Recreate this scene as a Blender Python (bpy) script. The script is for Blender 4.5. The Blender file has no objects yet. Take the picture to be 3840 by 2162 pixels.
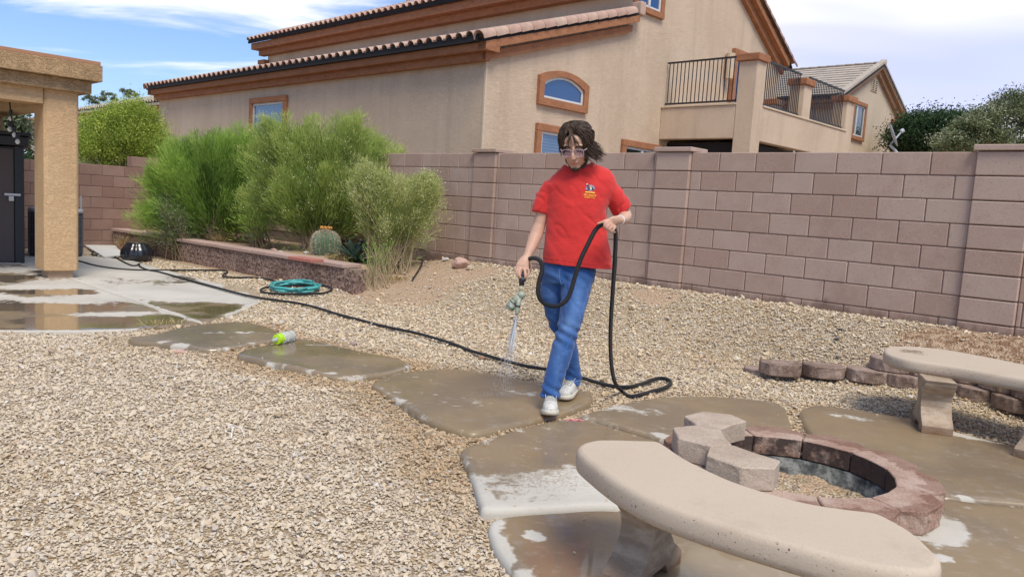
import bpy, bmesh, math, random
import numpy as np
from mathutils import Vector, Matrix, Euler
from mathutils.geometry import delaunay_2d_cdt

random.seed(7); RNG = np.random.default_rng(7)
SC = bpy.context.scene; C = SC.collection
PI = math.pi
# ---------------------------------------------------------------- camera
CAM_H = 1.25
PITCH, ROLL, FOC, CX, CY = 0.1075, 0.0614, 1937.9, 1287.5, 724.9   # focal length in units of a 2575 px wide frame
_c, _s = math.cos(PITCH), math.sin(PITCH)
FW = Vector((0, _c, -_s)); _u = Vector((0, _s, _c)); _r = Vector((1, 0, 0))
RT = _r*math.cos(ROLL) + _u*math.sin(ROLL); UP = -_r*math.sin(ROLL) + _u*math.cos(ROLL)
cam_d = bpy.data.cameras.new('camera'); cam = bpy.data.objects.new('camera', cam_d); C.objects.link(cam)
m = Matrix((RT, UP, -FW)).transposed().to_4x4(); m.translation = (0, 0, CAM_H); cam.matrix_world = m
cam_d.sensor_width = 36; cam_d.lens = 36*2890/3840; cam_d.clip_end = 3000; cam_d.clip_start = .05
SC.camera = cam
# ---------------------------------------------------------------- light
SUN_EL, SUN_AZ = math.radians(56), math.radians(160)     # azimuth clockwise from +y
world = bpy.data.worlds.new('World'); SC.world = world; world.use_nodes = True
SUN_STR, SKY_STR, EXPO = 2.6, 0.105, 0.36
sl = bpy.data.lights.new('sun', 'SUN'); sl.energy = SUN_STR; sl.angle = math.radians(24); sl.color = (1, .93, .80)
sun = bpy.data.objects.new('sun', sl); C.objects.link(sun)
sd = Vector((math.sin(SUN_AZ)*math.cos(SUN_EL), math.cos(SUN_AZ)*math.cos(SUN_EL), math.sin(SUN_EL)))
sun.rotation_euler = sd.to_track_quat('Z', 'Y').to_euler(); sun.location = (8, -8, 20)
SC.view_settings.view_transform = 'Standard'; SC.view_settings.look = 'None'
SC.view_settings.exposure = EXPO; SC.view_settings.gamma = 1; SC.view_settings.use_curve_mapping = False

class NT:
    """small helper for building node trees"""
    def __init__(s, tree):
        s.t = tree; s.t.nodes.clear()
    def n(s, typ, ins=None, **kw):
        nd = s.t.nodes.new(typ)
        for k, v in kw.items(): setattr(nd, k, v)
        for k, v in (ins or {}).items():
            sock = nd.inputs[k]
            if isinstance(v, bpy.types.NodeSocket): s.t.links.new(v, sock)
            elif hasattr(v, 'outputs'): s.t.links.new(v.outputs[0], sock)
            else:
                if sock.type == 'RGBA' and not isinstance(v, (int, float)) and len(v) == 3: v = (*v, 1)
                sock.default_value = v
        return nd
    def math(s, op, a, b=None, c=None, clamp=False):
        ins = {0: a}
        if b is not None: ins[1] = b
        if c is not None: ins[2] = c
        return s.n('ShaderNodeMath', ins, operation=op, use_clamp=clamp).outputs[0]
    def mix(s, f, a, b, mode='MIX'):
        nd = s.n('ShaderNodeMix', None, data_type='RGBA', blend_type=mode)
        for k, v in ((0, f), (6, a), (7, b)):
            sock = nd.inputs[k]
            if isinstance(v, bpy.types.NodeSocket): s.t.links.new(v, sock)
            else: sock.default_value = (*v, 1) if (hasattr(v, '__len__') and len(v) == 3) else v
        return nd.outputs[2]
    def ramp(s, f, stops, interp='LINEAR'):
        nd = s.n('ShaderNodeValToRGB', {0: f}); cr = nd.color_ramp; cr.interpolation = interp
        while len(cr.elements) < len(stops): cr.elements.new(.5)
        for e, (p, c) in zip(cr.elements, stops):
            e.position = p; e.color = (*c, 1) if hasattr(c, '__len__') else (c, c, c, 1)
        return nd.outputs[0]
    def step(s, v, lo, hi):
        return s.n('ShaderNodeMapRange', {0: v, 1: lo, 2: hi, 3: 0., 4: 1.}, interpolation_type='SMOOTHSTEP').outputs[0]
    def noise(s, vec, scale, detail=4, rough=.55, dist=0.):
        return s.n('ShaderNodeTexNoise', {'Vector': vec, 'Scale': scale, 'Detail': detail, 'Roughness': rough, 'Distortion': dist}).outputs[0]
    def scalev(s, vec, v, loc=(0, 0, 0)):
        return s.n('ShaderNodeMapping', {'Vector': vec, 'Scale': v, 'Location': loc}).outputs[0]

# sky: Nishita with thin wispy clouds to the left and an overcast bank that thickens to the right
w = NT(world.node_tree)
sky = w.n('ShaderNodeTexSky', sky_type='NISHITA', sun_disc=False, sun_elevation=SUN_EL, sun_rotation=SUN_AZ)
sky.air_density = 1.0; sky.dust_density = .6; sky.ozone_density = 1.6
gv = w.n('ShaderNodeTexCoord').outputs['Generated']
sep = w.n('ShaderNodeSeparateXYZ', {0: gv})
zz = w.math('MAXIMUM', sep.outputs[2], .03)
zp = w.math('ADD', zz, .10)
px = w.math('DIVIDE', sep.outputs[0], zp); py = w.math('DIVIDE', sep.outputs[1], zp)
pv = w.n('ShaderNodeCombineXYZ', {0: px, 1: py, 2: 0.}).outputs[0]
n1 = w.noise(w.n('ShaderNodeMapping', {'Vector': pv, 'Scale': (.55, 1.15, 1), 'Location': (5.6, 2.3, 0), 'Rotation': (0, 0, -.35)}).outputs[0], 1.15, 8, .58, .45)
n2 = w.noise(w.scalev(pv, (.5, .35, 1), (1.4, 5.2, 0)), .8, 4, .5, .2)
xs = w.math('MULTIPLY', w.step(sep.outputs[0], -.12, .42), w.step(sep.outputs[1], .25, .72))                    # bank thickens towards +x
cover = w.math('ADD', w.math('MULTIPLY', xs, .34), w.math('ADD', w.math('MULTIPLY', n1, .80), w.math('MULTIPLY', n2, .20)))
cl = w.step(cover, .505, .67)
hz = w.step(zz, .30, .0)
shade = w.noise(w.scalev(pv, (.5, .9, 1), (7.3, 2.2, 0)), .9, 3, .5, .1)
ccol = w.mix(w.math('MULTIPLY', w.step(shade, .42, .60), w.math('MULTIPLY', xs, .85)), (1.0, 1.0, 1.0), (.60, .63, .88))
skyc = w.n('ShaderNodeVectorMath', {0: sky.outputs[0], 1: (SKY_STR*.74, SKY_STR*.93, SKY_STR*1.22)}, operation='MULTIPLY').outputs[0]
skyc = w.mix(w.math('MULTIPLY', hz, .30), skyc, (.62, .72, .95))
lb = w.math('MULTIPLY', w.step(zz, .085, .15), w.step(w.math('ADD', zz, w.math('MULTIPLY', w.math('SUBTRACT', shade, .5), .16)), .235, .20))
ccol = w.mix(w.math('MULTIPLY', w.math('MULTIPLY', lb, w.step(sep.outputs[0], .22, .36)), .9), ccol, (.56, .62, .97))
cc = w.n('ShaderNodeVectorMath', {0: ccol, 'Scale': .95}, operation='SCALE').outputs[0]
fin = w.mix(cl, skyc, cc)
bg = w.n('ShaderNodeBackground', {'Color': fin, 'Strength': 1.0})
w.n('ShaderNodeOutputWorld', {'Surface': bg})

# ---------------------------------------------------------------- helpers
def ray(x, y):
    return FW + RT*((x-CX)/FOC) - UP*((y-CY)/FOC)
def gp(x, y, z=0.):
    """point on the horizontal plane at height z seen at (x, y) of the 2575 px frame"""
    r = ray(x, y); t = (z-CAM_H)/r.z; p = r*t; p.z = z; return p
def dpt(x, y, Y):
    """point at distance Y in front"""
    r = ray(x, y); p = r*(Y/r.y); p.z += CAM_H; return p

def _h(ix, iy, iz, s):
    v = (ix*374761393 + iy*668265263 + iz*2147483647 + s*144665) & 0xffffffff
    v = ((v ^ (v >> 13))*1274126177) & 0xffffffff
    return ((v ^ (v >> 16)) & 0xffff)/65535.
def vnoise(P, s=0):
    P = np.asarray(P, float); i = np.floor(P).astype(np.int64); f = P-i; f = f*f*(3-2*f); out = 0
    for a in (0, 1):
        for b in (0, 1):
            for c in (0, 1):
                w_ = (f[:, 0] if a else 1-f[:, 0])*(f[:, 1] if b else 1-f[:, 1])*(f[:, 2] if c else 1-f[:, 2])
                out = out + w_*_h(i[:, 0]+a, i[:, 1]+b, i[:, 2]+c, s)
    return out
def fbm(P, oc=3, s=0):
    P = np.asarray(P, float); o = 0; a = .5; t = 0
    for k in range(oc):
        o = o+a*vnoise(P*2**k, s+k*17); t += a; a *= .5
    return o/t

def mesh(name, verts, faces, mat=None, smooth=False):
    me = bpy.data.meshes.new(name); me.from_pydata([tuple(v) for v in verts], [], [tuple(f) for f in faces]); me.update()
    if mat: me.materials.append(mat)
    if smooth: me.polygons.foreach_set('use_smooth', [True]*len(me.polygons))
    return me
def fast_mesh(name, V, F, mat=None, smooth=False):
    V = np.asarray(V, np.float32); F = np.asarray(F, np.int32); k = F.shape[1]
    me = bpy.data.meshes.new(name); me.vertices.add(len(V)); me.vertices.foreach_set('co', V.ravel())
    me.loops.add(F.size); me.loops.foreach_set('vertex_index', F.ravel())
    me.polygons.add(len(F)); me.polygons.foreach_set('loop_start', np.arange(0, F.size, k, dtype=np.int32))
    me.polygons.foreach_set('loop_total', np.full(len(F), k, np.int32))
    if smooth: me.polygons.foreach_set('use_smooth', np.ones(len(F), bool))
    me.update(calc_edges=True)
    if mat: me.materials.append(mat)
    return me
def set_attr(me, name, vals, dom='POINT', typ='FLOAT'):
    a = me.attributes.new(name, typ, dom)
    a.data.foreach_set('value' if typ == 'FLOAT' else ('color' if 'COLOR' in typ else 'vector'), np.asarray(vals, np.float32).ravel())
def ob(name, me, parent=None, loc=None, rot=None, label=None, cat=None, group=None, kind=None):
    o = bpy.data.objects.new(name, me); C.objects.link(o)
    if parent: o.parent = parent
    if loc is not None: o.location = loc
    if rot is not None: o.rotation_euler = rot if hasattr(rot, '__len__') else (0, 0, rot)
    if label: o['label'] = label
    if cat: o['category'] = cat
    if group: o['group'] = group
    if kind: o['kind'] = kind
    return o
def thing(name, label, cat, loc=(0, 0, 0), rot=0, group=None, kind=None):
    o = ob(name, None, None, loc, rot, label, cat, group, kind); o.empty_display_size = .1; return o

class MB:
    """collects shapes, builds ONE mesh"""
    def __init__(s): s.v = []; s.f = []
    def add(s, V, F):
        n = len(s.v); s.v += [tuple(p) for p in V]; s.f += [tuple(i+n for i in f) for f in F]; return s
    def box(s, x0, x1, y0, y1, z0, z1):
        return s.add([(x0, y0, z0), (x1, y0, z0), (x1, y1, z0), (x0, y1, z0), (x0, y0, z1), (x1, y0, z1), (x1, y1, z1), (x0, y1, z1)],
                     [(3, 2, 1, 0), (4, 5, 6, 7), (0, 1, 5, 4), (1, 2, 6, 5), (2, 3, 7, 6), (3, 0, 4, 7)])
    def obox(s, c, u, v, w_, hu, hv, hw):
        c, u, v, w_ = map(Vector, (c, u, v, w_)); V = []
        for k in (-1, 1):
            for i, j in ((-1, -1), (1, -1), (1, 1), (-1, 1)): V.append(c+u*hu*i+v*hv*j+w_*hw*k)
        return s.add(V, [(3, 2, 1, 0), (4, 5, 6, 7), (0, 1, 5, 4), (1, 2, 6, 5), (2, 3, 7, 6), (3, 0, 4, 7)])
    def bar(s, p, q, r, r2=None, up=(0, 0, 1)):
        p, q = Vector(p), Vector(q); d = (q-p); L = d.length; d.normalize(); up = Vector(up)
        if abs(d.dot(up)) > .95: up = Vector((1, 0, 0))
        a = d.cross(up).normalized(); b = a.cross(d)
        return s.obox((p+q)/2, a, b, d, r, r2 or r, L/2)
    def prism(s, poly, axis, t0, t1):
        """poly in the two other axes, extruded along axis (0 x, 1 y, 2 z)"""
        n = len(poly); V = []
        for t in (t0, t1):
            for a, b in poly: V.append({0: (t, a, b), 1: (a, t, b), 2: (a, b, t)}[axis])
        F = [tuple(range(n-1, -1, -1)), tuple(range(n, 2*n))]+[(i, (i+1) % n, n+(i+1) % n, n+i) for i in range(n)]
        return s.add(V, F)
    def tube(s, pts, rad, seg=8, cap=True):
        pts = [Vector(p) for p in pts]; n = len(pts); rad = rad if hasattr(rad, '__len__') else [rad]*n
        t0 = (pts[1]-pts[0]).normalized(); ref = Vector((0, 0, 1)) if abs(t0.z) < .9 else Vector((1, 0, 0))
        a = t0.cross(ref).normalized(); V = []
        for i in range(n):
            t = (pts[min(i+1, n-1)]-pts[max(i-1, 0)]).normalized()
            a = (a-t*a.dot(t)).normalized(); b = t.cross(a)
            for k in range(seg):
                an = 2*PI*k/seg; V.append(pts[i]+(a*math.cos(an)+b*math.sin(an))*rad[i])
        F = [(i*seg+k, i*seg+(k+1) % seg, (i+1)*seg+(k+1) % seg, (i+1)*seg+k) for i in range(n-1) for k in range(seg)]
        if cap: F += [tuple(range(seg-1, -1, -1)), tuple(range((n-1)*seg, n*seg))]
        return s.add(V, F)
    def lathe(s, prof, seg=24, c=(0, 0, 0), rib=None):
        V = []; n = len(prof)
        for r, z in prof:
            for k in range(seg):
                an = 2*PI*k/seg; rr = r*(rib(an) if rib else 1); V.append((c[0]+rr*math.cos(an), c[1]+rr*math.sin(an), c[2]+z))
        F = [(i*seg+k, i*seg+(k+1) % seg, (i+1)*seg+(k+1) % seg, (i+1)*seg+k) for i in range(n-1) for k in range(seg)]
        F += [tuple(range(seg-1, -1, -1)), tuple(range((n-1)*seg, n*seg))]
        return s.add(V, F)
    def me(s, name, mat=None, smooth=False, bevel=0, segs=2):
        me = mesh(name, s.v, s.f, mat, smooth)
        if bevel:
            bm = bmesh.new(); bm.from_mesh(me)
            es = [e for e in bm.edges if len(e.link_faces) == 2 and e.calc_face_angle(0) > .5]
            bmesh.ops.bevel(bm, geom=es, offset=bevel, segments=segs, affect='EDGES', profile=.6, clamp_overlap=True)
            bm.to_mesh(me); bm.free()
            if smooth: me.polygons.foreach_set('use_smooth', [True]*len(me.polygons))
        return me
def catmull(P, n=8, closed=False):
    P = [Vector(p) for p in P]; m_ = len(P); out = []
    for i in range(m_ if closed else m_-1):
        if closed: a, b, c, d = P[i-1], P[i], P[(i+1) % m_], P[(i+2) % m_]
        else: a, b, c, d = P[max(i-1, 0)], P[i], P[i+1], P[min(i+2, m_-1)]
        for k in range(n):
            t = k/n; out.append(.5*((2*b)+(c-a)*t+(2*a-5*b+4*c-d)*t*t+(3*b-a-3*c+d)*t**3))
    if not closed: out.append(P[-1])
    return out

# ---------------------------------------------------------------- materials
def mat(name):
    m_ = bpy.data.materials.new(name); m_.use_nodes = True; return m_, NT(m_.node_tree)
def finish(t, **kw):
    ins = {}
    names = dict(col='Base Color', rough='Roughness', normal='Normal', metal='Metallic', spec='Specular IOR Level', coat='Coat Weight', croh='Coat Roughness',
                 trans='Transmission Weight', ior='IOR', alpha='Alpha', em='Emission Color', ems='Emission Strength', sss='Subsurface Weight', sheen='Sheen Weight', srgh='Sheen Roughness')
    for k, v in kw.items(): ins[names[k]] = v
    b = t.n('ShaderNodeBsdfPrincipled', ins); o = t.n('ShaderNodeOutputMaterial', {'Surface': b.outputs[0]}); return b
def bump(t, h, strength=.5, dist=.01, normal=None):
    ins = {'Strength': strength, 'Distance': dist, 'Height': h}
    if normal is not None: ins['Normal'] = normal
    return t.n('ShaderNodeBump', ins).outputs[0]
def simple(name, col, rough=.6, var=.15, scale=8, bs=0, bd=.003, bscale=60, **kw):
    m_, t = mat(name); co = t.n('ShaderNodeTexCoord').outputs['Object']; rnd = t.n('ShaderNodeObjectInfo').outputs['Random']
    nz = t.noise(co, scale, 5); f = t.math('ADD', t.math('MULTIPLY', nz, .75), t.math('MULTIPLY', rnd, .25))
    c = t.mix(f, tuple(x*(1-var) for x in col), tuple(min(1, x*(1+var)) for x in col))
    if bs: kw['normal'] = bump(t, t.noise(co, bscale, 4), bs, bd)
    finish(t, col=c, rough=rough, **kw); return m_

def stucco(name, a, b, stain, lace=14, ls=.9, ld=.012, dk=.12):
    m_, t = mat(name); co = t.n('ShaderNodeTexCoord').outputs['Object']
    big = t.noise(co, .7, 4, .6); st = t.noise(t.scalev(co, (1.8, 1.8, .16)), 1.6, 5, .6)
    c = t.mix(t.step(big, .35, .65), a, b); c = t.mix(t.math('MULTIPLY', t.step(st, .46, .70), .55), c, stain)
    lacev = t.noise(t.scalev(co, (1, 1, 2.1)), lace, 3, .5, 1.4)
    rid = t.math('ABSOLUTE', t.math('SUBTRACT', lacev, .5)); rid = t.step(rid, 0., .07)
    fine = t.noise(co, 120, 3); h = t.math('ADD', t.math('MULTIPLY', rid, .8), t.math('MULTIPLY', fine, .35))
    spk = t.noise(co, 55, 3); c = t.mix(t.math('MULTIPLY', t.step(spk, .55, .7), .10), c, tuple(x*.62 for x in a))
    dark_mask = t.math('MULTIPLY', t.math('SUBTRACT', 1., rid), dk); c = t.mix(dark_mask, c, tuple(x*.7 for x in stain))  # darker tone along the low lines of the lace relief
    finish(t, col=c, rough=.92, spec=.2, normal=bump(t, h, ls, ld)); return m_
M = {}
M['stucco'] = stucco('stucco', (.58, .445, .32), (.64, .50, .365), (.50, .38, .272), 12, .55, .012, .10)
M['stucco2'] = stucco('stucco_tan', (.60, .475, .34), (.63, .50, .365), (.52, .41, .29), 12, .45, .010)
M['stucco_pale'] = stucco('stucco_pale', (.56, .50, .44), (.60, .54, .47), (.5, .44, .39))
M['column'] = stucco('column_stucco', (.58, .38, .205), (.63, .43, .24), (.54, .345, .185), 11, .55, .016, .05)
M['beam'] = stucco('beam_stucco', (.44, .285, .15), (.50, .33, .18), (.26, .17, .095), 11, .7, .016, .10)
def trimmat(name, a, b):
    m_, t = mat(name); co = t.n('ShaderNodeTexCoord').outputs['Object']
    nz = t.noise(t.scalev(co, (1, 1, 2)), 4, 6, .65); sp = t.noise(co, 38, 4, .6)
    c = t.mix(t.step(nz, .35, .7), a, b); c = t.mix(t.math('MULTIPLY', t.step(sp, .54, .64), .55), c, tuple(x*.42 for x in a))
    finish(t, col=c, rough=.88, spec=.25, normal=bump(t, sp, .6, .012)); return m_
M['trim'] = trimmat('trim_stucco', (.32, .140, .070), (.40, .180, .090))
M['trim2'] = trimmat('trim_brown', (.38, .22, .135), (.44, .26, .165))
def tilemat(name, a, b, c3):
    m_, t = mat(name); co = t.n('ShaderNodeTexCoord').outputs['Object']; rnd = t.n('ShaderNodeObjectInfo').outputs['Random']
    geo = t.n('ShaderNodeNewGeometry').outputs['Random Per Island']; r = t.math('FRACT', t.math('ADD', rnd, geo))
    c = t.ramp(r, [(0, a), (.45, b), (.85, c3), (1, a)]); nz = t.noise(co, 9, 5, .6)
    c = t.mix(t.math('MULTIPLY', t.step(nz, .45, .75), .4), c, tuple(x*.6 for x in a))
    finish(t, col=c, rough=.85, spec=.25, normal=bump(t, t.noise(co, 50, 4), .3, .004)); return m_
M['tile'] = tilemat('roof_tile', (.45, .285, .22), (.50, .33, .26), (.53, .38, .29))
M['tile2'] = tilemat('roof_tile_grey', (.44, .37, .30), (.49, .42, .34), (.40, .34, .28))
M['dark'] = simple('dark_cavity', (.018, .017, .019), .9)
M['black_metal'] = simple('black_metal', (.022, .021, .024), .45, .1)
M['frame'] = simple('window_frame', (.62, .63, .62), .45, .05)
def glassmat(name, tint, blinds=False):
    m_, t = mat(name); co = t.n('ShaderNodeTexCoord').outputs['Object']; base = tint
    if blinds:
        z = t.n('ShaderNodeSeparateXYZ', {0: co}).outputs[2]; f = t.math('FRACT', t.math('MULTIPLY', z, 17.))
        base = t.mix(t.step(t.math('ABSOLUTE', t.math('SUBTRACT', f, .5)), .30, .46), (.06, .11, .24), (.02, .045, .11))
    wob = bump(t, t.noise(co, 1.3, 2), .05, .05)
    finish(t, col=base, rough=.04, ior=1.9, spec=.7, coat=.2, croh=.02, normal=wob); return m_
M['glass'] = glassmat('window_glass', (.012, .045, .16))
M['glass_blind'] = glassmat('window_glass_blind', (.1, .13, .2), True)
M['glass_green'] = glassmat('window_glass_dark', (.03, .04, .038))
# concrete block
def blockmat(name, a, b, zt, wet=True):
    m_, t = mat(name); co = t.n('ShaderNodeTexCoord').outputs['Object']; rnd = t.n('ShaderNodeObjectInfo').outputs['Random']
    pos = t.n('ShaderNodeNewGeometry').outputs['Position']
    ofs = t.n('ShaderNodeVectorMath', {0: co, 1: t.n('ShaderNodeCombineXYZ', {0: t.math('MULTIPLY', rnd, 37.), 1: t.math('MULTIPLY', rnd, 11.), 2: 0.}).outputs[0]}, operation='ADD').outputs[0]
    nz = t.noise(ofs, 5, 4, .6); f = t.math('ADD', t.math('MULTIPLY', nz, .6), t.math('MULTIPLY', rnd, .4))
    c = t.mix(t.step(f, .28, .75), a, b)
    pores = t.noise(ofs, 75, 3, .6); c = t.mix(t.math('MULTIPLY', t.step(pores, .60, .70), .5), c, tuple(x*.42 for x in a))
    c = t.mix(t.math('MULTIPLY', t.step(pores, .42, .32), .3), c, tuple(min(.8, x*1.35) for x in b))
    big = t.noise(t.scalev(pos, (1, 1, .7)), 1.1, 4, .6); c = t.mix(t.math('MULTIPLY', t.step(big, .50, .70), .36), c, tuple(x*.6 for x in a))
    z = t.n('ShaderNodeSeparateXYZ', {0: pos}).outputs[2]
    e = t.noise(t.scalev(pos, (1, 1, .25)), 5, 5, .7); lim = t.math('ADD', zt, t.math('MULTIPLY', t.math('SUBTRACT', e, .5), .42))
    low = t.step(t.math('SUBTRACT', z, lim), .05, -.05)
    c = t.mix(t.math('MULTIPLY', low, .62), c, (.13, .075, .055))
    finish(t, col=c, rough=.93, spec=.2, normal=bump(t, pores, .35, .004)); return m_
M['block'] = blockmat('concrete_block', (.40, .275, .214), (.475, .35, .284), .50)
M['block_left'] = blockmat('concrete_block_brown', (.27, .165, .13), (.33, .215, .17), .0)
M['mortar'] = simple('mortar', (.20, .14, .12), .95)
def splitmat():
    m_, t = mat('split_face_block'); co = t.n('ShaderNodeTexCoord').outputs['Object']; pos = t.n('ShaderNodeNewGeometry').outputs['Position']
    nz = t.noise(pos, 28, 5, .65, .6); c = t.mix(t.step(nz, .40, .58), (.135, .085, .066), (.40, .285, .235))
    big = t.noise(pos, 1.6, 4, .6); c = t.mix(t.math('MULTIPLY', t.step(big, .42, .62), .5), c, (.13, .08, .065))
    finish(t, col=c, rough=.95, spec=.2, normal=bump(t, nz, .9, .02)); return m_
M['split'] = splitmat()
M['capstone'] = simple('cap_stone', (.46, .32, .27), .9, .12, 12, .3, .004, 70)
M['redbrick'] = simple('loose_brick', (.42, .16, .12), .9, .15, 14, .3, .004, 70)
M['sand'] = simple('sand', (.5, .36, .235), .95, .15, 6, .5, .01, 40)
# ================================================================ TERRAIN
YAW = -0.759                                     # the boundary wall and the neighbour's house share this direction
AX = Vector((math.cos(YAW), math.sin(YAW), 0)); BX = Vector((-AX.y, AX.x, 0))
W0 = Vector((2.059, 8.071, 0))                   # a joint of the wall face
WN = Vector((math.sin(YAW), -math.cos(YAW), 0))  # towards the camera
LY = 0.907; L0 = Vector((-7.663, 14.298, 0)); LX = Vector((math.cos(LY), math.sin(LY), 0)); LN = Vector((LX.y, -LX.x, 0))
RP = Vector((-2.00, 9.655, 0)); RX = Vector((-.759, .652, 0)).normalized(); RN = Vector((-RX.y, RX.x, 0))
if RN.y > 0: RN = -RN
R_LEN = 7.27
def sm(t):
    t = np.clip(t, 0, 1); return t*t*(3-2*t)
def G(x, y):
    x = np.asarray(x, float); y = np.asarray(y, float)
    d = (x-W0.x)*WN.x+(y-W0.y)*WN.y
    s_ = (x-W0.x)*AX.x+(y-W0.y)*AX.y; d0 = 1.75-.6*sm((s_+.6)/1.2)
    base = .45*sm((d0-d)/(d0-.2))
    q = (x-RP.x)*RN.x+(y-RP.y)*RN.y; e = -((x-RP.x)*RX.x+(y-RP.y)*RX.y)
    low = sm((q+.02)/.35)*sm((1.0-e)/1.2)
    base = base*(1-low)+.085*sm((e+2.6)/2.4)*low*sm((1.7-q)/1.3)
    inside = sm(-(q+.18)/.08)*sm((.15-e)/.5)*sm((d+.3)/.3)
    return base+(.345-base)*inside
def Gz(p): return float(G(p[0], p[1]))
def gt(x, y, dz=0):
    """terrain point seen at (x, y) of the 2575 px frame"""
    r = ray(x, y); lo, hi = 1., 40.
    t = 1.; 
    while t < 40:
        p = r*t
        if p.z+CAM_H < Gz(p): break
        t += .03
    a, b = t-.03, t
    for _ in range(14):
        m_ = (a+b)/2; p = r*m_
        if p.z+CAM_H < Gz(p): b = m_
        else: a = m_
    p = r*b; p.z = Gz(p)+dz; return p
def bumps(x, y):
    P = np.stack([np.asarray(x)*2.3, np.asarray(y)*2.3, np.zeros(np.size(x))], 1)
    P2 = P*4.1
    return (fbm(P, 3, 3)-.5)*.035+(vnoise(P2, 9)-.5)*.012

xs_ = np.unique(np.concatenate([np.arange(-11, 6, .085), np.linspace(-11, -90, 26), np.linspace(6, 90, 28), [-900, -300, 300, 900]]))
ys_ = np.unique(np.concatenate([np.arange(.4, 17, .085), np.linspace(17, 90, 24), np.linspace(.4, -30, 14), [-700, -150, 250, 1100]]))
X, Y = np.meshgrid(xs_, ys_); xf, yf = X.ravel(), Y.ravel()
Z = G(xf, yf)+bumps(xf, yf)*(np.abs(xf) < 14)-.004
pc = Vector((1.366, 3.494)); PITZ = -.16
dpit = np.hypot(xf-pc.x, yf-pc.y); Z = np.where(dpit < .46, np.minimum(Z, PITZ-.1), Z)
nx, ny = len(xs_), len(ys_); idx = np.arange(nx*ny).reshape(ny, nx)
F = np.stack([idx[:-1, :-1], idx[:-1, 1:], idx[1:, 1:], idx[1:, :-1]], -1).reshape(-1, 4)
def groundmat():
    m_, t = mat('gravel_bed'); pos = t.n('ShaderNodeNewGeometry').outputs['Position']
    vo = t.n('ShaderNodeTexVoronoi', {'Vector': pos, 'Scale': 62.}); vr = t.n('ShaderNodeSeparateColor', {0: vo.outputs['Color']}).outputs[0]
    c = t.ramp(vr, [(0, (.38, .26, .15)), (.25, (.52, .39, .24)), (.5, (.60, .48, .32)), (.78, (.67, .57, .43)), (1, (.74, .68, .56))])
    edge = t.step(vo.outputs['Distance'], .25, .62)
    c = t.mix(t.math('MULTIPLY', edge, .45), c, (.22, .15, .09))
    sa = t.n('ShaderNodeAttribute', attribute_name='sand').outputs['Fac']; di = t.n('ShaderNodeAttribute', attribute_name='dark_mask').outputs['Fac']
    n_ = t.noise(pos, 7, 5, .6); nf = t.noise(pos, 60, 4)
    sc_ = t.mix(n_, (.44, .30, .19), (.56, .41, .28)); sc_ = t.mix(t.math('MULTIPLY', t.step(nf, .55, .66), .35), sc_, (.62, .52, .40))
    c = t.mix(t.step(t.math('ADD', sa, t.math('MULTIPLY', t.math('SUBTRACT', n_, .5), .9)), .4, .6), c, sc_)
    dc = t.mix(t.step(t.noise(pos, 16, 5, .65), .4, .62), (.27, .155, .09), (.52, .375, .25))
    c = t.mix(t.step(t.math('ADD', di, t.math('MULTIPLY', t.math('SUBTRACT', n_, .5), .9)), .4, .6), c, dc)
    h = t.math('ADD', t.math('MULTIPLY', vo.outputs['Distance'], -1.), t.math('MULTIPLY', t.noise(pos, 16, 5), 1.2))
    finish(t, col=c, rough=.95, spec=.15, normal=bump(t, h, .9, .02)); return m_
M['ground'] = groundmat()
def blob(p, q, r, soft=.4): return lambda x, y: 0
def blobs(x, y, L):
    o = np.zeros(np.size(x))
    for (px_, py_, rx, ry) in L:
        P_ = gt(px_, py_); ex = gt(px_+rx, py_); ey = gt(px_, py_-ry)
        a = max((ex-P_).length, .03); b = max((ey-P_).length, .03)
        dr = (P_.xy).normalized(); u = (x-P_.x)*dr.y-(y-P_.y)*dr.x; v = (x-P_.x)*dr.x+(y-P_.y)*dr.y
        o = np.maximum(o, 1-np.sqrt((u/a)**2+(v/b)**2)*.5)
    return o
SANDB = [(1010, 740, 130, 42), (1120, 700, 130, 22), (960, 690, 90, 14), (1650, 740, 60, 14)]
DIRTB = [(2430, 850, 150, 22), (2300, 845, 60, 14), (2540, 868, 110, 24)]
sandv = blobs(xf, yf, SANDB); dirtv = blobs(xf, yf, DIRTB)
_q = (xf-RP.x)*RN.x+(yf-RP.y)*RN.y; _e = -((xf-RP.x)*RX.x+(yf-RP.y)*RX.y); _d = (xf-W0.x)*WN.x+(yf-W0.y)*WN.y
sandv = np.maximum(sandv, np.where((_q < .1) & (_e < .6) & (_d > -.2), 1., 0.)); sandv = np.where(_d < -.2, 1., sandv)
Z = Z+np.clip(dirtv-.5, 0, 1)*2*(fbm(np.stack([xf*9, yf*9, xf*0], 1), 3, 5)-.3)*.09
gme = fast_mesh('ground', np.stack([xf, yf, Z], 1), F, M['ground'], True)
set_attr(gme, 'sand', sandv); set_attr(gme, 'dark_mask', dirtv)
ob('ground', gme, kind='structure')

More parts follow.
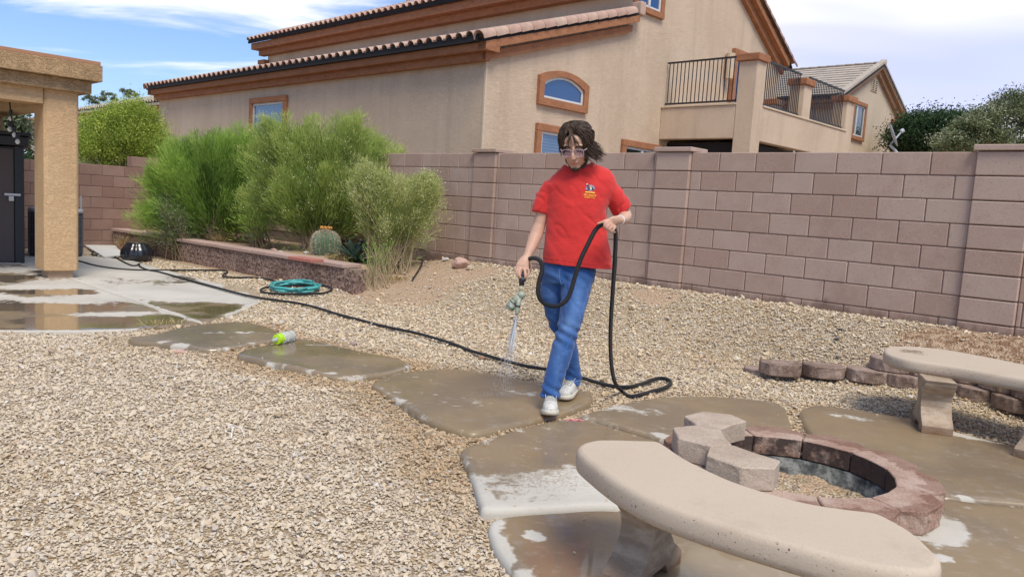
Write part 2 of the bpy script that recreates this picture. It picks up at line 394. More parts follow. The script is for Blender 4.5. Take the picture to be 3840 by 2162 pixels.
# ================================================================ PATIO AND STEPPING SLABS
def concmat():
    m_, t = mat('wet_concrete'); pos = t.n('ShaderNodeNewGeometry').outputs['Position']
    wv = t.n('ShaderNodeAttribute', attribute_name='wet').outputs['Fac']; sp = t.n('ShaderNodeAttribute', attribute_name='speck').outputs['Fac']
    n1_ = t.noise(pos, 13, 7, .66); wf = t.step(t.math('ADD', wv, t.math('MULTIPLY', t.math('SUBTRACT', n1_, .5), 1.35)), .38, .62)
    drops = t.noise(pos, 95, 2, .5); wf = t.math('MAXIMUM', wf, t.math('MULTIPLY', t.step(drops, t.math('SUBTRACT', .78, t.math('MULTIPLY', sp, .30)), t.math('SUBTRACT', .80, t.math('MULTIPLY', sp, .30))), .55))
    big = t.noise(pos, 1.7, 5, .6); sc_ = t.noise(t.n('ShaderNodeMapping', {'Vector': pos, 'Scale': (3, 16, 3), 'Rotation': (0, 0, .5)}).outputs[0], 2.2, 5, .7)
    dry = t.mix(t.step(big, .3, .7), (.47, .435, .37), (.58, .54, .465)); dry = t.mix(t.math('MULTIPLY', t.step(t.noise(pos, 45, 4), .55, .7), .25), dry, (.38, .34, .29))
    wet = t.mix(t.step(big, .38, .62), (.215, .158, .095), (.275, .195, .105))
    wet = t.mix(t.math('MULTIPLY', t.step(n1_, .52, .70), .45), wet, (.35, .30, .23)); wet = t.mix(t.math('MULTIPLY', t.step(sc_, .60, .72), .35), wet, (.42, .385, .32))
    c = t.mix(wf, dry, wet)
    pud = t.step(t.math('ADD', t.noise(pos, 1.3, 3, .5), t.math('MULTIPLY', wv, .12)), .50, .62)
    pa = t.n('ShaderNodeAttribute', attribute_name='pool').outputs['Fac']; pud = t.math('MULTIPLY', pud, pa)
    rw = t.math('SUBTRACT', .42, t.math('MULTIPLY', pud, .37)); rgh = t.n('ShaderNodeMix', {0: wf, 2: .85, 3: rw}).outputs[0]
    h = t.math('MULTIPLY', t.noise(pos, 90, 4), t.math('SUBTRACT', 1.0, t.math('MULTIPLY', wf, t.math('ADD', .55, t.math('MULTIPLY', pud, .4)))))
    h = t.math('ADD', h, t.math('MULTIPLY', t.noise(pos, 7, 3), .35))
    finish(t, col=c, rough=rgh, spec=.5, coat=t.math('MULTIPLY', wf, t.math('ADD', .06, t.math('MULTIPLY', pud, .94))), croh=.04, normal=bump(t, h, .25, .004)); return m_
M['conc'] = concmat()
def inpoly(x, y, poly):
    x = np.asarray(x); y = np.asarray(y); r = np.zeros(x.shape, bool); n = len(poly); j = n-1
    for i in range(n):
        xi, yi = poly[i][0], poly[i][1]; xj, yj = poly[j][0], poly[j][1]
        c = ((yi > y) != (yj > y)) & (x < (xj-xi)*(y-yi)/((yj-yi) or 1e-9)+xi); r ^= c; j = i
    return r
def edge_dist(x, y, poly):
    d = np.full(np.size(x), 9e9); n = len(poly)
    for i in range(n):
        ax, ay = poly[i][:2]; bx, by = poly[(i+1) % n][:2]; L2 = (bx-ax)**2+(by-ay)**2+1e-12
        t = np.clip(((x-ax)*(bx-ax)+(y-ay)*(by-ay))/L2, 0, 1); d = np.minimum(d, np.hypot(x-ax-t*(bx-ax), y-ay-t*(by-ay)))
    return d
def clean(P, dmin=.012):
    o = [P[0]]
    for p in P[1:]:
        if (Vector(p[:2])-Vector(o[-1][:2])).length > dmin: o.append(p)
    if (Vector(o[0][:2])-Vector(o[-1][:2])).length < dmin: o.pop()
    return o
def offset(poly, d):
    n = len(poly); A = sum(poly[i][0]*poly[(i+1) % n][1]-poly[(i+1) % n][0]*poly[i][1] for i in range(n)); s = 1 if A > 0 else -1; out = []
    for i in range(n):
        a, b, c = Vector(poly[i-1][:2]), Vector(poly[i][:2]), Vector(poly[(i+1) % n][:2])
        t = ((b-a).normalized()+(c-b).normalized()).normalized(); nn = Vector((-t.y, t.x))*s; out.append(b+nn*d)
    return out
def slab_mesh(name, poly, ztop, thick, wetf, step_=.05, rim=.014, tilt=None, mat_=None, pool=.3):
    poly = clean(poly); ins = offset(poly, rim); mid = offset(poly, rim*.3)
    xs2 = [p[0] for p in ins]; ys2 = [p[1] for p in ins]
    gx, gy = np.meshgrid(np.arange(min(xs2), max(xs2), step_), np.arange(min(ys2), max(ys2), step_)); gx, gy = gx.ravel(), gy.ravel()
    gx = gx+RNG.uniform(-.2, .2, len(gx))*step_; gy = gy+RNG.uniform(-.2, .2, len(gy))*step_
    k = inpoly(gx, gy, ins); gx, gy = gx[k], gy[k]; k = edge_dist(gx, gy, ins) > step_*.5; gx, gy = gx[k], gy[k]
    nb = len(ins); pts = [Vector(p) for p in ins]+[Vector((a, b)) for a, b in zip(gx, gy)]
    r = delaunay_2d_cdt(pts, [(i, (i+1) % nb) for i in range(nb)], [], 1, 1e-5)
    V = [(v.x, v.y) for v in r[0]]; Fc = [f if ((V[f[1]][0]-V[f[0]][0])*(V[f[2]][1]-V[f[0]][1])-(V[f[1]][1]-V[f[0]][1])*(V[f[2]][0]-V[f[0]][0])) > 0 else f[::-1] for f in map(list, r[2])]
    orig = {}
    for i, o_ in enumerate(r[3]):
        for q in o_:
            if q < nb: orig[q] = i
    V3 = [(a, b, ztop) for a, b in V]; nv = len(V3)
    V3 += [(p.x, p.y, ztop-rim*.35) for p in mid]+[(p[0], p[1], ztop-rim*1.3) for p in poly]+[(p[0], p[1], ztop-thick) for p in poly]
    A = sum(poly[i][0]*poly[(i+1) % nb][1]-poly[(i+1) % nb][0]*poly[i][1] for i in range(nb)); ccw = A > 0
    for i in range(nb):
        j = (i+1) % nb
        for q in ([orig[i], orig[j], nv+j, nv+i], [nv+i, nv+j, nv+nb+j, nv+nb+i], [nv+nb+i, nv+nb+j, nv+2*nb+j, nv+2*nb+i]):
            Fc.append(q[::-1] if ccw else q)
    me = mesh(name, V3, Fc, mat_ or M['conc'], True)
    P = np.array(V3); P[:, 2] += (fbm(P*[1.2, 1.2, 0]+5, 2, 2)-.5)*.006
    me.vertices.foreach_set('co', P.astype(np.float32).ravel()); me.update()
    wv, sp = wetf(P[:, 0], P[:, 1], edge_dist(P[:, 0], P[:, 1], poly)); set_attr(me, 'wet', wv); set_attr(me, 'speck', sp); set_attr(me, 'pool', np.full(len(P), pool)); return me
def wnoise(x, y, sc, s=0, oc=4): return fbm(np.stack([x*sc, y*sc, np.full(np.size(x), s*3.3)], 1), oc, s)
def dblobs(x, y, L, z=.04):
    o = np.zeros(np.size(x))
    for (px_, py_, rx, ry, *wt) in L:
        P_ = gp(px_, py_, z); ex = gp(px_+rx, py_, z); ey = gp(px_, py_-ry, z); a = (ex-P_).length; b = (ey-P_).length
        dr = (P_.xy).normalized(); u = (x-P_.x)*dr.y-(y-P_.y)*dr.x; v = (x-P_.x)*dr.x+(y-P_.y)*dr.y
        o = np.maximum(o, np.clip(1.15-np.sqrt((u/a)**2+(v/b)**2), 0, 1)*(wt[0] if wt else 1))
    return o
PZ = .02
pp = [(0, 830), (78, 831.6), (260, 830), (346, 826), (430, 818), (507, 812), (560, 799), (599, 783), (636, 768), (653, 758), (660, 750), (658, 742), (645, 731), (590, 720), (520, 705), (416, 678), (338, 656), (276, 648), (203, 641), (120, 640), (58, 640)]
ppw = [gp(x, y, PZ).xy for x, y in pp]
ppw += [Vector((-13, 11)), Vector((-12, 4.5)), Vector((-7.0, 4.55))]
J = gp(350, 759, PZ).xy; jn = Vector((BX.x, BX.y))
def clip_half(poly, p0, n, off):
    out = []; N_ = len(poly)
    for i in range(N_):
        a, b = Vector(poly[i][:2]), Vector(poly[(i+1) % N_][:2]); da, db = (a-p0).dot(n)-off, (b-p0).dot(n)-off
        if da >= 0: out.append(a)
        if (da >= 0) != (db >= 0): out.append(a+(b-a)*(da/(da-db)))
    return out
def dense(poly, h=.12):
    o = []; N_ = len(poly)
    for i in range(N_):
        a, b = Vector(poly[i][:2]), Vector(poly[(i+1) % N_][:2]); k = max(1, int((b-a).length/h)); o += [a+(b-a)*(j/k) for j in range(k)]
    return o
def patio_wet(x, y, ed):
    a = gp(60, 790, PZ); b = gp(520, 690, PZ); dirv = (a-b).xy; L = dirv.length; t = ((x-b.x)*dirv.x+(y-b.y)*dirv.y)/L**2
    n_ = wnoise(x*1.0, y*1.0, 1.15, 4); n2_ = wnoise(x, y, 3.1, 6, 3)
    wv = .5+(t-.56)*1.15+(n_-.5)*2.3+(n2_-.5)*.7
    wv = wv-dblobs(x, y, [(300, 790, 170, 10), (170, 752, 120, 5), (420, 735, 150, 22), (560, 745, 60, 14), (260, 670, 110, 14)], PZ)*1.3
    wv = wv+dblobs(x, y, [(230, 818, 130, 8), (100, 808, 90, 14), (90, 770, 120, 8), (110, 735, 130, 10), (540, 800, 40, 8), (470, 815, 60, 6), (30, 700, 60, 10)], PZ)*1.1
    wv = np.where(ed < .035, wv-.9, wv)
    return wv, np.zeros(np.size(x))
patio = thing('patio', None, None, kind='structure')
def inv(p): return p
for sgn in (1, -1):
    poly = dense(clip_half(ppw, J, jn*sgn, .007))
    ob('concrete_panel', slab_mesh('concrete_panel', poly, PZ, .14, patio_wet, .07, .01, pool=.8), patio)

c6 = lambda x, y: (335.3+x*.2863, 791.3+y*.2863)
SL = []
SL.append(([c6(*p) for p in [(-40, 208), (0, 190), (200, 165), (400, 112), (640, 76), (950, 62), (1120, 88), (1270, 138), (1300, 170), (1260, 212), (1000, 262), (800, 296), (600, 298), (450, 274), (250, 250), (0, 232)]],
           [(420, 857, 34, 5, .7), (455, 864, 34, 5, .7), (560, 834, 110, 5, .5)], []))
SL.append(([c6(*p) for p in [(915, 338), (980, 305), (1200, 260), (1480, 216), (1700, 248), (1850, 290), (2100, 340), (2300, 375), (2425, 425), (2428, 455), (2250, 508), (2100, 528), (1900, 545), (1750, 543), (1600, 505), (1400, 462), (1200, 425), (1050, 385), (925, 358)]],
           [(690, 912, 44, 6, .7), (800, 866, 50, 5, .5), (840, 937, 34, 4, .5)], []))
SL.append(([(937, 962), (985, 941), (1060, 930), (1150, 928), (1260, 944), (1350, 960), (1440, 976), (1480, 985), (1492, 997), (1474, 1017), (1420, 1036), (1360, 1050), (1300, 1067), (1240, 1080), (1185, 1087), (1120, 1070), (1060, 1044), (1000, 1006), (955, 980)],
           [(1320, 985, 46, 9, .75), (1000, 1003, 34, 6, .5), (1200, 1000, 60, 20, .35)], []))
SL.append(([(1453, 1047), (1510, 1028), (1560, 1015), (1650, 999), (1770, 995), (1900, 1003), (1965, 1016), (1982, 1040), (1995, 1100), (1960, 1170), (1850, 1180), (1720, 1122), (1600, 1086), (1510, 1058)],
           [(1600, 1030, 90, 12, .35), (1665, 1092, 30, 5, .6)], []))
SL.append(([(1160, 1128), (1220, 1105), (1300, 1077), (1400, 1054), (1450, 1052), (1500, 1062), (1600, 1092), (1720, 1130), (1850, 1190), (1890, 1240), (1760, 1290), (1600, 1277), (1500, 1269), (1350, 1279), (1222, 1280), (1207, 1262), (1188, 1205), (1168, 1158)],
           [(1320, 1258, 320, 84), (1500, 1245, 260, 70)], [(1340, 1190, 260, 60)]))
SL.append(([(1228, 1322), (1240, 1306), (1290, 1295), (1400, 1287), (1520, 1281), (1700, 1296), (1900, 1300), (2050, 1330), (2230, 1460), (2350, 1700), (2300, 2300), (1500, 2100), (1380, 1620), (1330, 1500), (1290, 1440), (1250, 1385), (1234, 1350)],
           [(1236, 1340, 34, 60), (1260, 1400, 30, 60), (1320, 1500, 50, 90), (1345, 1345, 34, 12, .75)], []))
SL.append(([(2012, 1030), (2060, 1018), (2180, 1034), (2290, 1053), (2380, 1078), (2480, 1105), (2620, 1140), (2900, 1260), (2880, 1292), (2575, 1264), (2450, 1254), (2340, 1243), (2200, 1190), (2080, 1130), (2035, 1085), (2018, 1055)],
           [(2130, 1046, 60, 7, .8), (2440, 1094, 110, 9, .8), (2400, 1242, 90, 5, .6)], []))
SL.append(([(2330, 1252), (2450, 1261), (2575, 1271), (2870, 1300), (3300, 1500), (3300, 2300), (2420, 2300), (2400, 1700), (2300, 1500), (2150, 1350), (2180, 1280)],
           [(2345, 1335, 85, 48), (2350, 1395, 50, 14), (2330, 1310, 60, 24)], []))
path = thing('path', None, None, kind='structure')
SLW = []
PIT_R = .6
for i, (pd, dryb, spk) in enumerate(SL):
    poly = [gp(x, y, .035).xy for x, y in pd]; poly = [p.xy for p in catmull([p.to_3d() for p in poly], 5, True)]
    SLW.append(poly)
    def wf(x, y, ed, dryb=dryb, spk=spk, i=i):
        wv = .86+(wnoise(x, y, 2.2, 20+i)-.5)*.75-np.where(ed < .045, .14, 0)
        wv = wv-np.minimum(dblobs(x, y, dryb)*1.3, .72)*(.0+1.45*wnoise(x, y, 7, 40+i, 4))
        if spk: wv = np.where(True, wv, wv)
        return wv, dblobs(x, y, spk)
    me = slab_mesh('paving_slab', poly, .037, .13, wf, .035, .02, pool=[.35, .45, .2, .15, .3, .35, .2, .25][i])
    # hollow for the fire pit: drop vertices inside the ring
    P = np.empty(len(me.vertices)*3, np.float32); me.vertices.foreach_get('co', P); P = P.reshape(-1, 3)
    rr = np.hypot(P[:, 0]-pc.x, P[:, 1]-pc.y); 
    bm = bmesh.new(); bm.from_mesh(me); bmesh.ops.delete(bm, geom=[f for f in bm.faces if (f.calc_center_median().xy-pc).length < .50], context='FACES'); bm.to_mesh(me); bm.free()
    ob('paving_slab', me, path)

# ================================================================ GRAVEL
def pebble_mats():
    m_, t = mat('pebble'); a = t.n('ShaderNodeAttribute', attribute_name='tint', attribute_type='INSTANCER').outputs['Fac']
    wv = t.n('ShaderNodeAttribute', attribute_name='wetness', attribute_type='INSTANCER').outputs['Fac']
    c = t.ramp(a, [(0, (.28, .18, .11)), (.08, (.50, .35, .19)), (.2, (.64, .50, .31)), (.38, (.71, .585, .41)), (.55, (.66, .555, .40)), (.70, (.71, .63, .48)), (.80, (.58, .45, .33)), (.87, (.42, .38, .33)), (.93, (.70, .66, .58)), (1, (.80, .78, .74))])
    co = t.n('ShaderNodeTexCoord').outputs['Object']; c = t.mix(t.math('MULTIPLY', t.noise(co, 90, 3), .3), c, (.35, .22, .12))
    wc = t.n('ShaderNodeVectorMath', {0: c, 1: (.72, .60, .46)}, operation='MULTIPLY').outputs[0]
    loc_ = t.n('ShaderNodeAttribute', attribute_name='dusty', attribute_type='INSTANCER').outputs['Fac']; c = t.mix(t.math('MULTIPLY', loc_, .45), c, t.mix(.5, c, (.54, .47, .39))); c = t.mix(t.math('MULTIPLY', loc_, .12), c, (.62, .54, .44)); c = t.mix(wv, c, t.mix(t.math('MULTIPLY', loc_, .2), wc, c)); finish(t, col=c, rough=t.math('SUBTRACT', .85, t.math('MULTIPLY', wv, .4)), spec=.3); return m_
M['pebble'] = pebble_mats()
pcol = bpy.data.collections.new('pebble_shapes')
for k in range(9):
    bm = bmesh.new(); r_ = random.Random(k)
    for _ in range(11):
        v = Vector((r_.gauss(0, 1), r_.gauss(0, 1), r_.gauss(0, 1))).normalized()
        bm.verts.new((v.x*.5*r_.uniform(.85, 1.1), v.y*.36*r_.uniform(.85, 1.1), v.z*.25*r_.uniform(.8, 1.1)))
    bmesh.ops.convex_hull(bm, input=bm.verts[:]); 
    for v in [v for v in bm.verts if not v.link_faces]: bm.verts.remove(v)
    me = bpy.data.meshes.new('pebble_shape'); bm.to_mesh(me); bm.free(); me.materials.append(M['pebble'])
    pcol.objects.link(bpy.data.objects.new('pebble_shape', me))
def sample_gravel():
    out = []
    for (y0, y1, dens, size) in ((1.2, 3.2, 7000, .0148), (3.2, 4.6, 5200, .0165), (4.6, 6.5, 3900, .0185), (6.5, 9.5, 2300, .022), (9.5, 13., 1000, .027)):
        x0 = -(.72*y1+.9); x1 = .72*y1+.9; n = int((x1-x0)*(y1-y0)*dens)
        x = RNG.uniform(x0, x1, n); y = RNG.uniform(y0, y1, n)
        k = (np.abs(x) < .70*y+.7); x, y = x[k], y[k]
        d = (x-W0.x)*WN.x+(y-W0.y)*WN.y; k = d > .01; x, y, d = x[k], y[k], d[k]
        k = ~inpoly(x, y, offset(ppw, -.015 if False else .02)); 
        for P in SLW: k &= ~inpoly(x, y, offset(clean(P), .012))
        k &= np.hypot(x-pc.x, y-pc.y) > .60
        q = (x-RP.x)*RN.x+(y-RP.y)*RN.y; e = -((x-RP.x)*RX.x+(y-RP.y)*RX.y)
        k &= ~((q < .26) & (e < .02)); k &= ((x-L0.x)*LN.x+(y-L0.y)*LN.y) > 0
        x, y, e, q = x[k], y[k], e[k], q[k]
        sv = blobs(x, y, SANDB)+(wnoise(x, y, 3, 8)-.5)*.8; dv = blobs(x, y, DIRTB)+(wnoise(x, y, 3, 9)-.5)*.9
        sparse = ((sv > .5) | (dv > .5) | ((q < .1) & (e < .8)))
        k = ~sparse | (RNG.uniform(0, 1, len(x)) < .16); x, y = x[k], y[k]
        s = size*.95*RNG.lognormal(0, .38, len(x))
        out.append(np.stack([x, y, s], 1))
    return np.concatenate(out)
gr = sample_gravel(); an_, ra_ = RNG.uniform(0, 6.28, 420), .36*RNG.uniform(0, 1, 420)**.5; gr = np.concatenate([gr, np.stack([pc.x-.08+ra_*np.cos(an_)*.8, pc.y+ra_*np.sin(an_)*.8, RNG.uniform(.008, .02, 420)], 1)]); gxx, gyy, gs = gr.T; n = len(gxx); print('pebbles', n)
gz = G(gxx, gyy)+bumps(gxx, gyy)+gs*RNG.uniform(-.05, .35, n); gz[-420:] = -.045+.07*np.exp(-((gxx[-420:]-pc.x+.08)**2+(gyy[-420:]-pc.y-.02)**2)/.035)+.018
ed = np.full(n, 9.)
for P in SLW[:5]+[SLW[6]]: ed = np.minimum(ed, edge_dist(gxx, gyy, clean(P)))
wet = np.clip((.36-ed)/.22+(wnoise(gxx, gyy, 2.5, 12)-.5)*1.9-.1, 0, 1)
wet = np.clip(wet+np.clip((wnoise(gxx, gyy, .9, 15)-.60)*5, 0, .55), 0, 1)*.85
wet = np.where((gxx > -2.2) & (gxx < .2) & (gyy > 3.2), wet, wet*.5)
tint = np.clip(RNG.beta(2.2, 2.2, n)+(wnoise(gxx, gyy, 1.3, 31)-.5)*.2, 0, .86); o_ = RNG.uniform(0, 1, n); tint = np.where(o_ > .965, RNG.uniform(.88, 1, n), tint); tint = np.where(o_ < .01, .0, tint)
st = []
for P in SLW:
    q = clean(P); xs3 = [p[0] for p in q]; ys3 = [p[1] for p in q]; sx, sy = RNG.uniform(min(xs3), max(xs3), 260), RNG.uniform(min(ys3), max(ys3), 260)
    k = inpoly(sx, sy, q); sx, sy = sx[k], sy[k]; e_ = edge_dist(sx, sy, q); k = (RNG.uniform(0, 1, len(sx)) < np.where(e_ < .12, .22, .035)) & (e_ > .02) & (np.hypot(sx-pc.x, sy-pc.y) > .65) & (sy < 7) & (np.hypot(sx-.35, sy-4.6) > .3); st.append(np.stack([sx[k], sy[k]], 1))
st = np.concatenate(st); ns = len(st); gxx = np.append(gxx, st[:, 0]); gyy = np.append(gyy, st[:, 1]); ss_ = RNG.uniform(.007, .017, ns); gs = np.append(gs, ss_); gz = np.append(gz, .038+ss_*.15); tint = np.append(tint, RNG.uniform(.1, .9, ns)); wet = np.append(wet, np.full(ns, .5)); n += ns
gm = bpy.data.meshes.new('gravel'); gm.vertices.add(n); gm.vertices.foreach_set('co', np.stack([gxx, gyy, gz], 1).astype(np.float32).ravel())
set_attr(gm, 'tint', tint); set_attr(gm, 'wetness', wet); set_attr(gm, 'dusty', np.clip((5.6-gyy-gxx*.8)/2.2+(wnoise(gxx, gyy, 1.1, 77)-.5)*1.2, 0, 1))
set_attr(gm, 'rot', np.stack([RNG.normal(0, .33, n), RNG.normal(0, .33, n), RNG.uniform(0, 6.28, n)], 1), typ='FLOAT_VECTOR')
set_attr(gm, 'scl', np.stack([gs, gs, gs], 1)*RNG.uniform(.8, 1.25, (n, 3)), typ='FLOAT_VECTOR')
ng = bpy.data.node_groups.new('scatter_pebbles', 'GeometryNodeTree')
ng.interface.new_socket('Geometry', in_out='INPUT', socket_type='NodeSocketGeometry'); ng.interface.new_socket('Geometry', in_out='OUTPUT', socket_type='NodeSocketGeometry')
def gn(typ, **kw):
    nd = ng.nodes.new(typ)
    for k, v in kw.items(): setattr(nd, k, v)
    return nd
gi, go = gn('NodeGroupInput'), gn('NodeGroupOutput'); ci = gn('GeometryNodeCollectionInfo'); ci.inputs[0].default_value = pcol; ci.inputs[1].default_value = True; ci.inputs[2].default_value = True
ip = gn('GeometryNodeInstanceOnPoints'); ip.inputs['Pick Instance'].default_value = True
ar = gn('GeometryNodeInputNamedAttribute', data_type='FLOAT_VECTOR'); ar.inputs[0].default_value = 'rot'
asx = gn('GeometryNodeInputNamedAttribute', data_type='FLOAT_VECTOR'); asx.inputs[0].default_value = 'scl'
L_ = ng.links.new; L_(gi.outputs[0], ip.inputs['Points']); L_(ci.outputs[0], ip.inputs['Instance']); L_(ar.outputs[0], ip.inputs['Rotation']); L_(asx.outputs[0], ip.inputs['Scale']); L_(ip.outputs[0], go.inputs[0])
go_ = ob('gravel', gm, kind='stuff', label='crushed tan and cream landscaping gravel covering the whole yard', cat='gravel')
md = go_.modifiers.new('scatter', 'NODES'); md.node_group = ng

# ================================================================ BLOCK WALLS
def block_mesh(name, L, H, D, mat_, bev=.006):
    return MB().box(0, L, -D, 0, 0, H).me(name, mat_, False, bev, 1)     # face at y = -D .. back at 0, local -y towards camera
JT = .008
def build_wall(o, u0, u1, rows, ztop, pil, mat_, joff, depth=.05, skip=None):
    cache = {}
    for k in range(rows):
        zb = ztop-.2*(k+1); off = joff if k % 2 == 0 else joff+.2
        cuts = [u0]; x = u0+((off-u0) % .4)
        if x-u0 < .04: x += .4
        while x < u1-.03: cuts.append(x); x += .4
        cuts.append(u1)
        for a, b in zip(cuts[:-1], cuts[1:]):
            segs = [(a, b)]
            for (p0, p1) in pil:
                ns = []
                for (s0, s1) in segs:
                    if s1 <= p0 or s0 >= p1: ns.append((s0, s1))
                    else:
                        if s0 < p0-.03: ns.append((s0, p0))
                        if s1 > p1+.03: ns.append((p1, s1))
                segs = ns
            for (s0, s1) in segs:
                if skip and skip((s0+s1)/2, k): continue
                L = round(s1-s0-JT, 3)
                if L not in cache: cache[L] = block_mesh('block', L, .2-JT, depth, mat_)
                ob('block', cache[L], o, (s0+JT/2, depth+random.uniform(-.0015, .0015), zb+JT/2))
WT = 1.922
wall = thing('block_wall', 'long mauve concrete block wall with capped pilasters behind the man', 'wall', W0, YAW)
PIL = [(-3.67, -3.25), (-.75, -.33), (2.35, 2.76)]
ob('mortar', MB().box(-11.55, 3.72, .009, .19, 0, WT-.012).me('mortar', M['mortar']), wall)
build_wall(wall, -11.5, 3.72, 8, WT, PIL, M['block'], 0., .05, lambda u, k: (k == 7 and u < -4.6) or (u < -9.6 and k > 5))
for (a, b) in PIL:
    for k in range(8):
        ob('pilaster_block', block_mesh('pilaster_block', b-a, .2-JT, .085, M['block'], .008), wall, (a, .05, WT-.2*(k+1)+JT/2))
    ob('pilaster_cap', MB().box(a-.025, b+.025, -.06, .28, WT+.004, WT+.052).me('pilaster_cap', M['block'], False, .006, 1), wall)
LT = 1.5252
lwall = thing('block_wall', 'lower dark brown block wall behind the black pot and air conditioner', 'wall', L0, LY)
ob('mortar', MB().box(-6.5, 2.15, .009, .19, 0, LT-.012).me('mortar', M['mortar']), lwall)
build_wall(lwall, -6.4, 2.12, 8, LT, [], M['block_left'], 0., .05)
for i in range(4):
    ob('block', block_mesh('block', .4-JT, .2-JT, .19, M['block_left']), lwall, (.535+i*.4, .19, LT+JT/2))

# retaining wall of the planter
RY = math.atan2(-RX.y, -RX.x)     # local x runs from the far end to the near end
far = RP+RX*R_LEN
ret = thing('retaining_wall', 'low split-face retaining wall with smooth cap along the planter', 'wall', (far.x, far.y, 0), RY)
def rough_block(L, H, D, name='block', seed=0, amp=.012, n=(10, 5)):
    bm = bmesh.new(); bmesh.ops.create_grid(bm, x_segments=n[0], y_segments=n[1], size=.5)
    for v in bm.verts: v.co = Vector(((v.co.x+.5)*L, 0, (v.co.y+.5)*H))
    P = np.array([v.co for v in bm.verts])
    d = (fbm(P*[30, 1, 30]+seed, 3, seed)-.35)*amp*2
    for v, dd in zip(bm.verts, d):
        edge = min(v.co.x, L-v.co.x, v.co.z, H-v.co.z); v.co.y = -D-max(dd, -.006)*min(1, edge/.02)
    g = bm.faces[:]; bot = [e for e in bm.edges if e.is_boundary]
    r = bmesh.ops.extrude_edge_only(bm, edges=bot); vs = [x for x in r['geom'] if isinstance(x, bmesh.types.BMVert)]
    for v in vs: v.co.y = 0
    es = list({e for v in vs for e in v.link_edges if e.is_boundary}); bmesh.ops.edgeloop_fill(bm, edges=es)
    bmesh.ops.recalc_face_normals(bm, faces=bm.faces[:]); me = bpy.data.meshes.new(name); bm.to_mesh(me); bm.free(); me.materials.append(M['split']); return me
RH = .155; rm = [rough_block(.44, RH, .20, seed=s) for s in range(4)]; rhalf = rough_block(.22, RH, .20, seed=7)
for k in range(2):
    x = 0 if k == 0 else -.22
    zz_ = .0+k*(RH+.004)
    i = 0
    while x < R_LEN-.1:
        if x < 0: ob('block', rhalf, ret, (0, .2, zz_)); x = .224-.448+.224; x = .224; continue
        if x+.45 > R_LEN+.02:
            rem = R_LEN-x
            if rem > .06: ob('block', rough_block(rem, RH, .20, seed=9+k, n=(max(3, int(rem*22)), 5)), ret, (x, .2, zz_))
            break
        ob('block', rm[(i*7+k) % 4], ret, (x, .2+random.uniform(-.004, .004), zz_)); x += .444; i += 1
cm = MB().box(0, .435, -.03, .27, 0, .05).me('cap_stone', M['capstone'], False, .006, 1)
x = .0; zc = 2*(RH+.004)
while x < R_LEN-.2:
    ob('cap_stone', cm, ret, (x, random.uniform(-.006, .006), zc+.001+random.uniform(0, .003)), (0, 0, random.uniform(-.012, .012))); x += .443
p = gp(769, 645, .43)
b = ob('loose_brick', MB().box(-.24, .24, -.10, .10, 0, .042).me('loose_brick', M['redbrick'], False, .004, 1), None, (p.x, p.y, zc+.056), (0, 0, RY+.05), 'flat red brick lying loose on the retaining wall cap', 'brick')
# ================================================================ NEIGHBOUR'S HOUSE
HC = Vector((-.697, 14.0, 0))
house = thing('house', 'tan stucco two storey house with orange trim, barrel tile roofs and balcony', 'house', HC, YAW)
def part(name, mb, mat_, parent, **k):
    bev = k.pop('bevel', 0); sm_ = k.pop('smooth', False); return ob(name, mb.me(name, mat_, sm_, bev, 2), parent, **k)
LA = -14.26; B1 = 4.2; BE = 11.35; UA = -15.5
low_s = (5.28-3.98)/4.2
wl = part('wall', MB().prism([(0, -.3), (B1, -.3), (B1, 5.30), (0, 3.98)], 0, LA, 0), M['stucco'], house)
RZ = 8.0; RB = 7.45; rs = (RZ-6.40)/(RB-3.8); rr_ = (RZ-5.62)/(11.65-RB)
part('wall', MB().prism([(B1+.003, -.3), (BE, -.3), (BE, RZ-rr_*(BE-RB)-.12), (RB, RZ-.12), (B1+.003, RZ-rs*(RB-B1)-.12)], 0, UA, 0), M['stucco'], house)
# corner beads of the stucco
part('corner_bead', MB().box(-.035, .012, -.012, .035, .3, 3.75), M['stucco2'], house)
# fascias (two stepped bands)
def band(name, x0, x1, y0, y1, z0, z1): return part(name, MB().box(x0, x1, y0, y1, z0, z1), M['trim'], house, bevel=.008)
band('fascia', LA-.12, .10, -.12, -.001, 3.74, 3.888); band('fascia', LA-.28, .22, -.24, .1, 3.89, 4.03)
def raked(name, y0, z0, y1, z1, x0, x1, t, ofs):
    dy, dz = y1-y0, z1-z0; return part(name, MB().prism([(y0, z0+ofs), (y1, z1+ofs), (y1, z1+ofs+t), (y0, z0+ofs+t)], 0, x0, x1), M['trim'], house, bevel=.006)
raked('rake_board', -.12, 3.74, 4.14, 3.74+4.26*low_s, .001, .103, .15, 0.0); raked('rake_board', -.24, 3.86, 4.22, 3.86+4.46*low_s, .002, .223, .14, .034)
raked('rake_board', -.12, 3.74, 4.14, 3.74+4.26*low_s, LA-.103, LA-.001, .15, 0.0); raked('rake_board', -.24, 3.86, 4.22, 3.86+4.46*low_s, LA-.283, LA-.003, .14, .034)
def roof_plane(name, x0, x1, y0, z0, y1, z1, th=.06, parent=house, m_=None):
    return part(name, MB().prism([(y0, z0), (y1, z1), (y1, z1-th), (y0, z0-th)], 0, x0, x1), m_ or M['dark'], parent)
r1 = roof_plane('roof', LA-.27, .20, -.27, 4.085, B1-.001, 4.085+low_s*(B1+.27))
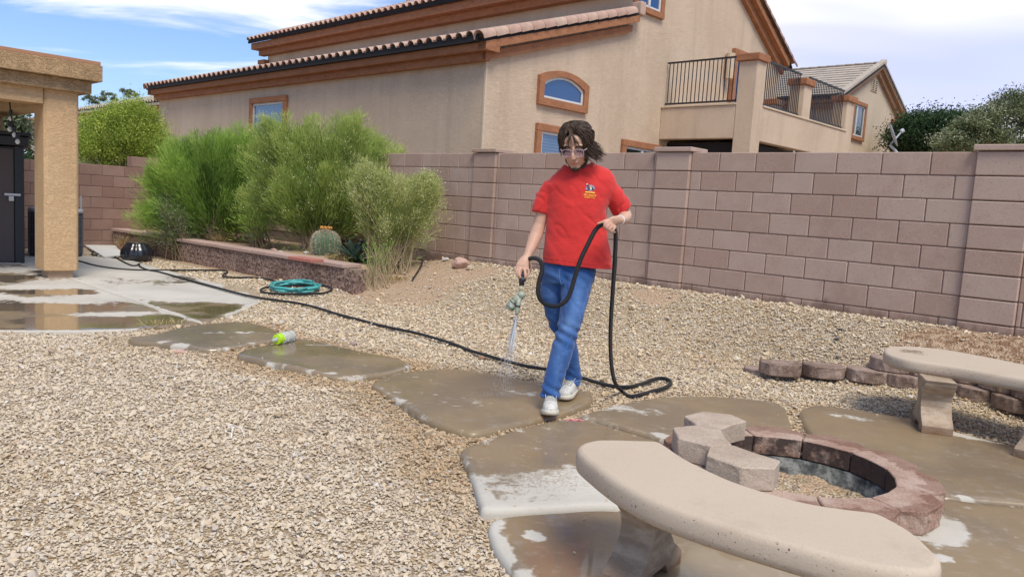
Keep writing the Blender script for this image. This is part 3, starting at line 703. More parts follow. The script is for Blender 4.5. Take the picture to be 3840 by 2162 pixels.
# curved roof tiles
def s_tile(L=.46, W=.27, r=.085, m_=None, name='roof_tile'):
    prof = [(-W/2, .0), (-W/2+.035, .0)]; xc = -W/2+.035+r
    for k in range(7): an = PI-PI*k/6; prof.append((xc+r*1.08*math.cos(an), r*math.sin(an)))
    prof.append((W/2+.012, .004))
    V = []; th = .014
    for y, dz in ((0, .022), (L, 0)):
        for (a, b) in prof: V.append((a, y, b+dz))
        for (a, b) in prof: V.append((a, y, b+dz-th))
    n_ = len(prof); F_ = []
    for k in range(n_-1):
        F_ += [(k, k+1, 2*n_+k+1, 2*n_+k), (n_+k+1, n_+k, 3*n_+k, 3*n_+k+1), (k+1, k, n_+k, n_+k+1)]
    return V, F_
TV, TF = s_tile(); tile_me = mesh(   'roof_tile', TV, TF, M['tile'], False)
def barrel(L=.42, r=.13, th=.018):
    V = []; n_ = 9
    for y, rr in ((0, r*1.06), (L, r*.9)):
        for q in (0, th):
            for k in range(n_): an = PI*1.12*k/(n_-1)-.06*PI; V.append(((rr-q)*math.cos(an), y, (rr-q)*math.sin(an)))
    F_ = []
    for k in range(n_-1): F_ += [(k+1, k, 2*n_+k, 2*n_+k+1), (n_+k, n_+k+1, 3*n_+k+1, 3*n_+k), (k, k+1, n_+k+1, n_+k)]
    return V, F_
BV, BF = barrel(); barrel_me = mesh('rake_tile', BV, BF, M['tile'], True)
def tile_field(parent, x0, x1, y0, z0, y1, z1, ind_rows, expo=.38, pitch=.272):
    Ls = math.hypot(y1-y0, z1-z0); sl_ = math.atan2(z1-z0, y1-y0); nr = int(Ls/expo)+1; nc = int((x1-x0)/pitch)
    V, F_ = [], []
    for r in range(nr):
        s0 = r*expo
        for c in range(nc):
            loc = Vector((x0+(c+.5)*pitch+random.uniform(-.006, .006), y0+s0*math.cos(sl_), z0+s0*math.sin(sl_)+.012))
            if r < ind_rows: ob('roof_tile', tile_me, parent, loc, (sl_, 0, random.uniform(-.012, .012)))
            else:
                R = Matrix.Translation(loc) @ Matrix.Rotation(sl_, 4, 'X'); n0 = len(V); cut = min(1, (Ls-s0)/.46)
                V += [R @ Vector((a, b*cut, c_)) for a, b, c_ in TV]; F_ += [tuple(i+n0 for i in f) for f in TF]
    if V: ob('roof_tiles', mesh('roof_tiles', V, F_, M['tile']), parent, kind='stuff')
tile_field(r1, LA-.12, .04, -.33, 4.10, B1-.02, 4.10+low_s*(B1+.31), 4)
part('bird_stop', MB().box(LA-.2, .09, -.315, -.285, 4.03, 4.155), M['dark'], house)
Lr = math.hypot(B1+.3, low_s*(B1+.3)); slo = math.atan(low_s)
for side, xx in ((0, .135), (1, LA-.2)):
    k = 0
    while k*.325 < Lr-.25:
        s0 = k*.325; ob('rake_tile', barrel_me, r1, (xx, -.34+s0*math.cos(slo), 4.075+s0*math.sin(slo)), (slo+.035, 0, 0)); k += 1
part('flashing', MB().box(-.0, .26, B1-.03, B1+.16, 4.10+low_s*B1+.02, 4.10+low_s*B1+.30), M['tile'], house, bevel=.03)
# upper roof
r2 = roof_plane('roof', UA-.5, .22, 3.70, 6.36, RB, RZ+.0, .07)
r3 = part('roof', MB().prism([(RB, RZ), (11.70, 5.60), (11.70, 5.53), (RB, RZ-.07)], 0, UA-.5, .22), M['dark'], house)
band('fascia', UA-.25, .14, 3.98, 4.199, 5.90, 6.085); band('fascia', UA-.42, .28, 3.78, 4.199, 6.088, 6.30)
part('corbel', MB().box(UA-.35, UA+.10, 4.0, 4.3, 5.62, 5.76), M['trim'], house, bevel=.01)
part('bird_stop', MB().box(UA-.48, .20, 3.70, 3.74, 6.29, 6.42), M['dark'], house)
tile_field(r2, UA-.52, .38, 3.66, 6.375, 4.7, 6.375+rs*1.04, 1)
# gable rake boards on the long face
for (xa, xb, t_, of) in ((.001, .12, .20, -.42), (.002, .26, .17, -.215)):
    part('rake_board', MB().prism([(3.95, 6.47+of), (RB, RZ+.0+of), (RB, RZ+t_+of), (3.95, 6.47+t_+of)], 0, xa, xb), M['trim'], house)
    part('rake_board', MB().prism([(RB, RZ+of), (11.42, 5.76+of), (11.42, 5.76+t_+of), (RB, RZ+t_+of)], 0, xa, xb), M['trim'], house, bevel=.008)
slr = math.atan(rr_); k = 0
while k*.36 < 4.7:
    s0 = k*.36; ob('rake_tile', barrel_me, r3, (.215, 11.74-s0*math.cos(slr), 5.60+s0*math.sin(slr)), (-slr-.035, 0, PI) if False else (slr+.035, 0, PI)); k += 1
# vents on the roof
for (aa, bb, hh) in ((-8.75, 5.0, .62), (-5.05, 5.3, .7)):
    mb = MB(); z0 = 6.4+rs*(bb-3.8)-.1; mb.lathe([(.06, 0), (.06, hh)], 12, (aa, bb, z0)); mb.lathe([(.10, hh), (.11, hh+.03), (.05, hh+.05), (.11, hh+.09), (.10, hh+.12)], 12, (aa, bb, z0))
    part('vent_pipe', mb, M['tile'], house, smooth=False)
# ---- windows
def window(parent, plane, c0, c1, z0, z1, glass, trim_w=.13, off=0., mull=None, arch=0, trims='LRTB', tm=None, right_trim=True):
    """plane 'B': on a face looking along +x, c = y;  plane 'A': on a face looking along -y, c = x"""
    tm = tm or M['trim']
    def put(a0, a1, z_0, z_1, d0, d1, mb):
        if plane == 'B': mb.box(off+d0, off+d1, a0, a1, z_0, z_1)
        else: mb.box(a0, a1, off-d1, off-d0, z_0, z_1)
    root = MB()
    if arch:
        n_ = 14; outer = []; inner = []
        for i in range(n_+1):
            t = i/n_; yy = c0+(c1-c0)*t; hh = z1+arch*(1-(2*t-1)**2); inner.append((yy, hh))
            yo = c0-trim_w+(c1-c0+2*trim_w)*t; outer.append((yo, z1+trim_w*.8+arch*(1-(2*t-1)**2)))
        O = [(c0-trim_w, z0-trim_w)]+outer+[(c1+trim_w, z0-trim_w)]; I = [(c0, z0)]+inner+[(c1, z0)]
        V = []; n2 = len(O)
        for d_ in (0.0, .075):
            for a_, b_ in O: V.append((off+d_, a_, b_))
            for a_, b_ in I: V.append((off+d_, a_, b_))
        F_ = []
        for i in range(n2):
            j = (i+1) % n2; o2 = 2*n2
            F_ += [(o2+i, o2+j, o2+n2+j, o2+n2+i), (i, j, o2+j, o2+i), (n2+j, n2+i, o2+n2+i, o2+n2+j)]
        root.add(V, F_); wnd = ob('window', root.me('window', tm, False, 0), parent)
        fr = MB(); fw_ = .045; I2 = [(c0+fw_, z0+fw_)]+[(c0+fw_+(c1-c0-2*fw_)*k/n_, z1-fw_+arch*(1-(2*k/n_-1)**2)) for k in range(n_+1)]+[(c1-fw_, z0+fw_)]
        V = [(off+.03, a_, b_) for a_, b_ in I]+[(off+.03, a_, b_) for a_, b_ in I2]+[(off+.008, a_, b_) for a_, b_ in I2]
        F_ = [(i, (i+1) % n2, n2+(i+1) % n2, n2+i) for i in range(n2)]+[(n2+i, n2+(i+1) % n2, 2*n2+(i+1) % n2, 2*n2+i) for i in range(n2)]
        fr.add(V, F_); ob('window_frame', fr.me('window_frame', M['frame']), wnd)
        ob('pane', MB().prism(I2, 0, off+.004, off+.012).me('pane', glass), wnd); return wnd
    w_ = trim_w
    if 'T' in trims: put(c0-w_, c1+w_, z1, z1+w_, .001, .08, root)
    if 'B' in trims: put(c0-w_, c1+w_, z0-w_, z0, .001, .08, root)
    if 'L' in trims: put(c0-w_, c0, z0+.001, z1-.001, .001, .075, root)
    if 'R' in trims: put(c1, c1+w_, z0+.001, z1-.001, .001, .075, root)
    wnd = ob('window', root.me('window', tm, False, .012, 2), parent)
    fr = MB(); q = .05; put(c0, c1, z1-q, z1-.001, .001, .035, fr); put(c0, c1, z0+.001, z0+q, .001, .035, fr)
    put(c0, c0+q, z0+q, z1-q, .001, .035, fr); put(c1-q, c1, z0+q, z1-q, .001, .035, fr)
    if mull: put(mull-.03, mull+.03, z0+q, z1-q, .001, .045, fr)
    ob('window_frame', fr.me('window_frame', M['frame']), wnd)
    pn = MB(); put(c0+q, (mull-.03 if mull else c1-q), z0+q, z1-q, .001, .012, pn); ob('pane', pn.me('pane', glass), wnd)
    if mull: pn = MB(); put(mull+.03, c1-q, z0+q, z1-q, .001, .012, pn); ob('pane', pn.me('pane', glass), wnd)
    return wnd
window(house, 'A', -8.36, -6.86, 1.8, 3.37, M['glass_blind'], .14)
window(house, 'B', 1.50, 2.72, 3.33, 3.62, M['glass'], .14, arch=.17)
window(house, 'B', 1.52, 2.75, 1.5, 2.70, M['glass_blind'], .14, mull=2.18)
window(house, 'B', 4.30, 5.50, 1.9, 2.68, M['glass_green'], .14, mull=4.95)
window(house, 'B', 4.34, 5.22, 5.70, 6.25, M['glass'], .13, mull=4.78)
# ---- balcony
FZ = 2.96; DZ = 3.66; A2 = 2.28; B2 = 5.62; B3 = 11.1
part('balcony_parapet', MB().box(.001, A2-.42, B2, B2+.22, FZ, DZ), M['stucco'], house, bevel=.015)
part('balcony_parapet', MB().box(A2-.22, A2, B2+.40, B3, FZ-.03, DZ-.02), M['stucco'], house, bevel=.015)
part('coping', MB().box(.001, A2-.40, B2-.025, B2+.24, DZ+.003, DZ+.045), M['stucco2'], house, bevel=.01)
part('coping', MB().box(A2-.24, A2+.025, B2+.42, B3-.4, DZ-.017, DZ+.025), M['stucco2'], house, bevel=.01)
part('balcony_floor', MB().box(.002, A2-.225, B2+.225, B3, 3.2, 3.5), M['stucco2'], house)
def pillar(a0, a1, b0, b1, z0, z1, cap=True, name='pillar'):
    p_ = part(name, MB().box(a0, a1, b0, b1, z0, z1), M['stucco'], house, bevel=.02)
    if cap: ob('pillar_cap', MB().box(a0-.055, a1+.055, b0-.055, b1+.055, z1+.002, z1+.15).me('pillar_cap', M['trim'], False, .018, 2), p_)
pillar(A2-.415, A2+.004, B2-.004, B2+.40, -.2, 4.56)
pillar(A2-.36, A2+.004, 8.0, 8.42, DZ-.05, 4.42); pillar(A2-.36, A2+.004, 10.62, 11.1, -.2, 4.40)
pillar(.02, .30, 10.7, 11.1, DZ-.05, 4.42)
def railing(p0, p1, n_):
    root = ob('railing', MB().bar(p0+Vector((0, 0, .92)), p1+Vector((0, 0, .92)), .022, .018).me('railing', M['black_metal']), house)
    ob('bottom_rail', MB().bar(p0, p1, .022, .018).me('bottom_rail', M['black_metal']), root)
    L = (p1-p0).length; bm_ = MB().box(-.008, .008, -.008, .008, .018, .90).me('baluster', M['black_metal'])
    for i in range(n_): ob('baluster', bm_, root, p0+(p1-p0)*((i+.5)/n_))
railing(Vector((.03, B2+.10, 3.765)), Vector((A2-.43, B2+.10, 3.765)), 18)
railing(Vector((A2-.10, B2+.42, 3.735)), Vector((A2-.10, 7.98, 3.735)), 22)
railing(Vector((A2-.10, 8.44, 3.735)), Vector((A2-.10, 10.60, 3.735)), 22)
railing(Vector((.31, B3-.12, 3.735)), Vector((A2-.40, B3-.12, 3.735)), 12)
part('opening_shade_box', MB().box(.01, 2.0, B2+.35, 11.0, .2, FZ-.05), M['dark'], house)  # solid dark box paints the shade inside the opening under the balcony
dr = part('door', MB().box(.001, .06, 8.86, 9.7, 3.52, 5.42), M['glass'], house)
tr = MB().box(.001, .11, 8.62, 8.78, 3.52, 5.56).box(.001, .11, 8.781, 9.9, 5.43, 5.56); part('door_trim', tr, M['trim'], house, bevel=.01)
part('downpipe', MB().lathe([(.11, 0), (.11, .62)], 14, (.13, 8.35, 4.75)), M['stucco2'], house)

# ================================================================ SECOND HOUSE (right, behind)
h2 = thing('house', 'tan stucco house with flat grey tile gable roof behind the balcony', 'house', HC, YAW)
def p2_(name, mb, m_, **k): return part(name, mb, m_, h2, **k)
s2 = .46; e0, e1, pk = 15.75, 22.0, 18.72; PZ2 = 6.78
za = PZ2-s2*(pk-e0); zb_ = PZ2-s2*(e1-pk)
p2_('wall', MB().prism([(e0, -.3), (e1-.25, -.3), (e1-.25, zb_), (pk, PZ2), (e0, za)], 0, -9, 0), M['stucco2'])
p2_('wall', MB().prism([(e1-.249, -.3), (24.6, -.3), (24.6, 3.9), (e1-.249, 4.95)], 0, -7, 0), M['stucco2'])
for (xa, xb, t_, of) in ((.001, .12, .17, -.24), (.002, .24, .15, -.065)):
    p2_('rake_board', MB().prism([(pk, PZ2+of), (e1+.05, PZ2-s2*(e1+.05-pk)+of), (e1+.05, PZ2-s2*(e1+.05-pk)+of+t_), (pk, PZ2+of+t_)], 0, xa, xb), M['trim2'])
    p2_('rake_board', MB().prism([(e0-.1, za-.05+of), (pk, PZ2+of), (pk, PZ2+of+t_), (e0-.1, za-.05+of+t_)], 0, xa, xb), M['trim2'])
    p2_('rake_board', MB().prism([(e1-.2, 5.03+of), (24.8, 3.86+of), (24.8, 3.86+of+t_), (e1-.2, 5.03+of+t_)], 0, xa, xb), M['trim2'])
p2_('fascia', MB().box(-8, .11, e0-.14, e0-.002, za-.42, za-.255), M['trim2']); p2_('fascia', MB().box(-8, .24, e0-.28, e0-.002, za-.25, za-.06), M['trim2'])
ro = p2_('roof', MB().prism([(e0-.35, za-.06), (pk, PZ2+.10), (pk, PZ2+.02), (e0-.35, za-.14)], 0, -9, .28), M['dark'])
ro2 = p2_('roof', MB().prism([(pk, PZ2+.10), (e1+.35, PZ2-s2*(e1+.35-pk)+.10), (e1+.35, PZ2-s2*(e1+.35-pk)+.02), (pk, PZ2+.02)], 0, -9, .28), M['dark'])
ft = MB().add([(-.16, 0, .035), (.16, 0, .035), (.16, .40, .005), (-.16, .40, .005), (-.16, 0, .0), (.16, 0, .0)], [(0, 1, 2, 3), (4, 5, 1, 0), (5, 2, 1), (4, 0, 3)]).me('roof_tile', M['tile2'])
sl2 = math.atan(s2); Lr2 = (pk-e0+.35)/math.cos(sl2); nrow = int(Lr2/.30)
V, F_ = [], []
for r in range(nrow):
    for c in range(27):
        loc = Vector((.05-(c+.5)*.325, e0-.38+r*.30*math.cos(sl2), za-.05+r*.30*math.sin(sl2)))
        if r*27+c < 216: ob('roof_tile', ft, ro, loc, (sl2, 0, random.uniform(-.01, .01)))
        else:
            R = Matrix.Translation(loc) @ Matrix.Rotation(sl2, 4, 'X'); n0 = len(V)
            V += [R @ v.co for v in ft.vertices]; F_ += [tuple(i+n0 for i in f.vertices) for f in ft.polygons]
ob('roof_tiles', mesh('roof_tiles', V, F_, M['tile2']), ro, kind='stuff')
rk = MB().box(-.10, .10, 0, .30, -.13, .05).me('rake_tile', M['tile2'], False, .01, 1)
for r in range(nrow+1): ob('rake_tile', rk, ro, (.17, e0-.38+r*.30*math.cos(sl2), za-.03+r*.30*math.sin(sl2)), (sl2+.03, 0, 0))
for r in range(12): s0 = r*.33; ob('rake_tile', rk, ro2, (.17, e1+.36-s0*math.cos(sl2), PZ2-s2*(e1+.35-pk)+.13+s0*math.sin(sl2)), (sl2+.03, 0, PI))
for r in range(26): ob('ridge_tile', MB().box(-.17, .17, -.11, .11, 0, .06).me('ridge_tile', M['tile2'], False, .02, 1), ro, (.1-r*.33, pk, PZ2+.11), (0, .05, 0)) if r == 0 else ob('ridge_tile', bpy.data.meshes['ridge_tile'], ro, (.1-r*.33, pk, PZ2+.11), (0, .05, 0))
for r in range(9): ob('rake_tile', rk, h2, (.17, 24.8-r*.33*math.cos(.4), 4.1+r*.33*math.sin(.4)), (.42, 0, PI))
wv_ = window(h2, 'B', 17.05, 18.0, 4.28, 5.30, M['glass_green'], .13, mull=17.32, tm=M['trim']); window(h2, 'B', 20.9, 21.75, 4.45, 5.15, M['glass_green'], .12, mull=21.3, tm=M['trim'])
window(h2, 'A', -2.6, -1.0, 3.2, 4.35, M['glass_green'], .10, off=e0, mull=-1.3, tm=M['trim2'])
vt = p2_('gable_vent', MB().box(.001, .03, 18.42, 19.0, 5.95, 6.35), M['stucco2'])
for i in range(6): ob('vent_slot', MB().box(.03, .034, 18.47, 18.67, 5.98+i*.062, 6.01+i*.062).box(.03, .034, 18.75, 18.95, 5.98+i*.062, 6.01+i*.062).me('vent_slot', M['dark']), vt)
# ================================================================ THIRD HOUSE (left, far)
h3 = thing('house', 'pale stucco house with long low tile roof far left behind the trees', 'house', HC, YAW)
B0 = 3.0
p3_ = lambda name, mb, m_, **k: part(name, mb, m_, h3, **k)
p3_('wall', MB().box(-40, -20.2, B0, B0+8, 0, 4.25), M['stucco_pale'])
p3_('fascia', MB().box(-40.2, -20.05, B0-.16, B0-.001, 4.02, 4.17), M['trim2']); p3_('fascia', MB().box(-40.3, -19.95, B0-.3, B0-.001, 4.18, 4.34), M['trim2'])
r5 = p3_('roof', MB().prism([(B0-.4, 4.36), (B0+3.4, 5.55), (B0+3.4, 5.45), (B0-.4, 4.26)], 0, -33.5, -19.9), M['tile2'])
V, F_ = [], []; sl3 = math.atan(1.19/3.8)
for r in range(10):
    for c in range(49):
        R = Matrix.Translation(Vector((-33.4+(c+.5)*.275, B0-.42+r*.4*math.cos(sl3), 4.38+r*.4*math.sin(sl3)))) @ Matrix.Rotation(sl3, 4, 'X'); n0 = len(V)
        V += [R @ Vector(v) for v in TV]; F_ += [tuple(i+n0 for i in f) for f in TF]
ob('roof_tiles', mesh('roof_tiles', V, F_, M['tile2']), r5, kind='stuff')
for k in range(10): ob('rake_tile', barrel_me, r5, (-19.95, B0-.42+k*.38*math.cos(sl3), 4.36+k*.38*math.sin(sl3)), (sl3+.03, 0, 0))
p3_('vent_pipe', MB().lathe([(.08, 0), (.08, .7), (.15, .72), (.15, .82)], 10, (-22.6, B0+3.1, 5.2)), M['tile2'])
window(h3, 'A', -37.4, -36.6, 2.75, 3.9, M['glass_blind'], .12, off=B0, tm=M['stucco_pale'])

# ================================================================ PATIO COVER, SHED, LIGHTS
KC = Vector((-5.63, 9.25, 0))
pcv = thing('patio_cover', 'yellow stucco patio cover with thick column and stepped beam at left', 'patio cover', KC, YAW)
pp_ = lambda name, mb, m_, **k: part(name, mb, m_, pcv, **k)
col_ = pp_('column', MB().prism([(-.40, -.02), (-.03, -.02), (0, .02), (0, .33), (-.03, .36), (-.37, .36), (-.40, .33)], 2, .115, 2.62), M['column'], bevel=.008)
ob('column_base', MB().box(-.34, -.055, .035, .31, 0, .14).me('column_base', simple('column_footing', (.42, .29, .19), .9, .15, 9, .4, .004), False, .008, 1), col_)
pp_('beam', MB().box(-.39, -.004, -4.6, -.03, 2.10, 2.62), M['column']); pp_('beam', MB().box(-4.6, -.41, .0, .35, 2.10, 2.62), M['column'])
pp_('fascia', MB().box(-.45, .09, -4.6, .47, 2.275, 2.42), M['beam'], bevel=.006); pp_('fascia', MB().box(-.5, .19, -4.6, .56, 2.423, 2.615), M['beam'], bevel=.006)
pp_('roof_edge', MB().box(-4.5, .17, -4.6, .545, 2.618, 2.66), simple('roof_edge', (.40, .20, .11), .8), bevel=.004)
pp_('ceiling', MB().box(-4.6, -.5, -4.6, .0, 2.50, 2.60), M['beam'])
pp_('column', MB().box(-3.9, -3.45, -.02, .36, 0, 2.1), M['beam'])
pp_('house_wall', MB().box(-4.6, -.8, -4.4, -.31, 2.67, 6.6), M['column'])
# shed
SHP = gp(43, 660, PZ)
shed = thing('storage_shed', 'dark brown storage shed with black frame and silver hasp behind the column', 'shed', (SHP.x, SHP.y, 0), .55)
ps = lambda name, mb, m_, **k: part(name, mb, m_, shed, **k)
M['shedp'] = simple('brown_panel', (.088, .062, .056), .55, .1); M['shedf'] = simple('black_frame', (.014, .014, .019), .4, .1)
ps('panel', MB().box(-.44, -.03, .01, .06, .03, 1.60), M['shedp'], bevel=.006); ps('panel', MB().box(-.92, -.47, .01, .06, .03, 1.60), M['shedp'], bevel=.006)
ps('panel', MB().box(-1.8, -.95, .01, .06, .03, 1.60), M['shedp'], bevel=.006)
ps('body', MB().box(-1.8, .05, .07, .9, .0, 1.62), M['shedf']); ps('frame', MB().box(-.02, .09, -.01, .06, .0, 1.64), M['shedf'], bevel=.008)
ps('roof', MB().box(-1.9, .15, -.07, 1.0, 1.645, 1.78), M['shedf'], bevel=.02); ps('roof', MB().box(-1.9, .18, -.10, 1.0, 1.785, 1.83), M['shedf'], bevel=.015)
hp = ps('hasp', MB().box(-.14, .05, -.03, .005, .955, .985), M['frame']); ob('padlock', MB().box(-.09, -.03, -.05, -.015, .88, .95).me('padlock', M['frame'], False, .008, 2), hp)
# air conditioner
AP = gp(112, 645, PZ); M['acg'] = simple('ac_grille', (.03, .032, .036), .5); M['act'] = simple('ac_top', (.42, .44, .46), .5)
ac = thing('air_conditioner', 'round caged air conditioner unit with pale top beside the shed', 'air conditioner', (AP.x, AP.y+.30, 0))
part('body', MB().lathe([(.34, .0), (.36, .04), (.36, .68), (.33, .74)], 28), M['acg'], ac); part('top', MB().lathe([(.37, .70), (.385, .72), (.37, .76), (.2, .78), (.02, .78)], 28), M['act'], ac, smooth=True)
gb = MB()
for k in range(56): an = 2*PI*k/56; gb.bar((.372*math.cos(an), .372*math.sin(an), .06), (.372*math.cos(an), .372*math.sin(an), .70), .0028)
for z in (.2, .35, .5, .65): gb.tube([(.374*math.cos(2*PI*k/36), .374*math.sin(2*PI*k/36), z) for k in range(37)], .003, 4)
part('grille', gb, simple('ac_wire', (.16, .17, .19), .5), ac, kind='stuff')
# utility conduit beside the column
q = gp(203.5, 640, PZ); part('conduit', MB().tube([(0, 0, 0), (0, 0, .95)], .012, 8), simple('conduit', (.35, .37, .4), .5), None, loc=(q.x, q.y, PZ), label='thin grey upright conduit standing just behind the patio column', cat='pipe')
# string lights
M['bulb'] = simple('bulb_glass', (.75, .75, .72), .08, .02, trans=.0)
lp = [dpt(24, 252, 9.6), dpt(26, 275, 9.6), dpt(30, 300, 9.65), dpt(36, 330, 9.7), dpt(43, 345, 9.7)]
sl_ = thing('string_lights', 'black string lights with clear bulbs hanging beneath the patio cover', 'string lights', lp[0])
part('wire', MB().tube([p-lp[0] for p in catmull(lp, 6)], .009, 6), M['shedf'], sl_)
for i, (x, y) in enumerate([(27, 285), (24, 312), (36, 326), (44, 343)]):
    p = dpt(x, y, 9.66)-lp[0]; s_ = part('socket', MB().lathe([(.012, .05), (.022, .03), (.022, -.03)], 10), M['shedf'], sl_, loc=p)
    ob('bulb', MB().lathe([(.012, -.03), (.025, -.055), (.026, -.07), (.015, -.092), (.003, -.096)], 12).me('bulb', M['bulb'], True), s_)
# satellite dish
dp_ = HC+AX*1.2+BX*18.5; 
DM = simple('dish_grey', (.45, .46, .48), .5)
dish = thing('satellite_dish', 'grey satellite dish seen edge-on above the wall at right', 'satellite dish', (0, 0, 0))
YD = 11.2
def dd(x, y): return dpt(x, y, YD)
mb = MB(); c_ = dd(2243, 342); ax_ = (dd(2254, 332)-c_).normalized(); 
o_dish = part('dish', MB().lathe([(.0, .0), (.08, .004), (.13, .012), (.165, .022), (.162, .027), (.08, .010), (.0, .006)], 24), DM, dish, loc=c_, smooth=True); o_dish.rotation_euler = Vector((.84, -.36, .38)).to_track_quat('Z', 'Y').to_euler()
part('arm', MB().tube([dd(2240, 362), dd(2256, 344), dd(2270, 328)], .012, 8), DM, dish); part('receiver', MB().tube([dd(2266, 331), dd(2272, 327)], .03, 8), DM, dish)
part('mast', MB().tube([dd(2238, 365), dd(2248, 375), dd(2262, 392)], .02, 8), DM, dish)
# ================================================================ FIRE PIT
def pitmat(name, a, b, soot=False):
    m_, t = mat(name); co = t.n('ShaderNodeTexCoord').outputs['Object']; pos = t.n('ShaderNodeNewGeometry').outputs['Position']; rnd = t.n('ShaderNodeObjectInfo').outputs['Random']
    nz = t.noise(pos, 5, 5, .65); c = t.mix(t.step(nz, .38, .62), a, b)
    sp = t.noise(pos, 110, 3, .6); c = t.mix(t.math('MULTIPLY', t.step(sp, .54, .66), .35), c, tuple(x*.5 for x in a)); c = t.mix(t.math('MULTIPLY', t.step(sp, .45, .35), .35), c, (.62, .52, .46))
    if soot:
        s_ = t.n('ShaderNodeAttribute', attribute_name='soot').outputs['Fac']; n2 = t.noise(pos, 14, 5, .65)
        f = t.step(t.math('ADD', s_, t.math('MULTIPLY', t.math('SUBTRACT', n2, .5), 1.1)), .45, .75); c = t.mix(t.math('MULTIPLY', f, .88), c, (.03, .022, .022))
        wv = t.n('ShaderNodeAttribute', attribute_name='damp').outputs['Fac']; f2 = t.step(t.math('ADD', wv, t.math('MULTIPLY', t.math('SUBTRACT', t.noise(pos, 11, 4), .5), 1.)), .45, .55)
        c = t.mix(f2, c, t.n('ShaderNodeVectorMath', {0: c, 1: (.68, .60, .57)}, operation='MULTIPLY').outputs[0])
    finish(t, col=c, rough=.9, spec=.2, normal=bump(t, sp, .6, .005)); return m_
M['pit'] = pitmat('fire_pit_block', (.33, .20, .145), (.45, .325, .255), True); M['pit_top'] = pitmat('pale_pit_block', (.40, .31, .235), (.48, .385, .30))
def wedge(ang, r0, r1, hw, z0, z1, seed, mat_, soot=True, drop=0., am=.03, hexo=False):
    """block with two inner facets and three rough outer facets"""
    c0 = Vector((math.cos(ang), math.sin(ang))); t0 = Vector((-c0.y, c0.x)); 
    k0 = math.tan(hw)*r0; k1 = math.tan(hw)*r1*.90
    P = [(r0, -k0), (r0+.012, 0), (r0, k0), (r1-.065, k1), (r1, k1*.56), (r1+.004, 0), (r1, -k1*.56), (r1-.065, -k1)]
    if hexo: kk = math.tan(hw)*(r0+.115); P = [(r0, -k0*.96), (r0+.008, 0), (r0, k0*.96), (r0+.115, kk*.985), (r1, kk*.52), (r1, -kk*.52), (r0+.115, -kk*.985)]
    bm = bmesh.new(); vs = [bm.verts.new((c0.x*a+t0.x*b, c0.y*a+t0.y*b, z0)) for a, b in P]; f = bm.faces.new(vs)
    r_ = bmesh.ops.extrude_face_region(bm, geom=[f]); up = [v for v in r_['geom'] if isinstance(v, bmesh.types.BMVert)]
    for v in up: v.co.z = z1
    bmesh.ops.recalc_face_normals(bm, faces=bm.faces[:])
    bmesh.ops.bevel(bm, geom=bm.edges[:], offset=.005, segments=1, affect='EDGES')
    bmesh.ops.subdivide_edges(bm, edges=[e for e in bm.edges if e.calc_length() > .04], cuts=4, use_grid_fill=True)
    bmesh.ops.triangulate(bm, faces=[f for f in bm.faces if len(f.verts) > 4])
    Pv = np.array([v.co for v in bm.verts]); d = fbm(Pv*32+seed, 3, seed)-.5; rr = np.hypot(Pv[:, 0], Pv[:, 1])
    so, da = [], []
    for v, dd_, q in zip(bm.verts, d, rr):
        outer = q > r1-.075 and z0+.008 < v.co.z < z1-.008
        v.co.x += c0.x*dd_*(am if outer else .004); v.co.y += c0.y*dd_*(am if outer else .004); v.co.z += dd_*.003
    me = bpy.data.meshes.new('block'); bm.to_mesh(me); bm.free(); me.materials.append(mat_)
    Pv = np.array([v.co for v in me.vertices]); rr = np.hypot(Pv[:, 0], Pv[:, 1])
    if soot:
        set_attr(me, 'soot', np.where((rr < r0+.03) & (Pv[:, 2] < z1-.004), .80+.18*math.sin(ang*3+seed), 0)); set_attr(me, 'damp', np.where(Pv[:, 2] > z1-.02, (rr-r0)/(r1-r0)*.9+.12*math.sin(ang*2), np.where(rr > r1-.08, .35, 0)))
    return me
pit = thing('fire_pit', 'round red concrete block fire pit with three paler blocks stacked on its rim', 'fire pit', (pc.x, pc.y, 0))
for k in range(11):
    ang = math.radians(98-16.4-32.73*k); ob('block', wedge(ang, .412, .615, math.radians(15.9), .038, .138, k, M['pit']), pit, rot=(0, 0, 0))
for ang in (134, 177, 219):
    ob('block', wedge(math.radians(ang), .325, .560, math.radians(20.8), .140, .240, ang, M['pit_top'], False, am=.012, hexo=True), pit)
pitc, t = mat('pit_concrete'); pos = t.n('ShaderNodeNewGeometry').outputs['Position']; q_ = t.noise(pos, 13, 6, .7)
finish(t, col=t.ramp(q_, [(.35, (.03, .034, .036)), (.5, (.10, .105, .10)), (.62, (.26, .26, .24)), (.7, (.12, .12, .11))]), rough=.9, spec=.2, normal=bump(t, q_, .6, .01))
liner = MB(); n_ = 40
V = [(r*math.cos(2*PI*k/n_), r*math.sin(2*PI*k/n_), z) for r, z in ((.425, -.42), (.425, .033), (.52, .033), (.52, -.42)) for k in range(n_)]
liner.add(V, [(a*n_+k, a*n_+(k+1) % n_, (a+1)*n_+(k+1) % n_, (a+1)*n_+k)[::-1] for a in range(3) for k in range(n_)])
part('liner', liner, pitc, pit, smooth=True)
gx, gy = np.meshgrid(np.linspace(-.43, .43, 60), np.linspace(-.43, .43, 60)); gx, gy = gx.ravel(), gy.ravel()
hz_ = -.045+.07*np.exp(-((gx+.08)**2+(gy-.02)**2)/.035)+(fbm(np.stack([gx*14, gy*14, gx*0], 1), 3, 2)-.5)*.05
ii = np.arange(3600).reshape(60, 60); F = np.stack([ii[:-1, :-1], ii[:-1, 1:], ii[1:, 1:], ii[1:, :-1]], -1).reshape(-1, 4)
ctr = np.stack([gx, gy], 1)[F].mean(1); F = F[np.hypot(ctr[:, 0], ctr[:, 1]) < .432]
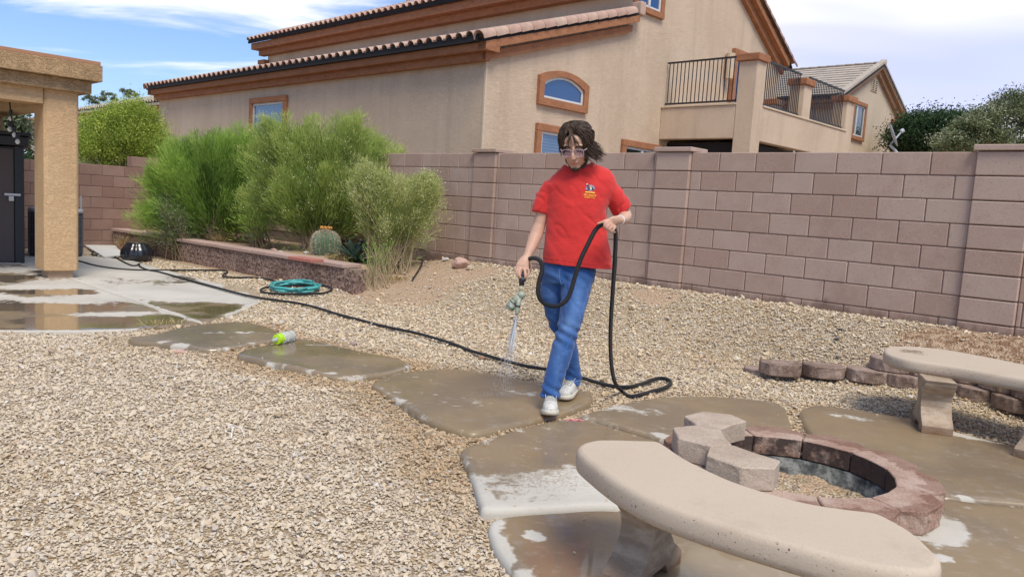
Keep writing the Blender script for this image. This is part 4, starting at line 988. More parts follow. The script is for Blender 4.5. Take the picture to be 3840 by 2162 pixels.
sm_ = fast_mesh('soil', np.stack([gx, gy, hz_], 1), F, M['ground'], True); set_attr(sm_, 'sand', np.where(fbm(np.stack([gx*8, gy*8, gx*0], 1), 2, 3) > .5, .6, .2)); set_attr(sm_, 'dark_mask', np.zeros(3600)); ob('soil', sm_, pit)
# ================================================================ BENCHES
def benchmat():
    m_, t = mat('cast_bench'); co = t.n('ShaderNodeTexCoord').outputs['Object']; nz = t.noise(co, 2.2, 4, .6); sp = t.noise(co, 150, 2, .5); nzv = t.n('ShaderNodeSeparateXYZ', {0: t.n('ShaderNodeNewGeometry').outputs['Normal']}).outputs[2]; hole = t.math('MULTIPLY', t.step(t.noise(co, 105, 1, .4), .70, .73), t.step(nzv, .8, .3))
    c = t.mix(nz, (.49, .39, .29), (.56, .463, .355)); c = t.mix(hole, c, (.15, .11, .08)); bigst = t.noise(co, 5, 5, .7); c = t.mix(t.math('MULTIPLY', t.step(bigst, .56, .68), .22), c, (.36, .28, .20)); c = t.mix(t.math('MULTIPLY', t.step(sp, .67, .72), .5), c, (.24, .18, .13)); c = t.mix(t.math('MULTIPLY', t.step(sp, .36, .28), .5), c, (.64, .56, .48))
    st = t.noise(t.scalev(co, (1, 1, .2)), 14, 4, .6); c = t.mix(t.math('MULTIPLY', t.step(st, .55, .7), .12), c, (.38, .30, .22))
    pos = t.n('ShaderNodeNewGeometry').outputs['Position']; q_ = gp(2292, 902, .38); dv = t.n('ShaderNodeVectorMath', {0: pos, 1: tuple(q_)}, operation='DISTANCE').outputs['Value']
    al = t.step(t.math('SUBTRACT', t.math('ADD', dv, t.math('MULTIPLY', t.noise(pos, 22, 4, .6), .22)), .20), .012, -.012); c = t.mix(t.math('MULTIPLY', al, .75), c, (.16, .12, .075))
    finish(t, col=c, rough=.85, spec=.25, normal=bump(t, t.math('ADD', sp, t.math('MULTIPLY', t.noise(co, 60, 3), .5)), .25, .003)); return m_
def legmat():
    m_, t = mat('cast_leg'); co = t.n('ShaderNodeTexCoord').outputs['Object']; pos = t.n('ShaderNodeNewGeometry').outputs['Position']; nz = t.noise(t.scalev(pos, (1, 1, 2.2)), 9, 5, .65); z = t.n('ShaderNodeSeparateXYZ', {0: pos}).outputs[2]
    c = t.mix(t.step(nz, .4, .65), (.31, .22, .145), (.44, .34, .24)); low = t.step(t.math('ADD', z, t.math('MULTIPLY', nz, .05)), .14, .04); c = t.mix(t.math('MULTIPLY', low, .75), c, (.20, .085, .03))
    sp = t.noise(co, 90, 3); finish(t, col=c, rough=.7, normal=bump(t, t.math('ADD', sp, nz), .5, .006)); return m_
M['bench'] = benchmat(); M['leg'] = legmat()
def bench(label, poly, zt, th, legs):
    """poly = outline of the seat; legs = (x, y, yaw, half width)"""
    cx = sum(p[0] for p in poly)/len(poly); cy = sum(p[1] for p in poly)/len(poly); root = thing('garden_bench', label, 'bench', (cx, cy, .037), group='curved concrete benches')
    P = [Vector((p[0]-cx, p[1]-cy)) for p in poly]; P = clean(catmull([p.to_3d() for p in P], 6, True), .004); P = [p.xy for p in P]; n_ = len(P); V = []
    prof = [(.020, -th), (.004, -th+.012), (.0, -th+.03), (.0, -.024), (.003, -.012), (.009, -.004), (.020, 0.0)]
    for o, z in prof:
        for q in offset(P, o): V.append((q.x, q.y, zt-.037+z))
    F_ = [(a*n_+k, a*n_+(k+1) % n_, (a+1)*n_+(k+1) % n_, (a+1)*n_+k) for a in range(len(prof)-1) for k in range(n_)]
    A = sum(P[i].x*P[(i+1) % n_].y-P[(i+1) % n_].x*P[i].y for i in range(n_)); F_ += [tuple(range(n_-1, -1, -1)), tuple(range((len(prof)-1)*n_, len(prof)*n_))]
    if A < 0: F_ = [f[::-1] for f in F_]
    me = mesh('seat', V, F_, M['bench'], True); 
    for p in list(me.polygons)[-2:]: p.use_smooth = False
    ob('seat', me, root)
    for (lx, ly, lyaw, hw) in legs:
        H = zt-th-.037+.003
        side = [(-.175, 0), (-.175, .045), (-.150, .065), (-.105, .095), (-.070, .14), (-.060, .18), (-.075, .225), (-.105, .255), (-.125, .285), (-.13, .31), (-.14, H), (.14, H), (.13, .31), (.125, .285), (.105, .255), (.075, .225), (.060, .18), (.070, .14), (.105, .095), (.150, .065), (.175, .045), (.175, 0), (.07, 0), (.05, .035), (-.05, .035), (-.07, 0)]
        side = [(a, min(b, H)) for a, b in side]; side = [s for i, s in enumerate(side) if i == 0 or s != side[i-1]]
        mb = MB().prism(side, 0, -hw, hw); ob('leg', mb.me('leg', M['leg'], False, .007, 2), root, (lx-cx, ly-cy, 0), lyaw)
s_ = 1600/2576
bd = [(105, 140), (118, 100), (200, 74), (300, 70), (450, 74), (580, 80), (640, 105), (740, 172), (850, 230), (1050, 320), (1300, 400), (1500, 450), (1700, 482), (1900, 508), (2020, 560), (2150, 640), (2270, 750), (2310, 800), (2290, 850), (2200, 870), (2000, 850), (1700, 790), (1300, 680), (900, 560), (560, 440), (330, 320), (180, 210)]
bp = [gp((2100+x*s_)/1.4913, (1600+y*s_)/1.4913, .43).xy for x, y in bd]; bp = [bp[i] for i in range(0, len(bp))]
l1 = gp(1560, 1400, .037)
bench('curved tan concrete bench in the foreground in front of the fire pit', bp, .43, .085, [(.50, 2.50, math.radians(-36), .062), (1.02, 2.02, math.radians(-60), .062)])
s_ = 640/1657
b2d = [(300, 200), (296, 175), (330, 150), (420, 144), (600, 150), (900, 180), (1300, 250), (1657, 322)]; b2n = [(1657, 462), (1300, 400), (900, 330), (560, 280), (400, 245), (330, 222)]
f2 = [gp((3200+x*s_)/1.4913, (1240+y*s_)/1.4913, .43).xy for x, y in b2d]; n2 = [gp((3200+x*s_)/1.4913, (1240+y*s_)/1.4913, .43).xy for x, y in b2n]
ext_f = [Vector((3.50, 4.68)), Vector((3.62, 4.40)), Vector((3.60, 4.22)), Vector((3.46, 4.12)), Vector((3.28, 4.16)), Vector((3.14, 4.28))]
bench('curved tan concrete bench at the right edge beyond the fire pit', f2+ext_f+n2, .43, .082, [(2.66, 4.70, math.radians(-18), .085), (3.03, 4.20, math.radians(-58), .085)])
# ================================================================ TERRACE BLOCKS
def tblock(L, H, D, seed):
    bm = bmesh.new(); P = [(-L/2+.02, D/2), (-L/2, 0), (-L/2+.045, -D/2+.02), (-L/6, -D/2-.012), (L/6, -D/2-.012), (L/2-.045, -D/2+.02), (L/2, 0), (L/2-.02, D/2)]
    vs = [bm.verts.new((a, b, 0)) for a, b in P]; f = bm.faces.new(vs); r_ = bmesh.ops.extrude_face_region(bm, geom=[f])
    for v in [v for v in r_['geom'] if isinstance(v, bmesh.types.BMVert)]: v.co.z = H
    bmesh.ops.recalc_face_normals(bm, faces=bm.faces[:]); bmesh.ops.bevel(bm, geom=bm.edges[:], offset=.008, segments=1, affect='EDGES')
    bmesh.ops.subdivide_edges(bm, edges=[e for e in bm.edges if e.calc_length() > .04], cuts=4, use_grid_fill=True)
    bmesh.ops.triangulate(bm, faces=[f for f in bm.faces if len(f.verts) > 4])
    Pv = np.array([v.co for v in bm.verts]); d = fbm(Pv*30+seed, 3, seed)-.5
    for v, q in zip(bm.verts, d): k_ = .03 if (v.co.y < -D/2+.05 and .006 < v.co.z < H-.006) else .004; v.co.y -= q*k_; v.co.x += q*k_*.3
    me = bpy.data.meshes.new('stone_block'); bm.to_mesh(me); bm.free(); me.materials.append(M['terr']); return me
M['terr'] = pitmat('terrace_block', (.20, .135, .10), (.36, .265, .215))
tms = [tblock(.335, .10, .2, s) for s in range(3)]
TBL = []   # three short courses stepping up the slope
tb_root = thing('edging_blocks', 'stepped courses of rough mauve edging blocks in gravel behind the far bench', 'edging blocks', (2.5, 5.9, 0))
def place_row(L, zb, skew=0):
    pts = [gp((2750+.4231*x)/1.4913, (1250+.4231*y)/1.4913, zb) for x, y in L]
    for i, p in enumerate(pts):
        a = pts[max(i-1, 0)]; b = pts[min(i+1, len(pts)-1)]; t = (b-a).xy.normalized(); n_ = Vector((t.y, -t.x))
        c_ = p.xy-n_*.10; ob('stone_block', tms[i % 3], tb_root, (c_.x-2.5, c_.y-5.9, zb), math.atan2(t.y, t.x)+random.uniform(-.04, .04))
place_row([(300, 435), (690, 462), (1020, 490), (1365, 545), (1690, 595), (2010, 655), (2330, 740), (2640, 830)], -.065)
place_row([(462, 385), (828, 405), (1205, 445), (1520, 490), (1800, 535), (2080, 595), (2400, 680), (2700, 770)], .04)
place_row([(1400, 345), (1690, 385), (1980, 430), (2280, 505), (2580, 590)], .143)
# ================================================================ SMALL THINGS
# pot
PT = gp(327, 655, PZ); potm = simple('black_pot', (.018, .018, .024), .28, .3, 12, .3, .004, 20, coat=.5)
pot = thing('plant_pot', 'glossy black ribbed pot turned upside down beside the planter wall', 'pot', (PT.x, PT.y+.22, PZ))
part('pot_body', MB().lathe([(.205, 0), (.235, .03), (.238, .10), (.225, .16), (.19, .21), (.155, .25), (.15, .262), (.145, .265), (.14, .263)], 72, rib=lambda a: 1+.03*math.cos(a*16)), potm, pot, smooth=True)
part('pot_base', MB().lathe([(.13, .262), (.152, .268), (.150, .277), (.12, .273)], 40), potm, pot, smooth=True)
# white tray
t1, t2, t3, t4 = gp(213, 615, .05), gp(290, 616, .05), gp(312, 640, .05), gp(262, 645, .05)
tm_ = simple('white_board', (.68, .67, .63), .6, .06)
mb = MB().add([t1, t2, t3, t4]+[p-Vector((0, 0, .03)) for p in (t1, t2, t3, t4)], [(3, 2, 1, 0), (4, 5, 6, 7), (0, 1, 5, 4), (1, 2, 6, 5), (2, 3, 7, 6), (3, 0, 4, 7)])
ob('board', mb.me('board', tm_, False, .006, 2), label='flat off-white board lying on the ground behind the black pot', cat='board')
# rocks
def rock(name, p, s, col, label, cat='rock', seed=0, group=None, rot=0):
    bm = bmesh.new(); bmesh.ops.create_icosphere(bm, subdivisions=3, radius=1); Pv = np.array([v.co for v in bm.verts]); d = fbm(Pv*1.6+seed*3.1, 3, seed)
    cs = [Vector((random.Random(seed*9+k).gauss(0, 1), random.Random(seed*7+k).gauss(0, 1), random.Random(seed*5+k).gauss(0, 1))).normalized() for k in range(9)]
    for v, q in zip(bm.verts, d):
        c_ = v.co.normalized()
        for nn in cs:
            e = c_.dot(nn)-.72
            if e > 0: c_ -= nn*e*.9
        c_ *= (.8+q*.4); v.co = Vector((c_.x*s[0], c_.y*s[1], c_.z*s[2]))
    me = bpy.data.meshes.new(name); bm.to_mesh(me); bm.free(); me.materials.append(col)
    return ob(name, me, None, (p[0], p[1], p[2]+s[2]*.55), (0, 0, rot), label, cat, group)
RM = simple('pinkish_rock', (.50, .32, .25), .85, .3, 9, .5, .006, 30); RG = simple('grey_rock', (.50, .48, .44), .85, .25, 9, .5, .006, 30); RD = simple('dark_rock', (.055, .05, .045), .8, .3, 9); RB_ = simple('brown_rock', (.28, .16, .10), .85, .3, 9)
rock('boulder', gt(1155, 672), (.13, .10, .085), RM, 'rounded pink-brown boulder on the sand near the block wall', 'boulder', 1)
rock('rock', gt(1182, 677), (.05, .04, .035), simple('tan_rock', (.52, .42, .3), .85), 'small tan rock beside the pink-brown boulder', seed=2)
rock('rock', gt(450, 890), (.048, .035, .027), RM, 'pinkish rock on the gravel left of the path', seed=3)
rock('rock', gt(1212, 903), (.035, .025, .02), RB_, 'small brown rock beside the hose ahead of the man', seed=4)
rock('rock', gt(887, 868), (.04, .03, .02), simple('mauve_rock', (.30, .21, .18), .85), 'small mauve rock above the second stepping slab', seed=14)
rock('rock', gt(1850, 1356*0+915), (.045, .035, .03), simple('cream_rock', (.62, .55, .42), .85), 'cream rock on the gravel left of the edging blocks', seed=5) if False else None
rock('rock', gt(1853, 907), (.038, .03, .03), simple('cream_rock', (.62, .54, .40), .85), 'cream pebble-like rock on the gravel left of the edging blocks', seed=5)
for i, (x, y) in enumerate([(2112, 830), (2100, 826)]): rock('rock', gt(2092+i*22, 855-i*26) if False else gt(x+i*3, y+i*28), (.028, .02, .012), RD, ['dark flat stone on the gravel near the wall', 'black stone on the gravel below the wall, right of the man'][i], seed=20+i)
k = 0
for (x, y, s, m_, lb) in [(1052, 650, .10, RG, 'large pale grey rock at the foot of the right shrub'), (1080, 655, .085, RG, 'white flat rock right of the shrub base'), (1100, 646, .055, RG, 'small rounded pale rock touching the wall foot'), (1120, 655, .06, RG, 'thin pale rock nearest the pink boulder'), (1065, 640, .06, RG, 'yellowish rock between the shrub and the wall'),
                          (540, 578, .09, RG, 'grey rock in the planter behind the cap at left'), (565, 583, .07, RG, 'pale rock in the planter right of the grey one'), (690, 632, .06, RM, 'brown rock beside the white debris in the planter'), (705, 636, .05, RG, 'pale chunk behind the cap below the white debris'), (770, 637, .05, RG, 'round pale rock left of the barrel cactus')]:
    k += 1; rock('rock', gt(x, y), (s, s*.7, s*.5), m_, lb, seed=30+k)
# white debris sheets in the planter
wd = simple('white_plastic', (.60, .62, .60), .6, .15, 12)
p0 = gt(652, 607); mb = MB(); r_ = random.Random(3)
for i in range(5):
    c_ = Vector((r_.uniform(-.16, .16), r_.uniform(-.1, .1), .04+i*.018)); u = Vector((1, r_.uniform(-.3, .3), r_.uniform(-.15, .15))).normalized(); v = Vector((r_.uniform(-.3, .3), 1, r_.uniform(-.1, .2))).normalized(); mb.obox(c_, u, v, u.cross(v), r_.uniform(.09, .16), r_.uniform(.06, .11), .004)
ob('plastic_debris', mb.me('plastic_debris', wd), None, p0, label='torn white plastic sheets lying under the shrubs in the planter', cat='debris')
# jar with lime cap
jm, t = mat('clear_jar'); finish(t, col=(.80, .84, .80), rough=.12, trans=.55, ior=1.25, spec=.5, alpha=.92)
lime = simple('lime_plastic', (.45, .72, .02), .35, .05); mark = simple('black_print', (.02, .02, .02), .6)
J0, J1 = gp(703, 851, .085), gp(742, 841, .09); ax = (J1-J0).normalized(); jar = thing('plastic_jar', 'clear plastic jar with lime green cap lying between stepping slabs', 'jar', J0); jq = ax.to_track_quat('Z', 'Y').to_euler(); jar.rotation_euler = jq
JR = .046
part('jar_body', MB().lathe([(.030, .0), (.036, .010), (JR, .028), (JR, .115), (JR-.002, .118), (JR, .121), (JR, .155), (.038, .165), (.01, .166)], 32), jm, jar, smooth=True)
part('cap', MB().lathe([(.020, -.040), (.040, -.036), (.041, -.006), (.036, .0), (.044, .002), (.044, .012), (.034, .014)], 32, rib=lambda a: 1+.01*math.cos(a*24)), lime, jar, smooth=False)
part('nozzle', MB().lathe([(.008, -.085), (.012, -.08), (.012, -.045), (.02, -.041)], 16), jm, jar, smooth=True)
mb = MB()
for z in (.085, .118):
    for k in range(14):
        a0 = 2*PI*(k)/32; a1 = 2*PI*(k+1)/32; R_ = JR+.001; mb.add([(R_*math.cos(a0+3.2), R_*math.sin(a0+3.2), z), (R_*math.cos(a1+3.2), R_*math.sin(a1+3.2), z), (R_*math.cos(a1+3.2), R_*math.sin(a1+3.2), z+.0022), (R_*math.cos(a0+3.2), R_*math.sin(a0+3.2), z+.0022)], [(0, 1, 2, 3)])
for i in range(3):
    for q in range(2): a0 = 4.0+i*.16+q*.75; mb.box((JR+.0005)*math.cos(a0)-.002, (JR+.0005)*math.cos(a0)+.002, (JR+.0005)*math.sin(a0)-.002, (JR+.0005)*math.sin(a0)+.002, .055+q*.022, .072+q*.022)
part('print', mb, mark, jar)
# white twist tie on the gravel
p0 = gt(585, 1100, .02); ob('wire_tie', MB().tube([p-p0 for p in catmull([gt(580, 1106, .012), gt(586, 1090, .03), gt(595, 1089, .035), gt(606, 1091, .03), gt(614, 1101, .012)], 6)], .002, 6).tube([p-p0 for p in [gt(583, 1106, .01), gt(583, 1086, .035), gt(580, 1084, .02)]], .002, 6).me('wire_tie', simple('white_plastic_tie', (.8, .8, .76), .5)), None, p0, label='curled white wire tie lying on the foreground gravel', cat='wire tie')
# pink scrap
p0 = gp(1429, 1059, .03); mb = MB(); r_ = random.Random(5)
for i in range(4): mb.obox(Vector((i*.025, r_.uniform(-.01, .01), .01)), Vector((.9, .2, .3*(-1)**i)).normalized(), Vector((0, 1, .1)).normalized(), Vector((0, 0, 1)), .016, .006, .0015)
ob('plastic_scrap', mb.me('plastic_scrap', simple('pink_plastic', (.75, .22, .26), .5)), None, p0, label='small pink plastic scrap on the gravel by the front shoe', cat='scrap')
# drip pipe
ob('drip_pipe', MB().tube([p for p in catmull([gt(1036, 708, .02), gt(1052, 685, .03), gt(1062, 668, .05), gt(1058, 660, .04), gt(1045, 656, .03)], 6)], .011, 8).me('drip_pipe', M['black_metal'], True), label='short black drip irrigation pipe sticking out of the sand', cat='pipe')
# ================================================================ PLANTS
def leafmat(name, stops, trans=.25, rough=.6, spec=.3):
    m_, t = mat(name); a = t.n('ShaderNodeAttribute', attribute_name='shade').outputs['Fac']; c = t.ramp(a, stops)
    b1 = t.n('ShaderNodeBsdfPrincipled', {'Base Color': c, 'Roughness': rough, 'Specular IOR Level': spec}); b2 = t.n('ShaderNodeBsdfTranslucent', {'Color': c})
    mx = t.n('ShaderNodeMixShader', {0: trans, 1: b1.outputs[0], 2: b2.outputs[0]}); t.n('ShaderNodeOutputMaterial', {'Surface': mx.outputs[0]}); return m_
M['broom_g'] = leafmat('broom_green', [(0, (.03, .055, .015)), (.3, (.10, .19, .035)), (.6, (.22, .37, .06)), (1, (.38, .54, .10))])
M['broom_o'] = leafmat('broom_olive', [(0, (.04, .05, .018)), (.3, (.11, .165, .04)), (.6, (.26, .36, .07)), (1, (.46, .54, .13))])
M['broom_y'] = leafmat('broom_straw', [(0, (.08, .10, .025)), (.3, (.19, .25, .06)), (.6, (.35, .41, .11)), (1, (.58, .58, .22))])
M['sage'] = leafmat('sage_haze_grey', [(0, (.06, .08, .04)), (.5, (.16, .20, .11)), (1, (.30, .35, .21))])
M['lime'] = leafmat('lime_leaf', [(0, (.09, .14, .02)), (.3, (.21, .30, .04)), (.65, (.36, .46, .07)), (1, (.56, .62, .14))], .3)
M['dkleaf'] = leafmat('dark_leaf', [(0, (.012, .03, .012)), (.5, (.035, .075, .026)), (1, (.08, .14, .05))])
M['greyleaf'] = leafmat('olive_leaf', [(0, (.035, .05, .02)), (.4, (.10, .13, .05)), (.75, (.22, .25, .12)), (1, (.42, .44, .30))])
M['pine'] = leafmat('conifer_leaf', [(0, (.015, .035, .015)), (.5, (.05, .10, .035)), (1, (.10, .17, .07))])
M['drygrass'] = leafmat('dry_grass', [(0, (.22, .16, .06)), (.5, (.45, .34, .15)), (1, (.66, .55, .30))], .2)
M['flower'] = leafmat('cream_flower', [(0, (.38, .42, .14)), (.6, (.58, .57, .26)), (1, (.76, .72, .50))], .2)
M['twig'] = simple('twig_wood', (.20, .14, .085), .9, .4, 9); M['twigp'] = simple('pale_twig', (.40, .31, .19), .9, .3, 9)
M['bark'] = simple('bark', (.12, .09, .07), .95, .3, 9)
def blades(P, D, L, Wd, shade, name, mat_, curve=.0):
    """thin leaf blades: base points P, directions D, lengths L, widths W"""
    n_ = len(P); D = D/np.linalg.norm(D, axis=1, keepdims=True); R = RNG.normal(0, 1, (n_, 3)); S = np.cross(D, R); S /= np.linalg.norm(S, axis=1, keepdims=True)+1e-9
    A = P-S*Wd[:, None]*.5; B = P+S*Wd[:, None]*.5; mid = P+D*L[:, None]*.55; Cc = mid+S*Wd[:, None]*.5; Dd = mid-S*Wd[:, None]*.5; T = P+D*L[:, None]
    T[:, 2] -= curve*L
    V = np.stack([A, B, Cc, T, Dd], 1).reshape(-1, 3); i = np.arange(n_)[:, None]*5
    me = fast_mesh(name, V, np.concatenate([i+np.array([[0, 1, 2, 4]]), i+np.array([[4, 2, 3, 3]])]) if False else np.concatenate([np.concatenate([i+np.array([[0, 1, 2]]), i+np.array([[0, 2, 4]])]), i+np.array([[4, 2, 3]])]), mat_)
    set_attr(me, 'shade', np.repeat(shade, 5)); return me
def quads(P, N, s, shade, name, mat_, asp=1.6):
    n_ = len(P); N = N/(np.linalg.norm(N, axis=1, keepdims=True)+1e-9); R = RNG.normal(0, 1, (n_, 3)); U = np.cross(N, R); U /= np.linalg.norm(U, axis=1, keepdims=True)+1e-9; W_ = np.cross(N, U)
    U = U*s[:, None]*asp; W_ = W_*s[:, None]
    V = np.stack([P-U, P+W_*.55, P+U, P-W_*.55], 1).reshape(-1, 3); i = np.arange(n_)[:, None]*4
    me = fast_mesh(name, V, i+np.array([[0, 1, 2, 3]]), mat_); set_attr(me, 'shade', np.repeat(shade, 4)); return me
def bez(p0, p1, p2, t): t = t[:, None]; return p0*(1-t)**2+2*p1*t*(1-t)+p2*t**2
def broom(name, label, base, ells, nplume, blade_n, mat_, stem_mat, flower=0., leafstart=.38, Lb=.075, wb=.0052, group='shrubs in the raised planter', tone=.0, spread=.35, ns=1.0, cat='shrub'):
    """many wand-like plumes from one base; ells = (centre, radii) in world units that the plume tips fill"""
    base = np.array(base, float); o = thing(name, label, cat, base, group=group)
    w_ = np.array([np.prod(e[1])**.6 for e in ells]); w_ /= w_.sum(); BP, BD, SH, FP, FN, FS = [], [], [], [], [], []; stems = MB(); nst = 0
    nb = max(6, nplume//14); BT = []
    for k in range(nb):          # bundles of wands that end in a common pointed spire
        c_, r_ = ells[RNG.choice(len(ells), p=w_)]; v = RNG.normal(0, 1, 3); v /= np.linalg.norm(v); v[2] = abs(v[2])*.9+.1*v[2]
        q = RNG.uniform(.25, 1.08)**.45; BT.append((np.array(c_)+v*np.array(r_)*q-base, q, RNG.normal(0, .15), RNG.uniform(.6, 1.4)))
    for k in range(nplume):
        bt_, q, btone, bs = BT[RNG.integers(nb)]; sp_ = RNG.normal(0, 1, 3); hgt = RNG.exponential(1.)
        tip = bt_+sp_*np.array([.085, .085, .05])*bs*(.5+.5*hgt)-np.array([0, 0, .13])*hgt*bs+np.array([0, 0, .10])*bs
        b0 = np.array([RNG.normal(0, .10), RNG.normal(0, .07), -.03]); L = np.linalg.norm(tip-b0)
        mid = b0+(tip-b0)*.5; mid[:2] -= (tip[:2]-b0[:2])*.08; mid[2] += .06*L*RNG.uniform(-.5, 1.3)
        ptone = RNG.normal(.44, .12)+btone+tone+(q-.8)*.55; tilt = RNG.normal(0, .12, 3)
        if k % max(1, int(nplume/170)) == 0 and nst < 170:
            ts = np.linspace(0, .93, 6); pts = bez(b0, mid, tip, ts); stems.tube(pts, list(np.linspace(.0065, .0018, 6)), 4, False); nst += 1
        m_ = int(blade_n*RNG.uniform(.6, 1.3)*min(1.4, L)); t = leafstart+(1-leafstart)*RNG.beta(1.7, 1.0, m_); P = bez(b0, mid, tip, t)
        ax_ = tip-mid; ax_ /= np.linalg.norm(ax_); env = .025+.085*np.sin(np.clip((t-leafstart)/(1-leafstart), 0, 1)*PI*.75+.5)*L**.4
        off = RNG.normal(0, 1, (m_, 3)); off -= ax_*(off@ax_)[:, None]; P = P+off*env[:, None]*.62
        D = ax_+off*spread+RNG.normal(0, .16, (m_, 3))+np.array([0, 0, .32])+tilt
        BP.append(P); BD.append(D); SH.append(np.clip(ptone+RNG.normal(0, .09, m_)+(t-.72)*.75, 0, 1))  # depth shading put into the leaf colour: dark inside, light at the tips
        if RNG.uniform() < flower:
            f = int(44*RNG.uniform(.4, 1.3)); tt = RNG.uniform(.84, 1.03, f); FP.append(bez(b0, mid, tip, tt)+RNG.normal(0, .035, (f, 3))); FN.append(RNG.normal(0, 1, (f, 3))); FS.append(RNG.uniform(.005, .012, f))
    P = np.concatenate(BP); D = np.concatenate(BD); S = np.concatenate(SH); n_ = len(P)
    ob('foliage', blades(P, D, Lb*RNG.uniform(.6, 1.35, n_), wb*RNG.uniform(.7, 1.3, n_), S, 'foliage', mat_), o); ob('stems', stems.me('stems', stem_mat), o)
    if FP: P = np.concatenate(FP); ob('flowers', quads(P, np.concatenate(FN), np.concatenate(FS), RNG.uniform(0, 1, len(P)), 'flowers', M['flower'], 1.1), o)
    return o, n_
def E3(x, y, Y, rx, ry, rd):
    """ellipsoid seen at (x, y) at distance Y, radii given in px of the 2575 frame"""
    c_ = dpt(x, y, Y); k = Y/FOC; return (tuple(c_), (rx*k, rd, ry*k))
tot = 0
ap = lambda x, y: gp(x, y, .345)
pb = gt(600, 590)
def at(x, y, Y): p = dpt(x, y, Y); p.z = max(Gz(p), 0); return p
g1, n1_ = broom('broom_shrub', 'big bright green feathery shrub at the far left end of the planter', at(545, 600, 13.1), [E3(480, 460, 13.1, 92, 105, .5), E3(590, 425, 13.2, 95, 105, .55), E3(420, 540, 12.9, 72, 65, .35), E3(450, 400, 13.2, 45, 45, .3), E3(560, 360, 13.4, 90, 45, .3), E3(640, 520, 12.7, 70, 70, .4), E3(378, 550, 12.9, 36, 45, .2), E3(390, 470, 13.1, 32, 40, .25)], 1500, 105, M['broom_g'], M['twig'], .03, .26, .085, .0040, tone=.06)
g2, n2_ = broom('broom_shrub', 'tallest shrub in the planter, olive green with cream flower tips, in the middle', at(800, 628, 11.9), [E3(705, 385, 12.0, 80, 85, .45), E3(850, 375, 12.1, 110, 78, .5), E3(940, 410, 12.2, 75, 85, .45), E3(690, 500, 11.8, 85, 85, .45), E3(820, 500, 11.8, 130, 95, .45), E3(1000, 440, 12.6, 52, 50, .25), E3(760, 330, 12.1, 25, 30, .2), E3(890, 315, 12.1, 22, 28, .2), E3(655, 325, 12., 22, 34, .2)], 1900, 105, M['broom_o'], M['twigp'], .42, .36, .085, .0040, tone=.05)
g3, n3_ = broom('broom_shrub', 'straw-green flowering shrub at the right end of the planter', at(985, 672, 10.25), [E3(940, 470, 10.3, 62, 72, .3), E3(1030, 500, 10.3, 72, 70, .3), E3(912, 500, 10.2, 32, 45, .2), E3(1080, 480, 10.3, 25, 42, .2), E3(990, 560, 10.1, 90, 50, .3)], 620, 85, M['broom_y'], M['twigp'], .75, .45, .06, .0036, spread=.5, tone=.08)
g4, n4_ = broom('broom_shrub', 'tiny green seedling shrub growing from the sand in front of the right shrub', at(953, 687, 9.85), [E3(950, 640, 9.85, 22, 28, .1)], 34, 30, M['broom_g'], M['twigp'], 0, .3, .055, .0045, tone=.05)
g5, n5_ = broom('sage_shrub', 'low grey-green sage shrub at the front left of the planter', at(470, 588, 12.75), [E3(430, 550, 12.7, 40, 35, .25), E3(470, 555, 12.5, 40, 26, .25), E3(415, 500, 12.9, 25, 40, .2)], 120, 50, M['sage'], M['twig'], 0, .25, .03, .011, spread=1.2, tone=.05)
g6, n6_ = broom('broom_shrub', 'dark low green branches spilling over the planter cap beside the white debris', at(660, 597, 12.0), [E3(625, 540, 12.0, 40, 22, .3), E3(700, 555, 11.9, 35, 16, .3)], 60, 50, M['broom_g'], M['twig'], 0, .25, spread=.5, tone=.12)
print('blades', n1_+n2_+n3_+n4_+n5_+n6_)
# dead sprig
o = thing('dead_plant', 'small dry leafless orange-brown plant at the far left of the planter', 'dead plant', at(307, 567, 13.75)); mb = MB(); P, S = [], []
for k in range(26):
    a = RNG.uniform(0, 6.28); h = RNG.uniform(.14, .30); r = RNG.uniform(.03, .16); t_ = np.array([r*math.cos(a), r*math.sin(a), h]); mb.tube([(0, 0, -.05), t_*[.4, .4, .6], t_], [.004, .003, .0015], 4, False)
    for _ in range(9): P.append(t_*RNG.uniform(.6, 1.05)+RNG.normal(0, .014, 3)); S.append(RNG.uniform(.2, .8))
ob('stems', mb.me('stems', simple('dry_brown', (.40, .25, .14), .9, .3)), o); P = np.array(P); ob('foliage', quads(P, RNG.normal(0, 1, P.shape), RNG.uniform(.008, .014, len(P)), np.array(S)*.6, 'foliage', M['drygrass']), o)
# barrel cacti
def cactus(label, p, r, h, nr, gmat, smat, tone_s, crown):
    o = thing('barrel_cactus', label, 'cactus', p); prof = [(r*.75, -.05), (r*.92, h*.15), (r, h*.45), (r*.93, h*.7), (r*.70, h*.88), (r*.40, h*.97), (.02, h)]
    pr = [(q.x, q.y) for q in catmull([Vector((a, b, 0)) for a, b in prof], 5)]
    part('body', MB().lathe(pr, nr*6, rib=lambda a: 1+.09*math.cos(a*nr)), gmat, o, smooth=True); P, D, S = [], [], []
    for k in range(nr):
        a = 2*PI*k/nr
        for q in pr[3::1]:
            c_ = np.array([q[0]*1.09*math.cos(a), q[0]*1.09*math.sin(a), q[1]])
            for _ in range(7): P.append(c_); d = np.array([math.cos(a), math.sin(a), .35])+RNG.normal(0, .7, 3); D.append(d); S.append(RNG.uniform(.4, 1))
    for _ in range(crown): a = RNG.uniform(0, 6.28); q = r*.55*RNG.uniform(0, 1)**.5; P.append(np.array([q*math.cos(a), q*math.sin(a), h*.93])); D.append(np.array([math.cos(a)*.5, math.sin(a)*.5, 1.])+RNG.normal(0, .4, 3)); S.append(RNG.uniform(.5, 1))
    P, D = np.array(P), np.array(D); ob('spines', blades(P, D, RNG.uniform(.02, .045, len(P)), np.full(len(P), .0035), np.array(S), 'spines', smat), o); return o
